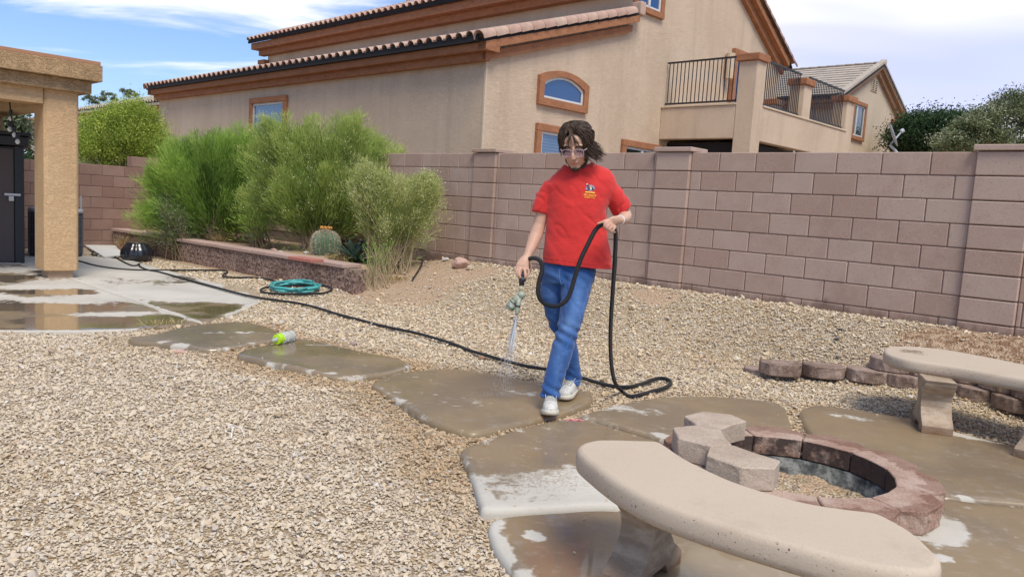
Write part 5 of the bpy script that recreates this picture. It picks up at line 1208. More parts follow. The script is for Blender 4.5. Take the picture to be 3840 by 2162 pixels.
CG = simple('cactus_green', (.10, .16, .09), .6, .25, 9); CY_ = simple('cactus_ochre', (.20, .17, .05), .6, .25, 9)
M['spine'] = leafmat('cactus_spine', [(0, (.35, .26, .16)), (1, (.72, .64, .50))], .1); M['spiney'] = leafmat('yellow_spine', [(0, (.45, .28, .04)), (1, (.82, .60, .14))], .1)
c1 = cactus('green ribbed barrel cactus with pale spines and orange fruit on top', ap(818, 641), .185, .36, 18, CG, M['spine'], 1, 90)
fr = MB()
for k in range(9): a = 2*PI*k/9; fr.lathe([(.010, 0), (.018, .015), (.016, .035), (.006, .042)], 8, (.075*math.cos(a), .075*math.sin(a), .385))
ob('fruit', fr.me('fruit', simple('orange_fruit', (.62, .28, .06), .6)), c1)
cactus('small golden-spined barrel cactus under the left shrub', ap(551, 598), .19, .26, 16, CY_, M['spiney'], 1, 900)
# agave
ag = thing('agave', 'green agave rosette with broad curved leaves beside the straw clump', 'agave', ap(892, 657)); am = simple('agave_leaf', (.09, .145, .095), .5, .3, 5)
for k in range(19):
    a = k*2.4; el = .25+.95*(k/19); L = .50-.12*(k/19); mb = MB(); V = []; n_ = 9
    for i in range(n_):
        t = i/(n_-1); w__ = .058*math.sin(PI*(.22+.78*t))**.8*(1-t*.25); x = L*(t*math.cos(el)+.15*t*t*(1 if el < .8 else -.3)); z = L*(t*math.sin(el)-.22*t*t*(1-el*.6))
        for s in (-1, 0, 1): V.append((x, s*w__, z+abs(s)*w__*.45)); 
        V.append((x, 0, z-.014*(1-t)))
    F_ = []
    for i in range(n_-1):
        b_ = i*4; F_ += [(b_, b_+1, b_+5, b_+4), (b_+1, b_+2, b_+6, b_+5), (b_+2, b_+3, b_+7, b_+6), (b_+3, b_, b_+4, b_+7)]
    mb.add(V, F_); ob('leaf', mb.me('leaf', am, True), ag, (0, 0, .0), (0, 0, a))
# straw clump, fine dry grass, weeds by the patio
def tuft(name, label, p, n_, r, h, mat_, cat, w__=.004, cur=.5, kind=None, lo=.0):
    P = np.zeros((n_, 3)); a = RNG.uniform(0, 6.28, n_); q = r*RNG.uniform(0, 1, n_)**.5; P[:, 0] = q*np.cos(a); P[:, 1] = q*np.sin(a); P[:, 2] = lo+RNG.uniform(0, h*.35, n_)
    D = np.stack([np.cos(a)*RNG.uniform(0, 1.1, n_), np.sin(a)*RNG.uniform(0, 1.1, n_), RNG.uniform(.3, 1.2, n_)], 1)+RNG.normal(0, .3, (n_, 3))
    me = blades(P, D, h*RNG.uniform(.5, 1.1, n_), np.full(n_, w__), RNG.uniform(0, 1, n_), name, mat_, cur); return ob(name, me, None, p, None, label, cat, kind=kind)
tuft('dry_grass', 'clump of curly yellow straw grass between the cactus and the agave', ap(856, 656), 1300, .14, .14, M['drygrass'], 'dry grass', .0045, .5)
tuft('dry_grass', 'thin dry brown grass under the left shrub around the golden cactus', ap(575, 606), 700, .3, .16, M['drygrass'], 'dry grass', .004, .2)
tuft('dry_grass', 'dead brown leaf litter at the foot of the straw-green shrub', at(1000, 680, 10.0), 260, .16, .07, M['drygrass'], 'dry grass', .006, .4)
for (x, y, lb, s) in [(405, 822, 'dry weeds growing in the gravel at the patio front corner', 60), (445, 819, 'thin straw weeds beside the first stepping slab', 40), (375, 826, 'sparse weeds at the patio edge, leftmost clump', 30)]:
    tuft('weed', lb, gt(x, y), s, .08, .09, M['drygrass'], 'weed', .004, .1)
# ---- trees beyond the walls
def crown(name, label, base, ells, nclump, nleaf, size, mat_, group=None, trunk_r=.08, cr=.22, cat='tree', tone=0., dens=1.):
    base = np.array(base, float); o = thing(name, label, cat, base, group=group); w_ = np.array([np.prod(e[1])**.66 for e in ells]); w_ /= w_.sum(); P, S = [], []; cs = []
    for k in range(nclump):
        c_, r_ = ells[RNG.choice(len(ells), p=w_)]; v = RNG.normal(0, 1, 3); v /= np.linalg.norm(v); q = RNG.uniform(.2, 1)**.45; c = np.array(c_)+v*np.array(r_)*q-base; cs.append(c)
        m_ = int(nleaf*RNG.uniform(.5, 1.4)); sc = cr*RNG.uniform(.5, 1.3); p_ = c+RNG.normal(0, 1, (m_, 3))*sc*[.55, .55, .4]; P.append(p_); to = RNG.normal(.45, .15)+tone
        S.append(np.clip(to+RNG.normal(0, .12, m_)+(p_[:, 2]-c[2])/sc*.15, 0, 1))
    P = np.concatenate(P); S = np.concatenate(S); N = RNG.normal(0, 1, P.shape)+[0, 0, .8]
    ob('crown', quads(P, N, size*RNG.uniform(.6, 1.4, len(P)), S, 'crown', mat_, 1.5), o); mb = MB(); top = np.mean(cs, 0)
    z0 = max(.6, top[2]*.35); mb.tube([(0, 0, -.3), (0.02, 0, z0*.6), (.03, 0, z0)], [trunk_r, trunk_r*.8, trunk_r*.6], 8)
    for c in cs[::max(1, len(cs)//26)]: mb.tube([(.03, 0, z0*.9), np.array([c[0]*.5, c[1]*.5, (z0+c[2])*.5]), c], [trunk_r*.45, trunk_r*.25, trunk_r*.06], 5, False)
    ob('trunk', mb.me('trunk', M['bark']), o); return o
def gb_(x, Y, z=.4): p = dpt(x, 700, Y); return (p.x, Y, z)
crown('leafy_tree', 'bright lime green feathery tree behind the brown block wall', gb_(300, 17.5), [E3(300, 350, 17.5, 95, 66, 1.0), E3(235, 375, 17, 50, 50, .8), E3(350, 325, 17.5, 55, 56, .8), E3(325, 292, 17.5, 50, 34, .5), E3(385, 370, 17.5, 38, 60, .6), E3(262, 305, 17.5, 22, 22, .3), E3(300, 300, 17.6, 14, 40, .3), E3(345, 280, 17.6, 14, 38, .3), E3(225, 330, 17.4, 16, 30, .3), E3(375, 300, 17.6, 16, 30, .3)], 900, 90, .015, M['lime'], None, .07, .24, tone=.12)
crown('leafy_tree', 'dense dark green tree behind the right end of the wall', gb_(2330, 26), [E3(2350, 350, 26, 85, 62, 2), E3(2310, 330, 26, 38, 40, 1.5), E3(2400, 330, 26, 45, 48, 1.5)], 520, 130, .032, M['dkleaf'], None, .16, .42, tone=.08)
crown('leafy_tree', 'tall silvery olive tree at the right edge of the view', gb_(2520, 21), [E3(2475, 305, 21, 34, 32, 1.0), E3(2510, 285, 21, 28, 26, 1.0), E3(2560, 262, 21, 34, 30, 1.0), E3(2440, 330, 21, 40, 28, 1.0), E3(2470, 350, 21, 55, 24, 1.0), E3(2580, 320, 21, 30, 34, 1.0), E3(2400, 362, 21, 40, 18, .8), E3(2540, 365, 21, 70, 14, 1), E3(2620, 280, 21, 50, 50, 1.2)], 330, 130, .026, M['greyleaf'], None, .10, .27, tone=.20)
crown('leafy_tree', 'dark bushy tree seen under the patio cover at far left', gb_(35, 19), [E3(28, 335, 19, 20, 50, .6), E3(8, 310, 19, 24, 40, .6)], 130, 60, .04, M['sage'], None, .1, .35, tone=-.05)
crown('conifer_bush', 'small dark green bush above the wall between shed and column', gb_(75, 16.2), [E3(72, 415, 16.2, 24, 16, .4), E3(68, 400, 16.2, 7, 14, .15)], 60, 60, .022, M['pine'], None, .04, .13, cat='bush')
for i, (x, y, rx, ry) in enumerate([(268, 243, 20, 12), (232, 250, 12, 9), (327, 236, 12, 10)]):
    crown('distant_tree', ['distant treetop above the far roof, largest and in the middle', 'distant treetop next to the patio cover fascia', 'distant thin treetop nearest the roof vent'][i], gb_(x, 60), [E3(x, y, 60, rx, ry, 1.5)], 30, 40, .05, M['sage'], 'distant trees over the far roof', .05, .16)  # greyed sage leaf colour paints distance haze onto these crowns
# ================================================================ PERSON
from mathutils.bvhtree import BVHTree
from mathutils import Quaternion
def ploft(rings, seg=20):
    """closed lofted tube; rings = (centre, half width, half depth[, side vector]) perpendicular to the path"""
    n_ = len(rings); V = []; C_ = [Vector(r[0]) for r in rings]
    for i, r in enumerate(rings):
        t = (C_[min(i+1, n_-1)]-C_[max(i-1, 0)]).normalized(); side = Vector(r[3]) if len(r) > 3 else Vector((1, 0, 0))
        a = (side-t*side.dot(t)).normalized(); b = t.cross(a)
        for k in range(seg):
            an = 2*PI*k/seg; V.append(C_[i]+a*(r[1]*math.cos(an))+b*(r[2]*math.sin(an)))
    F_ = [(i*seg+k, i*seg+(k+1) % seg, (i+1)*seg+(k+1) % seg, (i+1)*seg+k) for i in range(n_-1) for k in range(seg)]
    c0, c1 = len(V), len(V)+1; V += [C_[0], C_[-1]]
    F_ += [(k, c0, (k+1) % seg) for k in range(seg)][0:0]+[((k+1) % seg, k, c0) for k in range(seg)]+[((n_-1)*seg+k, (n_-1)*seg+(k+1) % seg, c1) for k in range(seg)]
    return V, F_
def pell(c, r, R=None, seg=20, rg=12):
    V = []; F_ = []
    for i in range(1, rg):
        th = PI*i/rg
        for k in range(seg):
            an = 2*PI*k/seg; v = Vector((r[0]*math.sin(th)*math.cos(an), r[1]*math.sin(th)*math.sin(an), r[2]*math.cos(th))); V.append((R @ v if R else v)+Vector(c))
    for i in range(rg-2):
        for k in range(seg): F_.append((i*seg+k, (i+1)*seg+k, (i+1)*seg+(k+1) % seg, i*seg+(k+1) % seg))
    t0, t1 = len(V), len(V)+1; V += [Vector(c)+(R @ Vector((0, 0, r[2])) if R else Vector((0, 0, r[2]))), Vector(c)-(R @ Vector((0, 0, r[2])) if R else Vector((0, 0, r[2])))]
    F_ += [(k, (k+1) % seg, t0) for k in range(seg)]+[((rg-2)*seg+(k+1) % seg, (rg-2)*seg+k, t1) for k in range(seg)]
    return V, F_
def fuse(name, shapes, vox, smooth_it=4, mat_=None, disp=None, cut=None):
    """union of closed shapes by voxel remesh -> ONE continuous skin"""
    mb = MB()
    for V, F_ in shapes: mb.add(V, F_)
    me = mb.me('tmp'); o = bpy.data.objects.new('tmp', me); C.objects.link(o); md_ = o.modifiers.new('r', 'REMESH'); md_.mode = 'VOXEL'; md_.voxel_size = vox; md_.use_smooth_shade = True
    if smooth_it: s_ = o.modifiers.new('s', 'SMOOTH'); s_.factor = .5; s_.iterations = smooth_it
    dg = bpy.context.evaluated_depsgraph_get(); out = bpy.data.meshes.new_from_object(o.evaluated_get(dg)); bpy.data.objects.remove(o); bpy.data.meshes.remove(me); out.name = name
    if disp:
        n_ = len(out.vertices); P = np.empty(n_*3, np.float32); N = np.empty(n_*3, np.float32); out.vertices.foreach_get('co', P); out.vertex_normals.foreach_get('vector', N); P = P.reshape(-1, 3); N = N.reshape(-1, 3)
        P2 = P+N*disp(P, N)[:, None]; out.vertices.foreach_set('co', P2.astype(np.float32).ravel()); out.update()
    out.materials.clear(); 
    if mat_: out.materials.append(mat_)
    out.polygons.foreach_set('use_smooth', [True]*len(out.polygons)); return out
PY = 4.72
def K(Y): return Y/FOC
PB = gp(1415, 1030, .037); person = thing('person', 'man in red t-shirt and blue jeans walking and watering with a black hose', 'person', (PB.x, PB.y, .037)); PO = Vector(person.location)
def pob(name, me, parent=None, **k):
    """mesh given in world coordinates, hung under the person"""
    n_ = len(me.vertices); P = np.empty(n_*3, np.float32); me.vertices.foreach_get('co', P); P = P.reshape(-1, 3)-np.array(PO, np.float32); me.vertices.foreach_set('co', P.ravel()); me.update(); return ob(name, me, parent or person, **k)
# --- materials
def clothmat(name, a, b, fib, bs, rough=.9, worn=None):
    m_, t = mat(name); pos = t.n('ShaderNodeNewGeometry').outputs['Position']; n_ = t.noise(pos, 7, 5, .6); f = t.noise(t.scalev(pos, fib), 1, 4, .6)
    c = t.mix(t.math('ADD', t.math('MULTIPLY', n_, .5), t.math('MULTIPLY', f, .5)), a, b)
    if worn: w__ = t.n('ShaderNodeAttribute', attribute_name='worn').outputs['Fac']; c = t.mix(t.math('MULTIPLY', w__, .6), c, worn)
    wr = t.n('ShaderNodeTexNoise', {'Vector': t.scalev(pos, (9, 9, 22)), 'Scale': 1., 'Detail': 3., 'Distortion': 1.2}).outputs[0]
    nb = bump(t, wr, .28, .010); finish(t, col=c, rough=rough, spec=.15, sheen=.2, normal=bump(t, f, bs, .001, nb)); return m_
M['shirt'] = clothmat('red_cotton', (.56, .028, .026), (.66, .050, .044), (700, 700, 500), .3)
M['denim'] = clothmat('blue_denim', (.016, .055, .19), (.050, .140, .37), (900, 900, 130), .5, worn=(.20, .34, .60))
def skinmat():
    m_, t = mat('skin'); a = t.n('ShaderNodeAttribute', attribute_name='flush').outputs['Fac']; b_ = t.n('ShaderNodeAttribute', attribute_name='beard').outputs['Fac']; pos = t.n('ShaderNodeNewGeometry').outputs['Position']
    c = t.mix(t.noise(pos, 30, 4), (.53, .31, .21), (.62, .385, .275)); c = t.mix(a, c, (.50, .17, .125)); c = t.mix(t.math('MULTIPLY', b_, .85), c, (.045, .025, .018))
    finish(t, col=c, rough=.5, sss=.08, spec=.35, normal=bump(t, t.noise(pos, 400, 3), .15, .001)); return m_
M['skin'] = skinmat()
# --- head frame
HS = 1.07
hy, hp_, hr_ = math.radians(-14), math.radians(-24), math.radians(4)
HQ = Quaternion((0, 0, 1), PI+hy) @ Quaternion((1, 0, 0), hp_) @ Quaternion((0, 1, 0), hr_); HR = HQ.to_matrix()
HO = dpt(1449, 367, 4.655)
def hd(x, y, z): return HO+HR @ (Vector((x, y, z))*HS)       # x: towards his right is +, y: forward, z: up
def hell(c, r): return pell(hd(*c), [q*HS for q in r], HR)
heads = [hell((0, -.012, .030), (.077, .096, .088)), hell((0, .030, -.030), (.060, .066, .088)), hell((0, .058, -.098), (.030, .028, .024)), hell((0, .072, -.104), (.018, .014, .016)),
         hell((.034, .062, -.030), (.026, .024, .030)), hell((-.034, .062, -.030), (.026, .024, .030)), hell((.032, .078, .028), (.024, .013, .010)), hell((-.032, .078, .028), (.024, .013, .010)),
         hell((.044, .012, -.070), (.018, .036, .026)), hell((-.044, .012, -.070), (.018, .036, .026)), hell((0, .060, .045), (.058, .030, .040)),
         ploft([(hd(0, .082, .024), .0065*HS, .008*HS), (hd(0, .098, .004), .008*HS, .012*HS), (hd(0, .113, -.018), .0105*HS, .014*HS), (hd(0, .119, -.032), .0135*HS, .012*HS), (hd(0, .102, -.041), .009*HS, .009*HS)], 12),
         hell((.0135, .101, -.034), (.0085, .010, .008)), hell((-.0135, .101, -.034), (.0085, .010, .008)),
         hell((0, .090, -.056), (.020, .008, .007)), hell((0, .094, -.0615), (.023, .009, .0045)), hell((0, .093, -.0725), (.020, .009, .0055)),
         hell((.078, -.004, -.010), (.007, .016, .028)), hell((-.078, -.004, -.010), (.007, .016, .028))]
NB = dpt(1459, 438, 4.74)
heads.append(ploft([(NB+Vector((0, .01, -.10)), .075, .065), (NB, .060, .058), (HO.lerp(NB, .55)+Vector((0, .01, 0)), .055, .056), (hd(0, -.028, -.04), .052, .058), (hd(0, -.03, .02), .05, .055)]))
# --- arms and hands (screen column, row, distance)
def D3(x, y, Y): return dpt(x, y, Y)
armR = [(D3(1392, 476, 4.76), .042, .046), (D3(1373, 507, 4.77), .043, .047), (D3(1361, 545, 4.77), .041, .044), (D3(1356, 566, 4.765), .038, .042), (D3(1348, 590, 4.745), .042, .040), (D3(1338, 615, 4.71), .036, .034), (D3(1328, 638, 4.67), .025, .022), (D3(1323, 650, 4.65), .026, .019)]
armL = [(D3(1520, 478, 4.76), .042, .046), (D3(1546, 504, 4.80), .044, .048), (D3(1568, 532, 4.83), .041, .042), (D3(1573, 543, 4.80), .040, .041), (D3(1569, 549, 4.73), .041, .039), (D3(1565, 552, 4.65), .035, .032), (D3(1560, 553, 4.56), .025, .022), (D3(1556, 553, 4.53), .026, .020)]
def finger(pts, r0=.0092, r1=.0070): 
    pts = [Vector(p) for p in pts]; pts = catmull(pts, 3); n_ = len(pts); return ploft([(p, r0+(r1-r0)*i/(n_-1), r0+(r1-r0)*i/(n_-1)) for i, p in enumerate(pts)], 10)
hands = []
# right hand hangs and closes round the upright handle of the sprayer
yR = 4.62
pR0, pR1 = D3(1322, 648, 4.65), D3(1312, 672, yR)
hands.append(ploft([(pR0, .026, .019), (D3(1318, 657, 4.635), .034, .018), (D3(1314, 667, 4.625), .040, .0175), (D3(1312, 676, yR), .040, .0155), (D3(1312, 680, yR), .034, .012)]))
hands.append(finger([D3(1301, 674, 4.62), D3(1300, 684, 4.60), D3(1303, 693, 4.585), D3(1307, 699, 4.59)], .0098, .0078))
hands.append(finger([D3(1308, 675, 4.61), D3(1306, 688, 4.585), D3(1309, 698, 4.58), D3(1314, 701, 4.60)], .0098, .0078))
hands.append(finger([D3(1319, 676, 4.61), D3(1321, 688, 4.58), D3(1321, 697, 4.575), D3(1317, 701, 4.595)], .0100, .0080))
hands.append(finger([D3(1326, 672, 4.62), D3(1330, 682, 4.61), D3(1328, 690, 4.60), D3(1322, 694, 4.60)], .0092, .0070))
hands.append(finger([D3(1328, 658, 4.66), D3(1334, 668, 4.66), D3(1333, 680, 4.655), D3(1326, 687, 4.65)], .0120, .0088))
# left hand, palm down, fingers curling over the hose, index finger stretched along it
hands.append(ploft([(D3(1557, 553, 4.53), .021, .026), (D3(1549, 554, 4.50), .022, .033), (D3(1540, 557, 4.475), .021, .038), (D3(1533, 560, 4.465), .018, .038)], 20))
hands[-1] = ploft([(D3(1557, 553, 4.535), .024, .022, (0, -.3, 1)), (D3(1549, 555, 4.505), .032, .019, (.25, -.3, 1)), (D3(1541, 558, 4.485), .038, .0175, (.35, -.2, 1)), (D3(1535, 561, 4.478), .038, .015, (.4, -.1, 1))], 20)
hands.append(finger([D3(1534, 552, 4.47), D3(1524, 554, 4.455), D3(1513, 558.5, 4.45), D3(1501, 563, 4.45)], .0095, .0068))
hands.append(finger([D3(1534, 556, 4.465), D3(1524, 561, 4.445), D3(1519, 570, 4.445), D3(1525, 575, 4.47)], .0100, .0080))
hands.append(finger([D3(1537, 562, 4.465), D3(1529, 568, 4.44), D3(1526, 576, 4.44), D3(1532, 580, 4.47)], .0100, .0080))
hands.append(finger([D3(1542, 567, 4.47), D3(1535, 573, 4.445), D3(1533, 580, 4.445), D3(1539, 583, 4.475)], .0095, .0075))
hands.append(finger([D3(1548, 569, 4.48), D3(1543, 576, 4.46), D3(1541, 582, 4.46), D3(1546, 584, 4.485)], .0085, .0066))
hands.append(finger([D3(1546, 558, 4.53), D3(1535, 563, 4.53), D3(1526, 566, 4.52)], .0110, .0080))
core = [ploft([(D3(1430, 690, 4.74), .13, .10), (D3(1447, 600, 4.75), .14, .10), (D3(1453, 500, 4.76), .15, .10), (D3(1457, 455, 4.76), .15, .075), (D3(1459, 440, 4.75), .08, .06)])]
# legs inside the jeans
LF = [(1455, 683, 41, 4.73), (1446, 743, 37, 4.68), (1438, 790, 32, 4.63), (1426, 837, 27.5, 4.60), (1412, 886, 28, 4.58), (1397, 936, 25.5, 4.56), (1386, 975, 23, 4.55), (1383, 998, 23, 4.545)]
LR = [(1393, 683, 33, 4.78), (1389, 743, 31, 4.79), (1399, 790, 28, 4.81), (1417, 837, 25, 4.84), (1433, 886, 23, 4.88), (1439, 930, 21.5, 4.92), (1441, 961, 22, 4.94)]
for LL, an in ((LF, (1382, 1012, 4.55)), (LR, (1443, 978, 4.95))):
    core.append(ploft([(D3(x, y, Y), w_*.62*K(Y), w_*.62*K(Y)) for x, y, w_, Y in LL[:-1]]+[(D3(*an), .035, .04)]))
body = fuse('body', heads+[ploft(armR), ploft(armL)]+hands+core, .0042, 2, M['skin'])
n_ = len(body.vertices); P = np.empty(n_*3, np.float32); body.vertices.foreach_get('co', P); P = P.reshape(-1, 3)
Lh = ((P-np.array(HO)) @ np.array(HR))/HS      # head-local coordinates
def g_(c, r): return np.exp(-(((Lh-np.array(c))/np.array(r))**2).sum(1))
fl = 1.1*g_((0, .096, -.068), (.023, .02, .0085))+.35*g_((0, .112, -.03), (.014, .016, .014))+.22*g_((.04, .07, -.03), (.025, .03, .022))+.22*g_((-.04, .07, -.03), (.025, .03, .022))+.5*g_((.078, 0, -.01), (.012, .03, .03))+.5*g_((-.078, 0, -.01), (.012, .03, .03))
fl = fl+.6*g_((0, .101, -.0668), (.019, .012, .0016))*1.2
for c in (D3(1318, 690, 4.58), D3(1305, 690, 4.59), D3(1524, 563, 4.45), D3(1531, 570, 4.44), D3(1506, 561, 4.45)): fl = fl+.35*np.exp(-(((P-np.array(c))/.022)**2).sum(1))
hx = np.abs(Lh[:, 0]); jaw = np.clip((hx-.046)/.008, 0, 1)*np.clip((.066-Lh[:, 1])/.012, 0, 1)*(Lh[:, 2] < .0)*(Lh[:, 2] > -.125)*(Lh[:, 1] > -.002)
under = (Lh[:, 2] < -.100)*(Lh[:, 2] > -.135)*(Lh[:, 1] > .02)*1.; strap = np.clip((-.074-Lh[:, 2]-.75*np.clip(.054-hx, 0, 1))/.006, 0, 1)*(Lh[:, 1] > .0)*(Lh[:, 2] > -.135)*(hx > .012)
gotee = g_((0, .084, -.098), (.014, .03, .006))*.8
beard = np.clip(np.maximum.reduce([jaw, under, strap, gotee]), 0, 1)*(np.linalg.norm(Lh, axis=1) < .17)
set_attr(body, 'flush', np.clip(fl, 0, 1)); set_attr(body, 'beard', beard)
eyeS = .8*g_((.033, .085, .006), (.018, .02, .010))+.8*g_((-.033, .085, .006), (.018, .02, .010))
N = np.empty(n_*3, np.float32); body.vertex_normals.foreach_get('vector', N); N = N.reshape(-1, 3)
P -= N*(eyeS*.009*HS)[:, None]; body.vertices.foreach_set('co', P.ravel()); body.update()
bi = np.where(beard > .55)[0]; hb = RNG.choice(bi, 2600); 
bhair = blades(P[hb]+0., N[hb]*.5+np.array(HR @ Vector((0, .25, -.9)))+RNG.normal(0, .3, (2600, 3)), RNG.uniform(.005, .011, 2600), np.full(2600, .0011), RNG.uniform(0, .5, 2600), 'beard', None)
M['hairb'] = leafmat('dark_hair', [(0, (.018, .010, .007)), (.5, (.045, .026, .017)), (1, (.12, .075, .045))], .0, .4, .5); bhair.materials.append(M['hairb'])
bodyo = pob('body', body)
pob('beard', bhair)
# brows, lids
fm = simple('brow_hair', (.03, .018, .012), .6)
mb = MB()
for s in (-1, 1): mb.tube([hd(s*.014, .094, .022), hd(s*.028, .096, .029), hd(s*.044, .088, .028), hd(s*.054, .076, .022)], [.0035*HS, .0045*HS, .0038*HS, .0015*HS], 6)
pob('eyebrows', mb.me('eyebrows', fm, True))
mb = MB()
for s in (-1, 1): mb.tube([hd(s*.020, .0835, .000), hd(s*.028, .0875, -.0035), hd(s*.038, .0855, -.0035), hd(s*.046, .078, .0)], .0016*HS, 5)
pob('eyelashes', mb.me('eyelashes', fm, True))
# glasses
gm_, t = mat('clear_pink_frame'); finish(t, col=(.78, .64, .66), rough=.12, trans=.55, ior=1.3, spec=.5)
lm_, t = mat('purple_lens'); finish(t, col=(.55, .48, .72), rough=.05, trans=.85, ior=1.05, alpha=.50, spec=.6)
gl = None; mb = MB()
for s in (-1, 1):
    pts = []
    for k in range(25):
        a = 2*PI*k/24; r_ = 1/(abs(math.cos(a))**3.2+abs(math.sin(a))**3.2)**(1/3.2); pts.append(hd(s*(.0335+.0265*r_*math.cos(a)), .108-.05*max(0, abs(s*(.0335+.0265*r_*math.cos(a)))-.02)**1.3*2, -.004+.0205*r_*math.sin(a)*(1-.08*math.cos(a)*0)))
    mb.tube(pts, .0022*HS, 6, False)
mb.tube([hd(-.009, .108, .006), hd(0, .110, .009), hd(.009, .108, .006)], .003*HS, 6)
for s in (-1, 1): mb.tube([hd(s*.060, .102, .008), hd(s*.070, .085, .008), hd(s*.078, .02, .004), hd(s*.080, -.005, .0)], .0028*HS, 6)
gl = pob('glasses', mb.me('glasses', gm_, True))
for s in (-1, 1):
    V = [hd(s*.0335, .1075, -.004)]
    for k in range(24):
        a = 2*PI*k/24; r_ = 1/(abs(math.cos(a))**3.2+abs(math.sin(a))**3.2)**(1/3.2); V.append(hd(s*(.0335+.0255*r_*math.cos(a)), .1075-.05*max(0, abs(.0335+.0255*r_*math.cos(a))-.02)**1.3*2, -.004+.0195*r_*math.sin(a)))
    pob('lens', mesh('lens', V, [(0, k+1, (k+1) % 24+1) for k in range(24)], lm_, True), gl)
# hair
def hsurf(phi, el, k=1.):
    """point on the scalp: phi 0 = front, + = viewer's right; el 90 = crown"""
    e_ = math.radians(el); p_ = math.radians(phi); return Vector((-math.sin(p_)*math.cos(e_)*.083*k, -.012+math.cos(p_)*math.cos(e_)*.101*k, .030+math.sin(e_)*.093*k))
cap = [hell((0, -.022, .042), (.083, .098, .087)), hell((0, -.05, -.005), (.072, .066, .075))]
locks = MB(); LS = []
rr2 = random.Random(11)
def lock(pts, r, seg=5):
    pts = catmull([hd(*p) for p in pts], 4); n_ = len(pts); n0 = len(locks.v); locks.tube(pts, [r*HS*(1-.85*(i/(n_-1))**2.2)*(.55+.45*min(1, i/3)) for i in range(n_)], seg); LS.extend([rr2.uniform(.05, .95)]*(len(locks.v)-n0))
for k in range(1050):
    phi = rr2.uniform(-180, 180); part_ = -8; layer = rr2.uniform(1.0, 1.11); sgn = 1 if phi > part_ else -1
    if abs(phi) < 38: end = rr2.uniform(43, 58)
    elif phi < 0: end = rr2.uniform(-22, 4)
    else: end = rr2.uniform(-26, 2)
    if abs(phi) > 110: end = rr2.uniform(-45, -25)
    wa, wp = rr2.uniform(1.5, 4.5), rr2.uniform(0, 6.28)
    root = rr2.uniform(72, 92); pts = []; st = 7; swirl = rr2.uniform(-16, 16)
    phi0 = part_+ (phi-part_)*rr2.uniform(.15, .6)
    for i in range(st):
        t_ = i/(st-1); el = root+(end-root)*t_; ph = phi0+(phi-phi0)*min(1, t_*1.6)+swirl*math.sin(t_*PI*1.3)*.5+wa*math.sin(t_*9+wp); kk = layer*(1.03+.05*math.sin(t_*PI)+.012*math.sin(t_*11+wp))
        pts.append(hsurf(ph, el, kk)+Vector((rr2.gauss(0, .003), rr2.gauss(0, .003), rr2.gauss(0, .003))))
    last = pts[-1]
    if abs(phi) >= 38:
        out = Vector((-math.sin(math.radians(phi)), math.cos(math.radians(phi))*.4, 0)); wind = 1.05 if phi > 0 else .15; L = rr2.uniform(.015, .058) if phi > 0 else rr2.uniform(.008, .03)
        pts.append(last+out*L*.55*wind+Vector((0, 0, -L*.8))); pts.append(last+out*L*(1.0*wind+.1)+Vector((-.012*wind, 0, -L*1.35)))
    else: pts.append(last+Vector((rr2.uniform(-.02, .02), .004, -rr2.uniform(.002, .012))))
    lock([tuple(p) for p in pts], rr2.uniform(.0020, .0044))
for k in range(11):      # curved forelocks that cross the forehead
    q = k/10; x0 = rr2.uniform(-.012, .016); x1 = rr2.choice([-.034, -.022, -.012, .0, .022, .036])+rr2.uniform(-.008, .008); z1 = .048-abs(x1)*.35+rr2.uniform(-.012, .014)
    lock([(x0+.006, .02, .122), (x0+.010, .062, .114), (x0*.5+x1*.3, .097, .092), (x1*.7+rr2.uniform(-.006, .006), .112, .066), (x1, .108, z1), (x1+rr2.uniform(-.010, .010), .104, z1-rr2.uniform(.006, .014))], rr2.uniform(.0022, .0038))
hair = locks.me('hair', None, True); hm, t = mat('brown_hair'); a = t.n('ShaderNodeAttribute', attribute_name='shade').outputs['Fac']; pos = t.n('ShaderNodeNewGeometry').outputs['Position']
c = t.ramp(t.math('ADD', t.math('MULTIPLY', a, .75), t.math('MULTIPLY', t.noise(pos, 90, 3), .25)), [(0, (.016, .009, .006)), (.5, (.045, .026, .016)), (1, (.125, .075, .045))]); finish(t, col=c, rough=.5, spec=.28); hair.materials.append(hm)
set_attr(hair, 'shade', LS); ho = pob('hair', hair)
capm = fuse('hair_base', cap, .006, 2, None); capm.materials.append(simple('hair_base_brown', (.035, .021, .015), .6)); pob('hair_base', capm, ho)
# --- t-shirt
def R3(x, y, hw, Y, dd_): return (D3(x, y, Y), hw*K(Y), dd_, (1, 0, 0))
sh = [ploft([R3(1450, 410, 33, 4.77, .062), R3(1451, 418, 42, 4.765, .072), R3(1453, 430, 62, 4.76, .086), R3(1455, 443, 80, 4.76, .100), R3(1457, 455, 90, 4.76, .112), R3(1457, 470, 93, 4.76, .122), R3(1454, 492, 84, 4.76, .130), R3(1451, 518, 75, 4.755, .133), R3(1450, 550, 74, 4.75, .130), R3(1450, 600, 79, 4.745, .128), R3(1451, 640, 84, 4.74, .132), R3(1452, 668, 87, 4.735, .136), R3(1452, 700, 87, 4.735, .136)], 32),
      ploft([(D3(1402, 470, 4.76), .052, .060), (D3(1381, 474, 4.765), .055, .064), (D3(1369, 494, 4.77), .054, .062), (D3(1361, 518, 4.77), .053, .060), (D3(1357, 536, 4.765), .050, .058)]),
      ploft([(D3(1508, 470, 4.76), .052, .060), (D3(1529, 474, 4.77), .058, .064), (D3(1545, 494, 4.785), .063, .066), (D3(1557, 514, 4.80), .066, .066), (D3(1565, 529, 4.81), .067, .066)])]
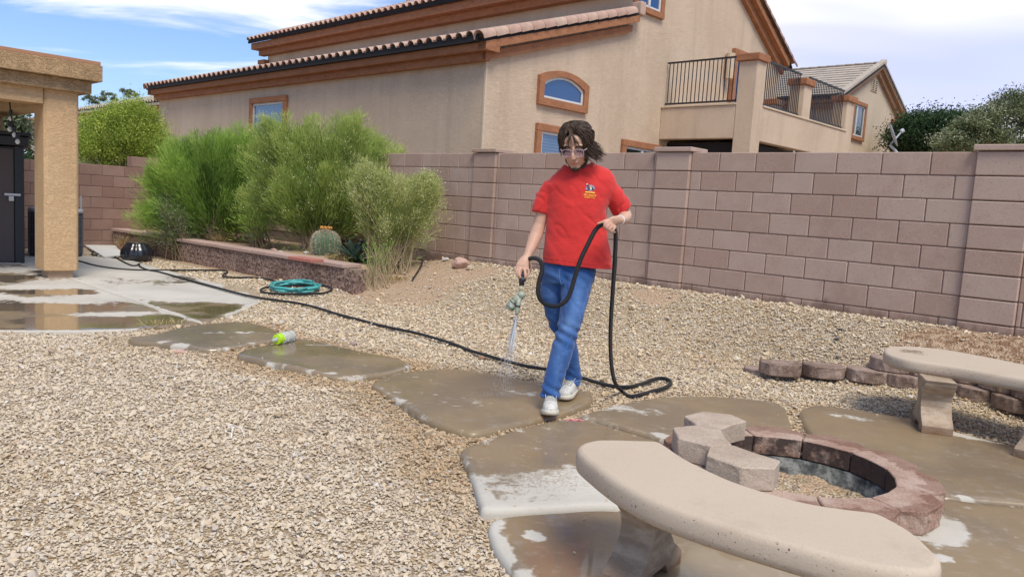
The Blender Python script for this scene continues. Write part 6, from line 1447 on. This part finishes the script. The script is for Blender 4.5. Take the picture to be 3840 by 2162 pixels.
def sdisp(P, N):
    z = P[:, 2]; x = P[:, 0]-1*.4; a = fbm(np.stack([P[:, 0]*5, P[:, 1]*5, z*4], 1), 2, 5)-.5
    def ridge(u, v, sd, wd, am): q = np.abs(fbm(np.stack([u, v, P[:, 1]*3], 1), 2, sd)-.5); return -np.maximum(0, wd-q)*am
    f1 = ridge(x*6+z*5.5, (x-z)*2.4, 12, .06, .075); f2 = ridge(x*7-z*6, (x+z)*3, 14, .05, .055)
    sl = np.clip((np.abs(P[:, 0]-D3(1455, 500, 4.76).x)-.17)/.05, 0, 1); f3 = ridge(x*10, z*11, 17, .08, .08)*sl
    f4 = (fbm(np.stack([x*22+z*9, P[:, 1]*12, z*20-x*6], 1), 2, 31)-.5)*.0055; return a*.012+f1*(1-sl)+f2*(1-sl)*.7+f3+f4
shirt = fuse('t_shirt', sh, .0075, 7, M['shirt'], sdisp)
# slant the hem and cut the collar open
P = np.empty(len(shirt.vertices)*3, np.float32); shirt.vertices.foreach_get('co', P); P = P.reshape(-1, 3)
hl, hr2 = D3(1365, 661, 4.62), D3(1537, 679, 4.62); t_ = np.clip((P[:, 0]-hl.x)/(hr2.x-hl.x), 0, 1); hz2 = hl.z+(hr2.z-hl.z)*t_
bm = bmesh.new(); bm.from_mesh(shirt); nt_ = D3(1450, 414, 4.735)
hn = (hr2-hl).cross(Vector((0, 1, 0))).normalized(); hn = hn if hn.z > 0 else -hn
bmesh.ops.bisect_plane(bm, geom=bm.verts[:]+bm.edges[:]+bm.faces[:], plane_co=hl, plane_no=hn, clear_inner=True)
def incol(v):
    q = v-nt_; return (q.x/.086)**2+((q.y-.02)/.105)**2+((q.z-.01)/.040)**2 < 1 or (q.z > .0 and abs(q.x) < .09)
bmesh.ops.delete(bm, geom=[f for f in bm.faces if incol(f.calc_center_median())], context='FACES')
bm.to_mesh(shirt); 
bvh = BVHTree.FromBMesh(bm); bm.free()
sho = pob('t_shirt', shirt); so_ = sho.modifiers.new('thickness', 'SOLIDIFY'); so_.thickness = .003; so_.offset = 1
# collar rib
cp = []
for k in range(33):
    a = 2*PI*k/32; x_, y_ = nt_.x+.083*math.cos(a), nt_.y+.02+.100*math.sin(a)
    loc = bvh.find_nearest(Vector((x_, y_, nt_.z-.004-.030*max(0, -math.sin(a)))))[0]; cp.append(loc+Vector((0, 0, .001)))
cp = cp[:-1]; cs_ = [sum((cp[(i+j) % 32] for j in (-2, -1, 0, 1, 2)), Vector())/5 for i in range(32)]; cs_.append(cs_[0]); pob('collar', MB().tube(cs_, .0062, 8, False).me('collar', M['shirt'], True), sho)
pob('necklace', MB().tube([NB+Vector((.063*math.cos(a), .061*math.sin(a)-.004, .006-.012*math.sin(a)*-1)) for a in [2*PI*k/24 for k in range(25)]], .0028, 6, False).me('necklace', M['black_metal'], True))
# hems
hm_pts = []
for k in range(49):
    a = 2*PI*k/48; q_ = Vector(((hl.x+hr2.x)/2+.30*math.cos(a), 4.735+.30*math.sin(a), 0)); t__ = (q_.x-hl.x)/(hr2.x-hl.x); q_.z = hl.z+(hr2.z-hl.z)*min(1, max(0, t__))+.024
    cc_ = Vector(((hl.x+hr2.x)/2, 4.735, q_.z)); h_ = bvh.ray_cast(q_, (cc_-q_).normalized())
    if h_[0]: hm_pts.append(h_[0]+(q_-cc_).normalized()*.0028)
if len(hm_pts) > 30: pob('hem', MB().tube(hm_pts, .0016, 5, False).me('hem', simple('shirt_stitch', (.40, .02, .02), .9), True), sho)
def band_on(bv, pts, r, m_, nm, par):
    o = []
    for p in pts: o.append(bv.find_nearest(Vector(p))[0])
    return pob(nm, MB().tube(o, r, 6, False).me(nm, m_, True), par)
# chest print, wrapped on the cloth
def onto(V, off): 
    out = []
    for p in V:
        h_ = bvh.ray_cast(Vector((p[0], p[1]-.6, p[2])), Vector((0, 1, 0))); out.append(h_[0]+Vector((0, -off, 0)) if h_[0] else Vector(p))
    return out
def flat(nm, poly, col, off, par=None):
    """poly in px of the frame -> thin print on the shirt"""
    pts = [D3(x, y, 4.6) for x, y in poly]; c_ = sum(pts, Vector())/len(pts); V = [c_]+pts; n_ = len(pts)
    V = onto(V, off); return pob(nm, mesh(nm, V, [(0, k+1, (k+1) % n_+1) for k in range(n_)], col), par or sho)
cg, cd, cw, cyl, cor = [simple(n, c, .7, .03) for n, c in (('print_grey', (.25, .29, .38)), ('print_dark', (.03, .035, .05)), ('print_white', (.75, .72, .66)), ('print_yellow', (.85, .58, .06)), ('print_orange', (.85, .33, .03)))]
ex, ey = 1486, 474
em = flat('chest_emblem', [(ex+12*math.cos(a), ey-10*math.sin(a)*(1 if math.sin(a) > 0 else .55)) for a in [2*PI*k/24 for k in range(24)]], cg, .0045)
flat('emblem_figure', [(ex-9, ey+5), (ex-5, ey-2), (ex-2, ey-5), (ex+4, ey-5), (ex+8, ey+1), (ex+10, ey+5)], cd, .0056, em); flat('emblem_arm', [(ex-8, ey-2), (ex-9, ey-10), (ex-6, ey-11), (ex-3, ey-4)], cd, .0056, em)
flat('emblem_face', [(ex+1+3.2*math.cos(a), ey-5+3.8*math.sin(a)) for a in [2*PI*k/12 for k in range(12)]], simple('print_skin', (.60, .36, .25), .7), .0066, em); flat('emblem_hand', [(ex-8+2.2*math.cos(a), ey-11.5+2*math.sin(a)) for a in [2*PI*k/10 for k in range(10)]], cw, .0066, em)
flat('emblem_beard', [(ex-2, ey-3), (ex+1, ey-1), (ex+4, ey-3), (ex+3, ey+2), (ex, ey+2)], cw, .0072, em)
def text_print(s, x, y, hpx, col, off, rot=.10, sx=1.):
    cu = bpy.data.curves.new('lettering', 'FONT'); cu.body = s; cu.size = 1; cu.align_x = 'CENTER'; cu.align_y = 'CENTER'; cu.offset = .02; o = bpy.data.objects.new('lettering', cu); C.objects.link(o); dg = bpy.context.evaluated_depsgraph_get(); me = bpy.data.meshes.new_from_object(o.evaluated_get(dg)); bpy.data.objects.remove(o)
    V = []
    for v in me.vertices:
        px_, py_ = v.co.x*hpx*1.35*sx, -v.co.y*hpx*1.35; V.append(D3(x+px_*math.cos(rot)-py_*math.sin(rot), y+px_*math.sin(rot)+py_*math.cos(rot), 4.6))
    V = onto(V, off); F_ = [tuple(p.vertices) for p in me.polygons]; bpy.data.meshes.remove(me); return pob('lettering', mesh('lettering', V, F_, col), sho)
text_print('PET WASTE', ex-1, ey+17, 4.6, cyl, .006); text_print('REMOVAL', ex-2, ey+22.5, 4.6, cor, .006)
flat('emblem_banner', [(ex-13, ey+7), (ex+11, ey+9), (ex+11, ey+12), (ex-13, ey+10)], cyl, .006, em)
# --- jeans
jr = [ploft([R3(1431, 652, 62, 4.745, .108), R3(1431, 668, 66, 4.745, .114), R3(1430, 690, 68, 4.75, .120), R3(1428, 712, 60, 4.75, .11)], 28),
      ploft([(D3(x, y, Y), w_*K(Y), w_*K(Y)*(1.12 if i < 3 else 1.05)) for i, (x, y, w_, Y) in enumerate(LF)], 24), ploft([(D3(x, y, Y), w_*K(Y), w_*K(Y)*1.1) for x, y, w_, Y in LR], 24)]
def jdisp(P, N):
    z = P[:, 2]; a = fbm(np.stack([P[:, 0]*11, P[:, 1]*9, z*7], 1), 3, 4)-.5; fold = 0
    for (zc, w_, am) in ((.50, .07, .006), (.13, .07, .008), (.84, .05, .003)):
        fold = fold+am*np.sin((z+P[:, 0]*.6)*95+4*fbm(P*8, 2, 3))*np.exp(-((z-zc)/w_)**2)
    return a*.014+fold-np.maximum(0, .06-np.abs(fbm(np.stack([P[:, 0]*8+z*5, P[:, 1]*6, z*5], 1), 2, 22)-.5))*.07
jeans = fuse('jeans', jr, .0065, 5, M['denim'], jdisp); P = np.empty(len(jeans.vertices)*3, np.float32); jeans.vertices.foreach_get('co', P); P = P.reshape(-1, 3)
kn = np.array(D3(1425, 815, 4.50)); th = np.array(D3(1452, 740, 4.55)); th2 = np.array(D3(1385, 735, 4.66)); sh_ = np.array(D3(1405, 900, 4.48))
worn = .9*np.exp(-(((P-kn)/[.06, .09, .07])**2).sum(1))+.6*np.exp(-(((P-th)/[.05, .1, .14])**2).sum(1))+.4*np.exp(-(((P-th2)/[.04, .08, .12])**2).sum(1))+.4*np.exp(-(((P-sh_)/[.03, .09, .16])**2).sum(1))
N = np.empty(len(P)*3, np.float32); jeans.vertex_normals.foreach_get('vector', N); rdg = np.clip((vnoise(P*[40, 30, 90], 3)-.55)*2, 0, 1); set_attr(jeans, 'worn', np.clip(worn+rdg*.35, 0, 1))
bj = bmesh.new(); bj.from_mesh(jeans); jb = BVHTree.FromBMesh(bj); bj.free(); jo = pob('jeans', jeans)
stm = simple('pale_stitching', (.11, .22, .45), .9)
def seam(L, r=.0022, nm='seam', m_=None):
    pts = []
    for (x, y) in L:
        o_ = dpt(x, y, 4.0); d_ = (o_-Vector((0, 0, CAM_H))).normalized(); h_ = jb.ray_cast(Vector((0, 0, CAM_H)), d_)
        if h_[0]: pts.append(h_[0]-d_*.0012)
    if len(pts) > 2: pob(nm, MB().tube(catmull(pts, 4), r, 5, False).me(nm, m_ or stm, True), jo)
cc2 = lambda x, y: (1240.5+.3329*x, 603.5+.3329*y)
seam([cc2(735-285*k/26+14*math.sin(k*.25), 300+850*k/26) for k in range(27)], .0014); seam([cc2(*p) for p in [(505, 205), (500, 260), (505, 310), (520, 330), (535, 300)]], .0026)
seam([cc2(*p) for p in [(372, 205), (390, 212), (410, 200)]], .002); seam([cc2(*p) for p in [(362, 1183), (400, 1186), (440, 1193), (475, 1205), (492, 1200)]], .0040, 'hem'); seam([cc2(*p) for p in [(545, 1068), (580, 1072), (620, 1070), (655, 1058)]], .0040, 'hem')
# --- shoes
def shoemat():
    m_, t = mat('white_leather'); pos = t.n('ShaderNodeNewGeometry').outputs['Position']; n_ = t.noise(pos, 26, 4, .6); c = t.mix(n_, (.58, .56, .50), (.70, .68, .62)); cr = t.noise(t.scalev(pos, (20, 70, 20)), 1.2, 4, .6, .6); c = t.mix(t.math('MULTIPLY', t.step(t.math('ABSOLUTE', t.math('SUBTRACT', cr, .5)), .035, .0), .6), c, (.22, .20, .17))
    finish(t, col=c, rough=.6, normal=bump(t, cr, .35, .004)); return m_
M['shoe'] = shoemat(); M['sole'] = simple('worn_sole', (.60, .55, .43), .7, .15, 20); M['soleb'] = simple('sole_underside', (.34, .22, .10), .8, .2, 20); M['lace'] = simple('grey_lace', (.50, .49, .46), .8)
def shoe(toe, heel, pitch, label_):
    toe, heel = Vector(toe), Vector(heel); yaw = math.atan2(toe.y-heel.y, toe.x-heel.x); L = (toe-heel).length
    rt = ob('shoe', None, person, toe-PO); M4 = Matrix.Rotation(yaw, 4, 'Z') @ Matrix.Rotation(-pitch, 4, 'Y')   # local +x = toe direction, origin at the toe
    rt.matrix_local = Matrix.Translation(toe-PO) @ M4
    out = [(0, .0), (-.004, .022), (-.03, .043), (-.08, .052), (-.13, .047), (-.20, .038), (-.265, .033), (-.292, .018), (-.297, 0)]; P = out+[(a, -b) for a, b in out[-2:0:-1]]; Pc = catmull([Vector((a, b*.98, 0)) for a, b in P], 3, True); P = [(p.x, p.y) for p in Pc]
    def ringz(sc, z0, lift=0): return [Vector((a*1.0-(0 if sc == 1 else (1-sc)*.13*(a/-.15-1)*-1), b*sc, z0+(lift*max(0, (a+.07)/.07)))) for a, b in P]
    def stack(levels, m_, nm, flatb=False):
        V = []; n_ = len(P)
        for l in levels: V += l
        F_ = [(i*n_+k, i*n_+(k+1) % n_, (i+1)*n_+(k+1) % n_, (i+1)*n_+k) for i in range(len(levels)-1) for k in range(n_)]+[tuple(range(n_-1, -1, -1)), tuple(range((len(levels)-1)*n_, len(levels)*n_))]
        F_ = [f[::-1] for f in F_]
        return ob(nm, mesh(nm, V, F_, m_, True), rt)
    stack([ringz(.95, .0, .010), ringz(1., .004, .010)], M['soleb'], 'sole_underside'); stack([ringz(1.0, .004, .010), ringz(1.03, .012, .010), ringz(1.03, .026, .010), ringz(.99, .030, .010)], M['sole'], 'sole')
    V = []; seg = 20; secs = [(-.003, .010, .012), (-.012, .028, .030), (-.035, .041, .043), (-.07, .047, .054), (-.105, .046, .066), (-.14, .042, .080), (-.17, .039, .092), (-.20, .037, .098), (-.24, .036, .098), (-.275, .031, .094), (-.290, .018, .088)]
    for (x, w_, h_) in secs:
        for k in range(seg): a = PI*k/(seg-1); V.append((x, w_*math.cos(a)*(1 if math.sin(a) < .8 else 1), .026+(.010*max(0, (x+.07)/.07))+h_*math.sin(a)**.72))
    F_ = [(i*seg+k, (i+1)*seg+k, (i+1)*seg+k+1, i*seg+k+1) for i in range(len(secs)-1) for k in range(seg-1)]+[tuple(range(seg)), tuple(range(len(secs)*seg-1, (len(secs)-1)*seg-1, -1))]
    ob('upper', mesh('upper', V, F_, M['shoe'], True), rt)
    mb = MB()
    for k in range(6):
        x = -.085-k*.017; h_ = np.interp(-x, [.07, .105, .14, .17, .20], [.054, .066, .080, .092, .098])+.027; mb.tube([(x, -.024, h_-.008), (x-.003, -.01, h_+.004), (x, .01, h_+.004), (x-.002, .024, h_-.008)], .0028, 5)
    mb.tube([(-.178, .0, .132), (-.165, .03, .128), (-.15, .036, .112), (-.17, .012, .130)], .0026, 5).tube([(-.178, .0, .132), (-.165, -.03, .128), (-.15, -.034, .112)], .0026, 5)
    ob('laces', mb.me('laces', M['lace'], True), rt); mb = MB(); mb.tube([(-.055, -.045, .045), (-.058, -.03, .070), (-.060, 0, .082), (-.058, .03, .070), (-.055, .045, .045)], .0022, 5); mb.tube([(-.085, -.030, .090), (-.17, -.034, .118)], .002, 5).tube([(-.085, .030, .090), (-.17, .034, .118)], .002, 5); ob('stitching', mb.me('stitching', M['lace'], True), rt)
    return rt
t1_ = gp(1383, 1049, .045); shoe(t1_, t1_+Vector((.012, .30, 0)), math.radians(4), '')
t2_ = gp(1412, 1009, .04); hl2 = gp(1470, 975, .04); shoe(t2_, hl2, math.radians(-6), '')
# wristband
wbp = [D3(1558.5, 553, 4.555)+Vector((0, 0, 0))]; fwd = (D3(1556, 553, 4.53)-D3(1565, 552, 4.65)).normalized(); sd_ = fwd.cross(Vector((0, 0, 1))).normalized(); up2 = sd_.cross(fwd)
pob('wristband', MB().tube([wbp[0]+sd_*(.0275*math.cos(2*PI*k/28))+up2*(.0255*math.sin(2*PI*k/28)) for k in range(29)], .0034, 8, False).me('wristband', simple('white_band', (.8, .78, .74), .5), True))
# ================================================================ HOSES AND SPRAYER
def hosemat(name, a, rib=True):
    m_, t = mat(name); f = t.n('ShaderNodeAttribute', attribute_name='along').outputs['Fac']; s = t.math('SINE', t.math('MULTIPLY', f, 950.)); c = t.mix(t.math('MULTIPLY_ADD', s, .5, .5) , tuple(x*.5 for x in a), a)
    finish(t, col=c, rough=.5, spec=.35, normal=bump(t, s, .7, .004)); return m_
M['hose'] = hosemat('black_corrugated_hose', (.030, .031, .036)); M['teal'] = simple('teal_hose', (.075, .36, .34), .4, .2, 5)
def tube_al(nm, pts, r, m_, par=None, seg=12, dens=5, **k):
    pts = catmull(pts, dens); L = [0]
    for a, b in zip(pts[:-1], pts[1:]): L.append(L[-1]+(b-a).length)
    o0 = pts[0].copy(); me = MB().tube([p-o0 for p in pts], r, seg).me(nm, m_, True); set_attr(me, 'along', np.repeat(L, seg)); o = ob(nm, me, par, o0 if not par else o0, **k); return o
air = [(1325, 668, 4.66), (1327, 655, 4.66), (1336, 649, 4.62), (1350, 650, 4.56), (1361, 660, 4.50), (1363, 680, 4.47), (1356, 705, 4.47), (1353, 735, 4.47), (1362, 757, 4.46), (1382, 768, 4.43), (1403, 768, 4.42), (1424, 755, 4.43), (1436, 730, 4.45), (1446, 695, 4.48), (1461, 650, 4.50), (1478, 615, 4.49), (1496, 580, 4.475), (1511, 566, 4.468), (1524, 564, 4.475), (1538, 568, 4.49), (1547, 580, 4.51), (1548, 610, 4.56), (1545, 670, 4.64), (1541, 730, 4.72), (1537, 790, 4.80), (1535, 850, 4.87), (1537, 910, 4.93), (1546, 960, 4.98)]
pts = [D3(*a) for a in air]+[gt(x, y, .030) for x, y in [(1562, 992), (1580, 1006), (1604, 1004), (1640, 994), (1672, 984), (1686, 973), (1680, 964), (1662, 960), (1640, 964), (1615, 974), (1585, 982), (1550, 982), (1515, 975), (1480, 965), (1440, 952), (1400, 944), (1370, 937), (1330, 931), (1300, 924), (1260, 913), (1220, 901), (1180, 889), (1140, 873), (1100, 860), (1050, 846), (1000, 835), (950, 824), (900, 810), (850, 797), (800, 781), (750, 769), (700, 762), (650, 755), (600, 744), (560, 733), (520, 722), (480, 711), (440, 700), (400, 689), (372, 684), (352, 675), (350, 668), (345, 672), (330, 672), (305, 660), (290, 650), (285, 640), (292, 636), (300, 640), (296, 646), (284, 640), (262, 636), (240, 634), (232, 640), (238, 646), (252, 640), (262, 632), (270, 640), (280, 645), (262, 642)]]
tube_al('garden_hose', pts, .0132, M['hose'], label='long black ribbed hose from the man across the gravel to the black pot', cat='hose')
pts = [gt(x, y, .028) for x, y in [(150, 650), (200, 661), (240, 672), (290, 680), (350, 684), (420, 684), (500, 684), (560, 684), (572, 688), (562, 695), (563, 700), (585, 703), (640, 703), (680, 709), (715, 720), (745, 722), (790, 722), (825, 726), (834, 733), (815, 742), (770, 745), (715, 745), (670, 742), (656, 735), (670, 728), (720, 725), (790, 727)]]
tube_al('garden_hose', pts, .0125, M['hose'], label='second black hose running along the planter into the coiled teal hose', cat='hose')
pts = []; cr_ = random.Random(4)
for k in range(74):
    a = k*.42; rx = 60+cr_.uniform(-10, 6); ry = 9.5+cr_.uniform(-1.5, 2.5); pts.append(gt(742+rx*math.cos(a), 733+ry*math.sin(a), .035+.05*(k/74)+cr_.uniform(0, .012)))
tube_al('garden_hose', pts, .0125, M['teal'], label='coil of teal garden hose lying at the foot of the planter wall', cat='hose', dens=4)
# hose-end sprayer held in the right hand
SG = simple('sage_plastic', (.33, .36, .27), .4, .08); SD = simple('dark_connector', (.03, .032, .04), .4, .1); ST = simple('tan_tube', (.50, .42, .28), .5)
S0 = D3(1316, 690, 4.60); spr = thing('hose_sprayer', 'sage green hose-end sprayer with bottle, held in his right hand, spraying water', 'sprayer', S0)
def sob(nm, mb, m_, par=spr, smooth=True):
    me = mb.me(nm, m_, smooth); P_ = np.empty(len(me.vertices)*3, np.float32); me.vertices.foreach_get('co', P_); me.vertices.foreach_set('co', (P_.reshape(-1, 3)-np.array(S0, np.float32)).ravel().astype(np.float32)); me.update(); return ob(nm, me, par)
sob('handle', MB().tube([D3(1326, 668, 4.655), D3(1320, 678, 4.625), D3(1316, 690, 4.60), D3(1314, 698, 4.59)], .013, 12), SD)
sob('collar', MB().tube([D3(1314.5, 696, 4.592), D3(1314, 700, 4.59), D3(1313, 706, 4.588), D3(1312, 708, 4.587), D3(1311.5, 718, 4.58)], [.013, .0225, .0225, .017, .015], 18), SD)
sob('tube', MB().tube([D3(1311.5, 717, 4.58), D3(1309, 732, 4.575)], [.0105, .0105], 14), ST)
sob('head', MB().add(*pell(D3(1311, 741, 4.565), (.026, .026, .024))).tube([D3(1309, 744, 4.57), D3(1300, 752, 4.575), D3(1292, 760, 4.58)], [.026, .024, .027], 18), SG)
bt = sob('bottle', MB().tube([D3(1294, 757, 4.58), D3(1291, 761, 4.58), D3(1281, 775, 4.585), D3(1279.5, 778, 4.585)], [.027, .0275, .0275, .023], 24), SG)
sob('label', MB().tube([D3(1290.5, 762.5, 4.58), D3(1284.2, 771, 4.584)], [.0279, .0279], 24, False), simple('label_grey', (.52, .53, .50), .5), bt); sob('label_band', MB().tube([D3(1286.5, 768, 4.583), D3(1284.6, 770.6, 4.584)], [.0282, .0282], 24, False), simple('label_green', (.12, .42, .10), .5), bt)
sob('bottle_ring', MB().tube([D3(1292.6, 759.6, 4.58), D3(1291.2, 761.5, 4.58)], [.0284, .0284], 24, False), SD, bt); sob('bottle_ring', MB().tube([D3(1283.6, 771.8, 4.584), D3(1282.8, 773, 4.584)], [.0284, .0284], 24, False), SD, bt)
sob('nozzle', MB().tube([D3(1306, 750, 4.555), D3(1303, 764, 4.55), D3(1302, 770, 4.548), D3(1300.5, 785, 4.545), D3(1299, 792, 4.543)], [.012, .013, .0145, .0125, .0075], 16), SG); sob('nozzle_ring', MB().tube([D3(1302.6, 767, 4.549), D3(1301.9, 771, 4.548)], [.0175, .0175], 18), SD)
# water
wm_, t = mat('water_spray'); finish(t, col=(.86, .90, .94), rough=.15, trans=.35, ior=1.2, alpha=.62, spec=.6)
W0_ = D3(1298.6, 794, 4.542); mb = MB(); wr = random.Random(2); tgt = gp(1262, 1000, .04)
for k in range(1050):
    u = wr.random()**1.35; sp_ = .008+.13*u**1.6; e_ = Vector((tgt.x, tgt.y, .05)); p_ = W0_.lerp(e_, u*.98); p_.z = W0_.z-(W0_.z-.045)*(u**1.12); p_ += Vector((wr.gauss(0, 1), wr.gauss(0, 1), 0))*sp_*.42
    L = wr.uniform(.010, .030)*(1.3-.6*u); dr_ = (e_-W0_).normalized()+Vector((wr.gauss(0, .05), wr.gauss(0, .05), -.2)); r_ = wr.uniform(.0005, .0013)*(1.25-.55*u); mb.tube([p_, p_+dr_.normalized()*L*.5, p_+dr_.normalized()*L], [r_*.3, r_, r_*.3], 4, False)
for k in range(9):
    e_ = W0_+Vector((wr.gauss(-.012, .012), wr.gauss(-.015, .01), -.21)); mb.tube([W0_, W0_.lerp(e_, .5), e_], [.0022, .0025, .0008], 5, False)
ob('water_spray', mb.me('water_spray', wm_, True), kind='stuff', label='fine spray of water falling from the sprayer nozzle', cat='water')
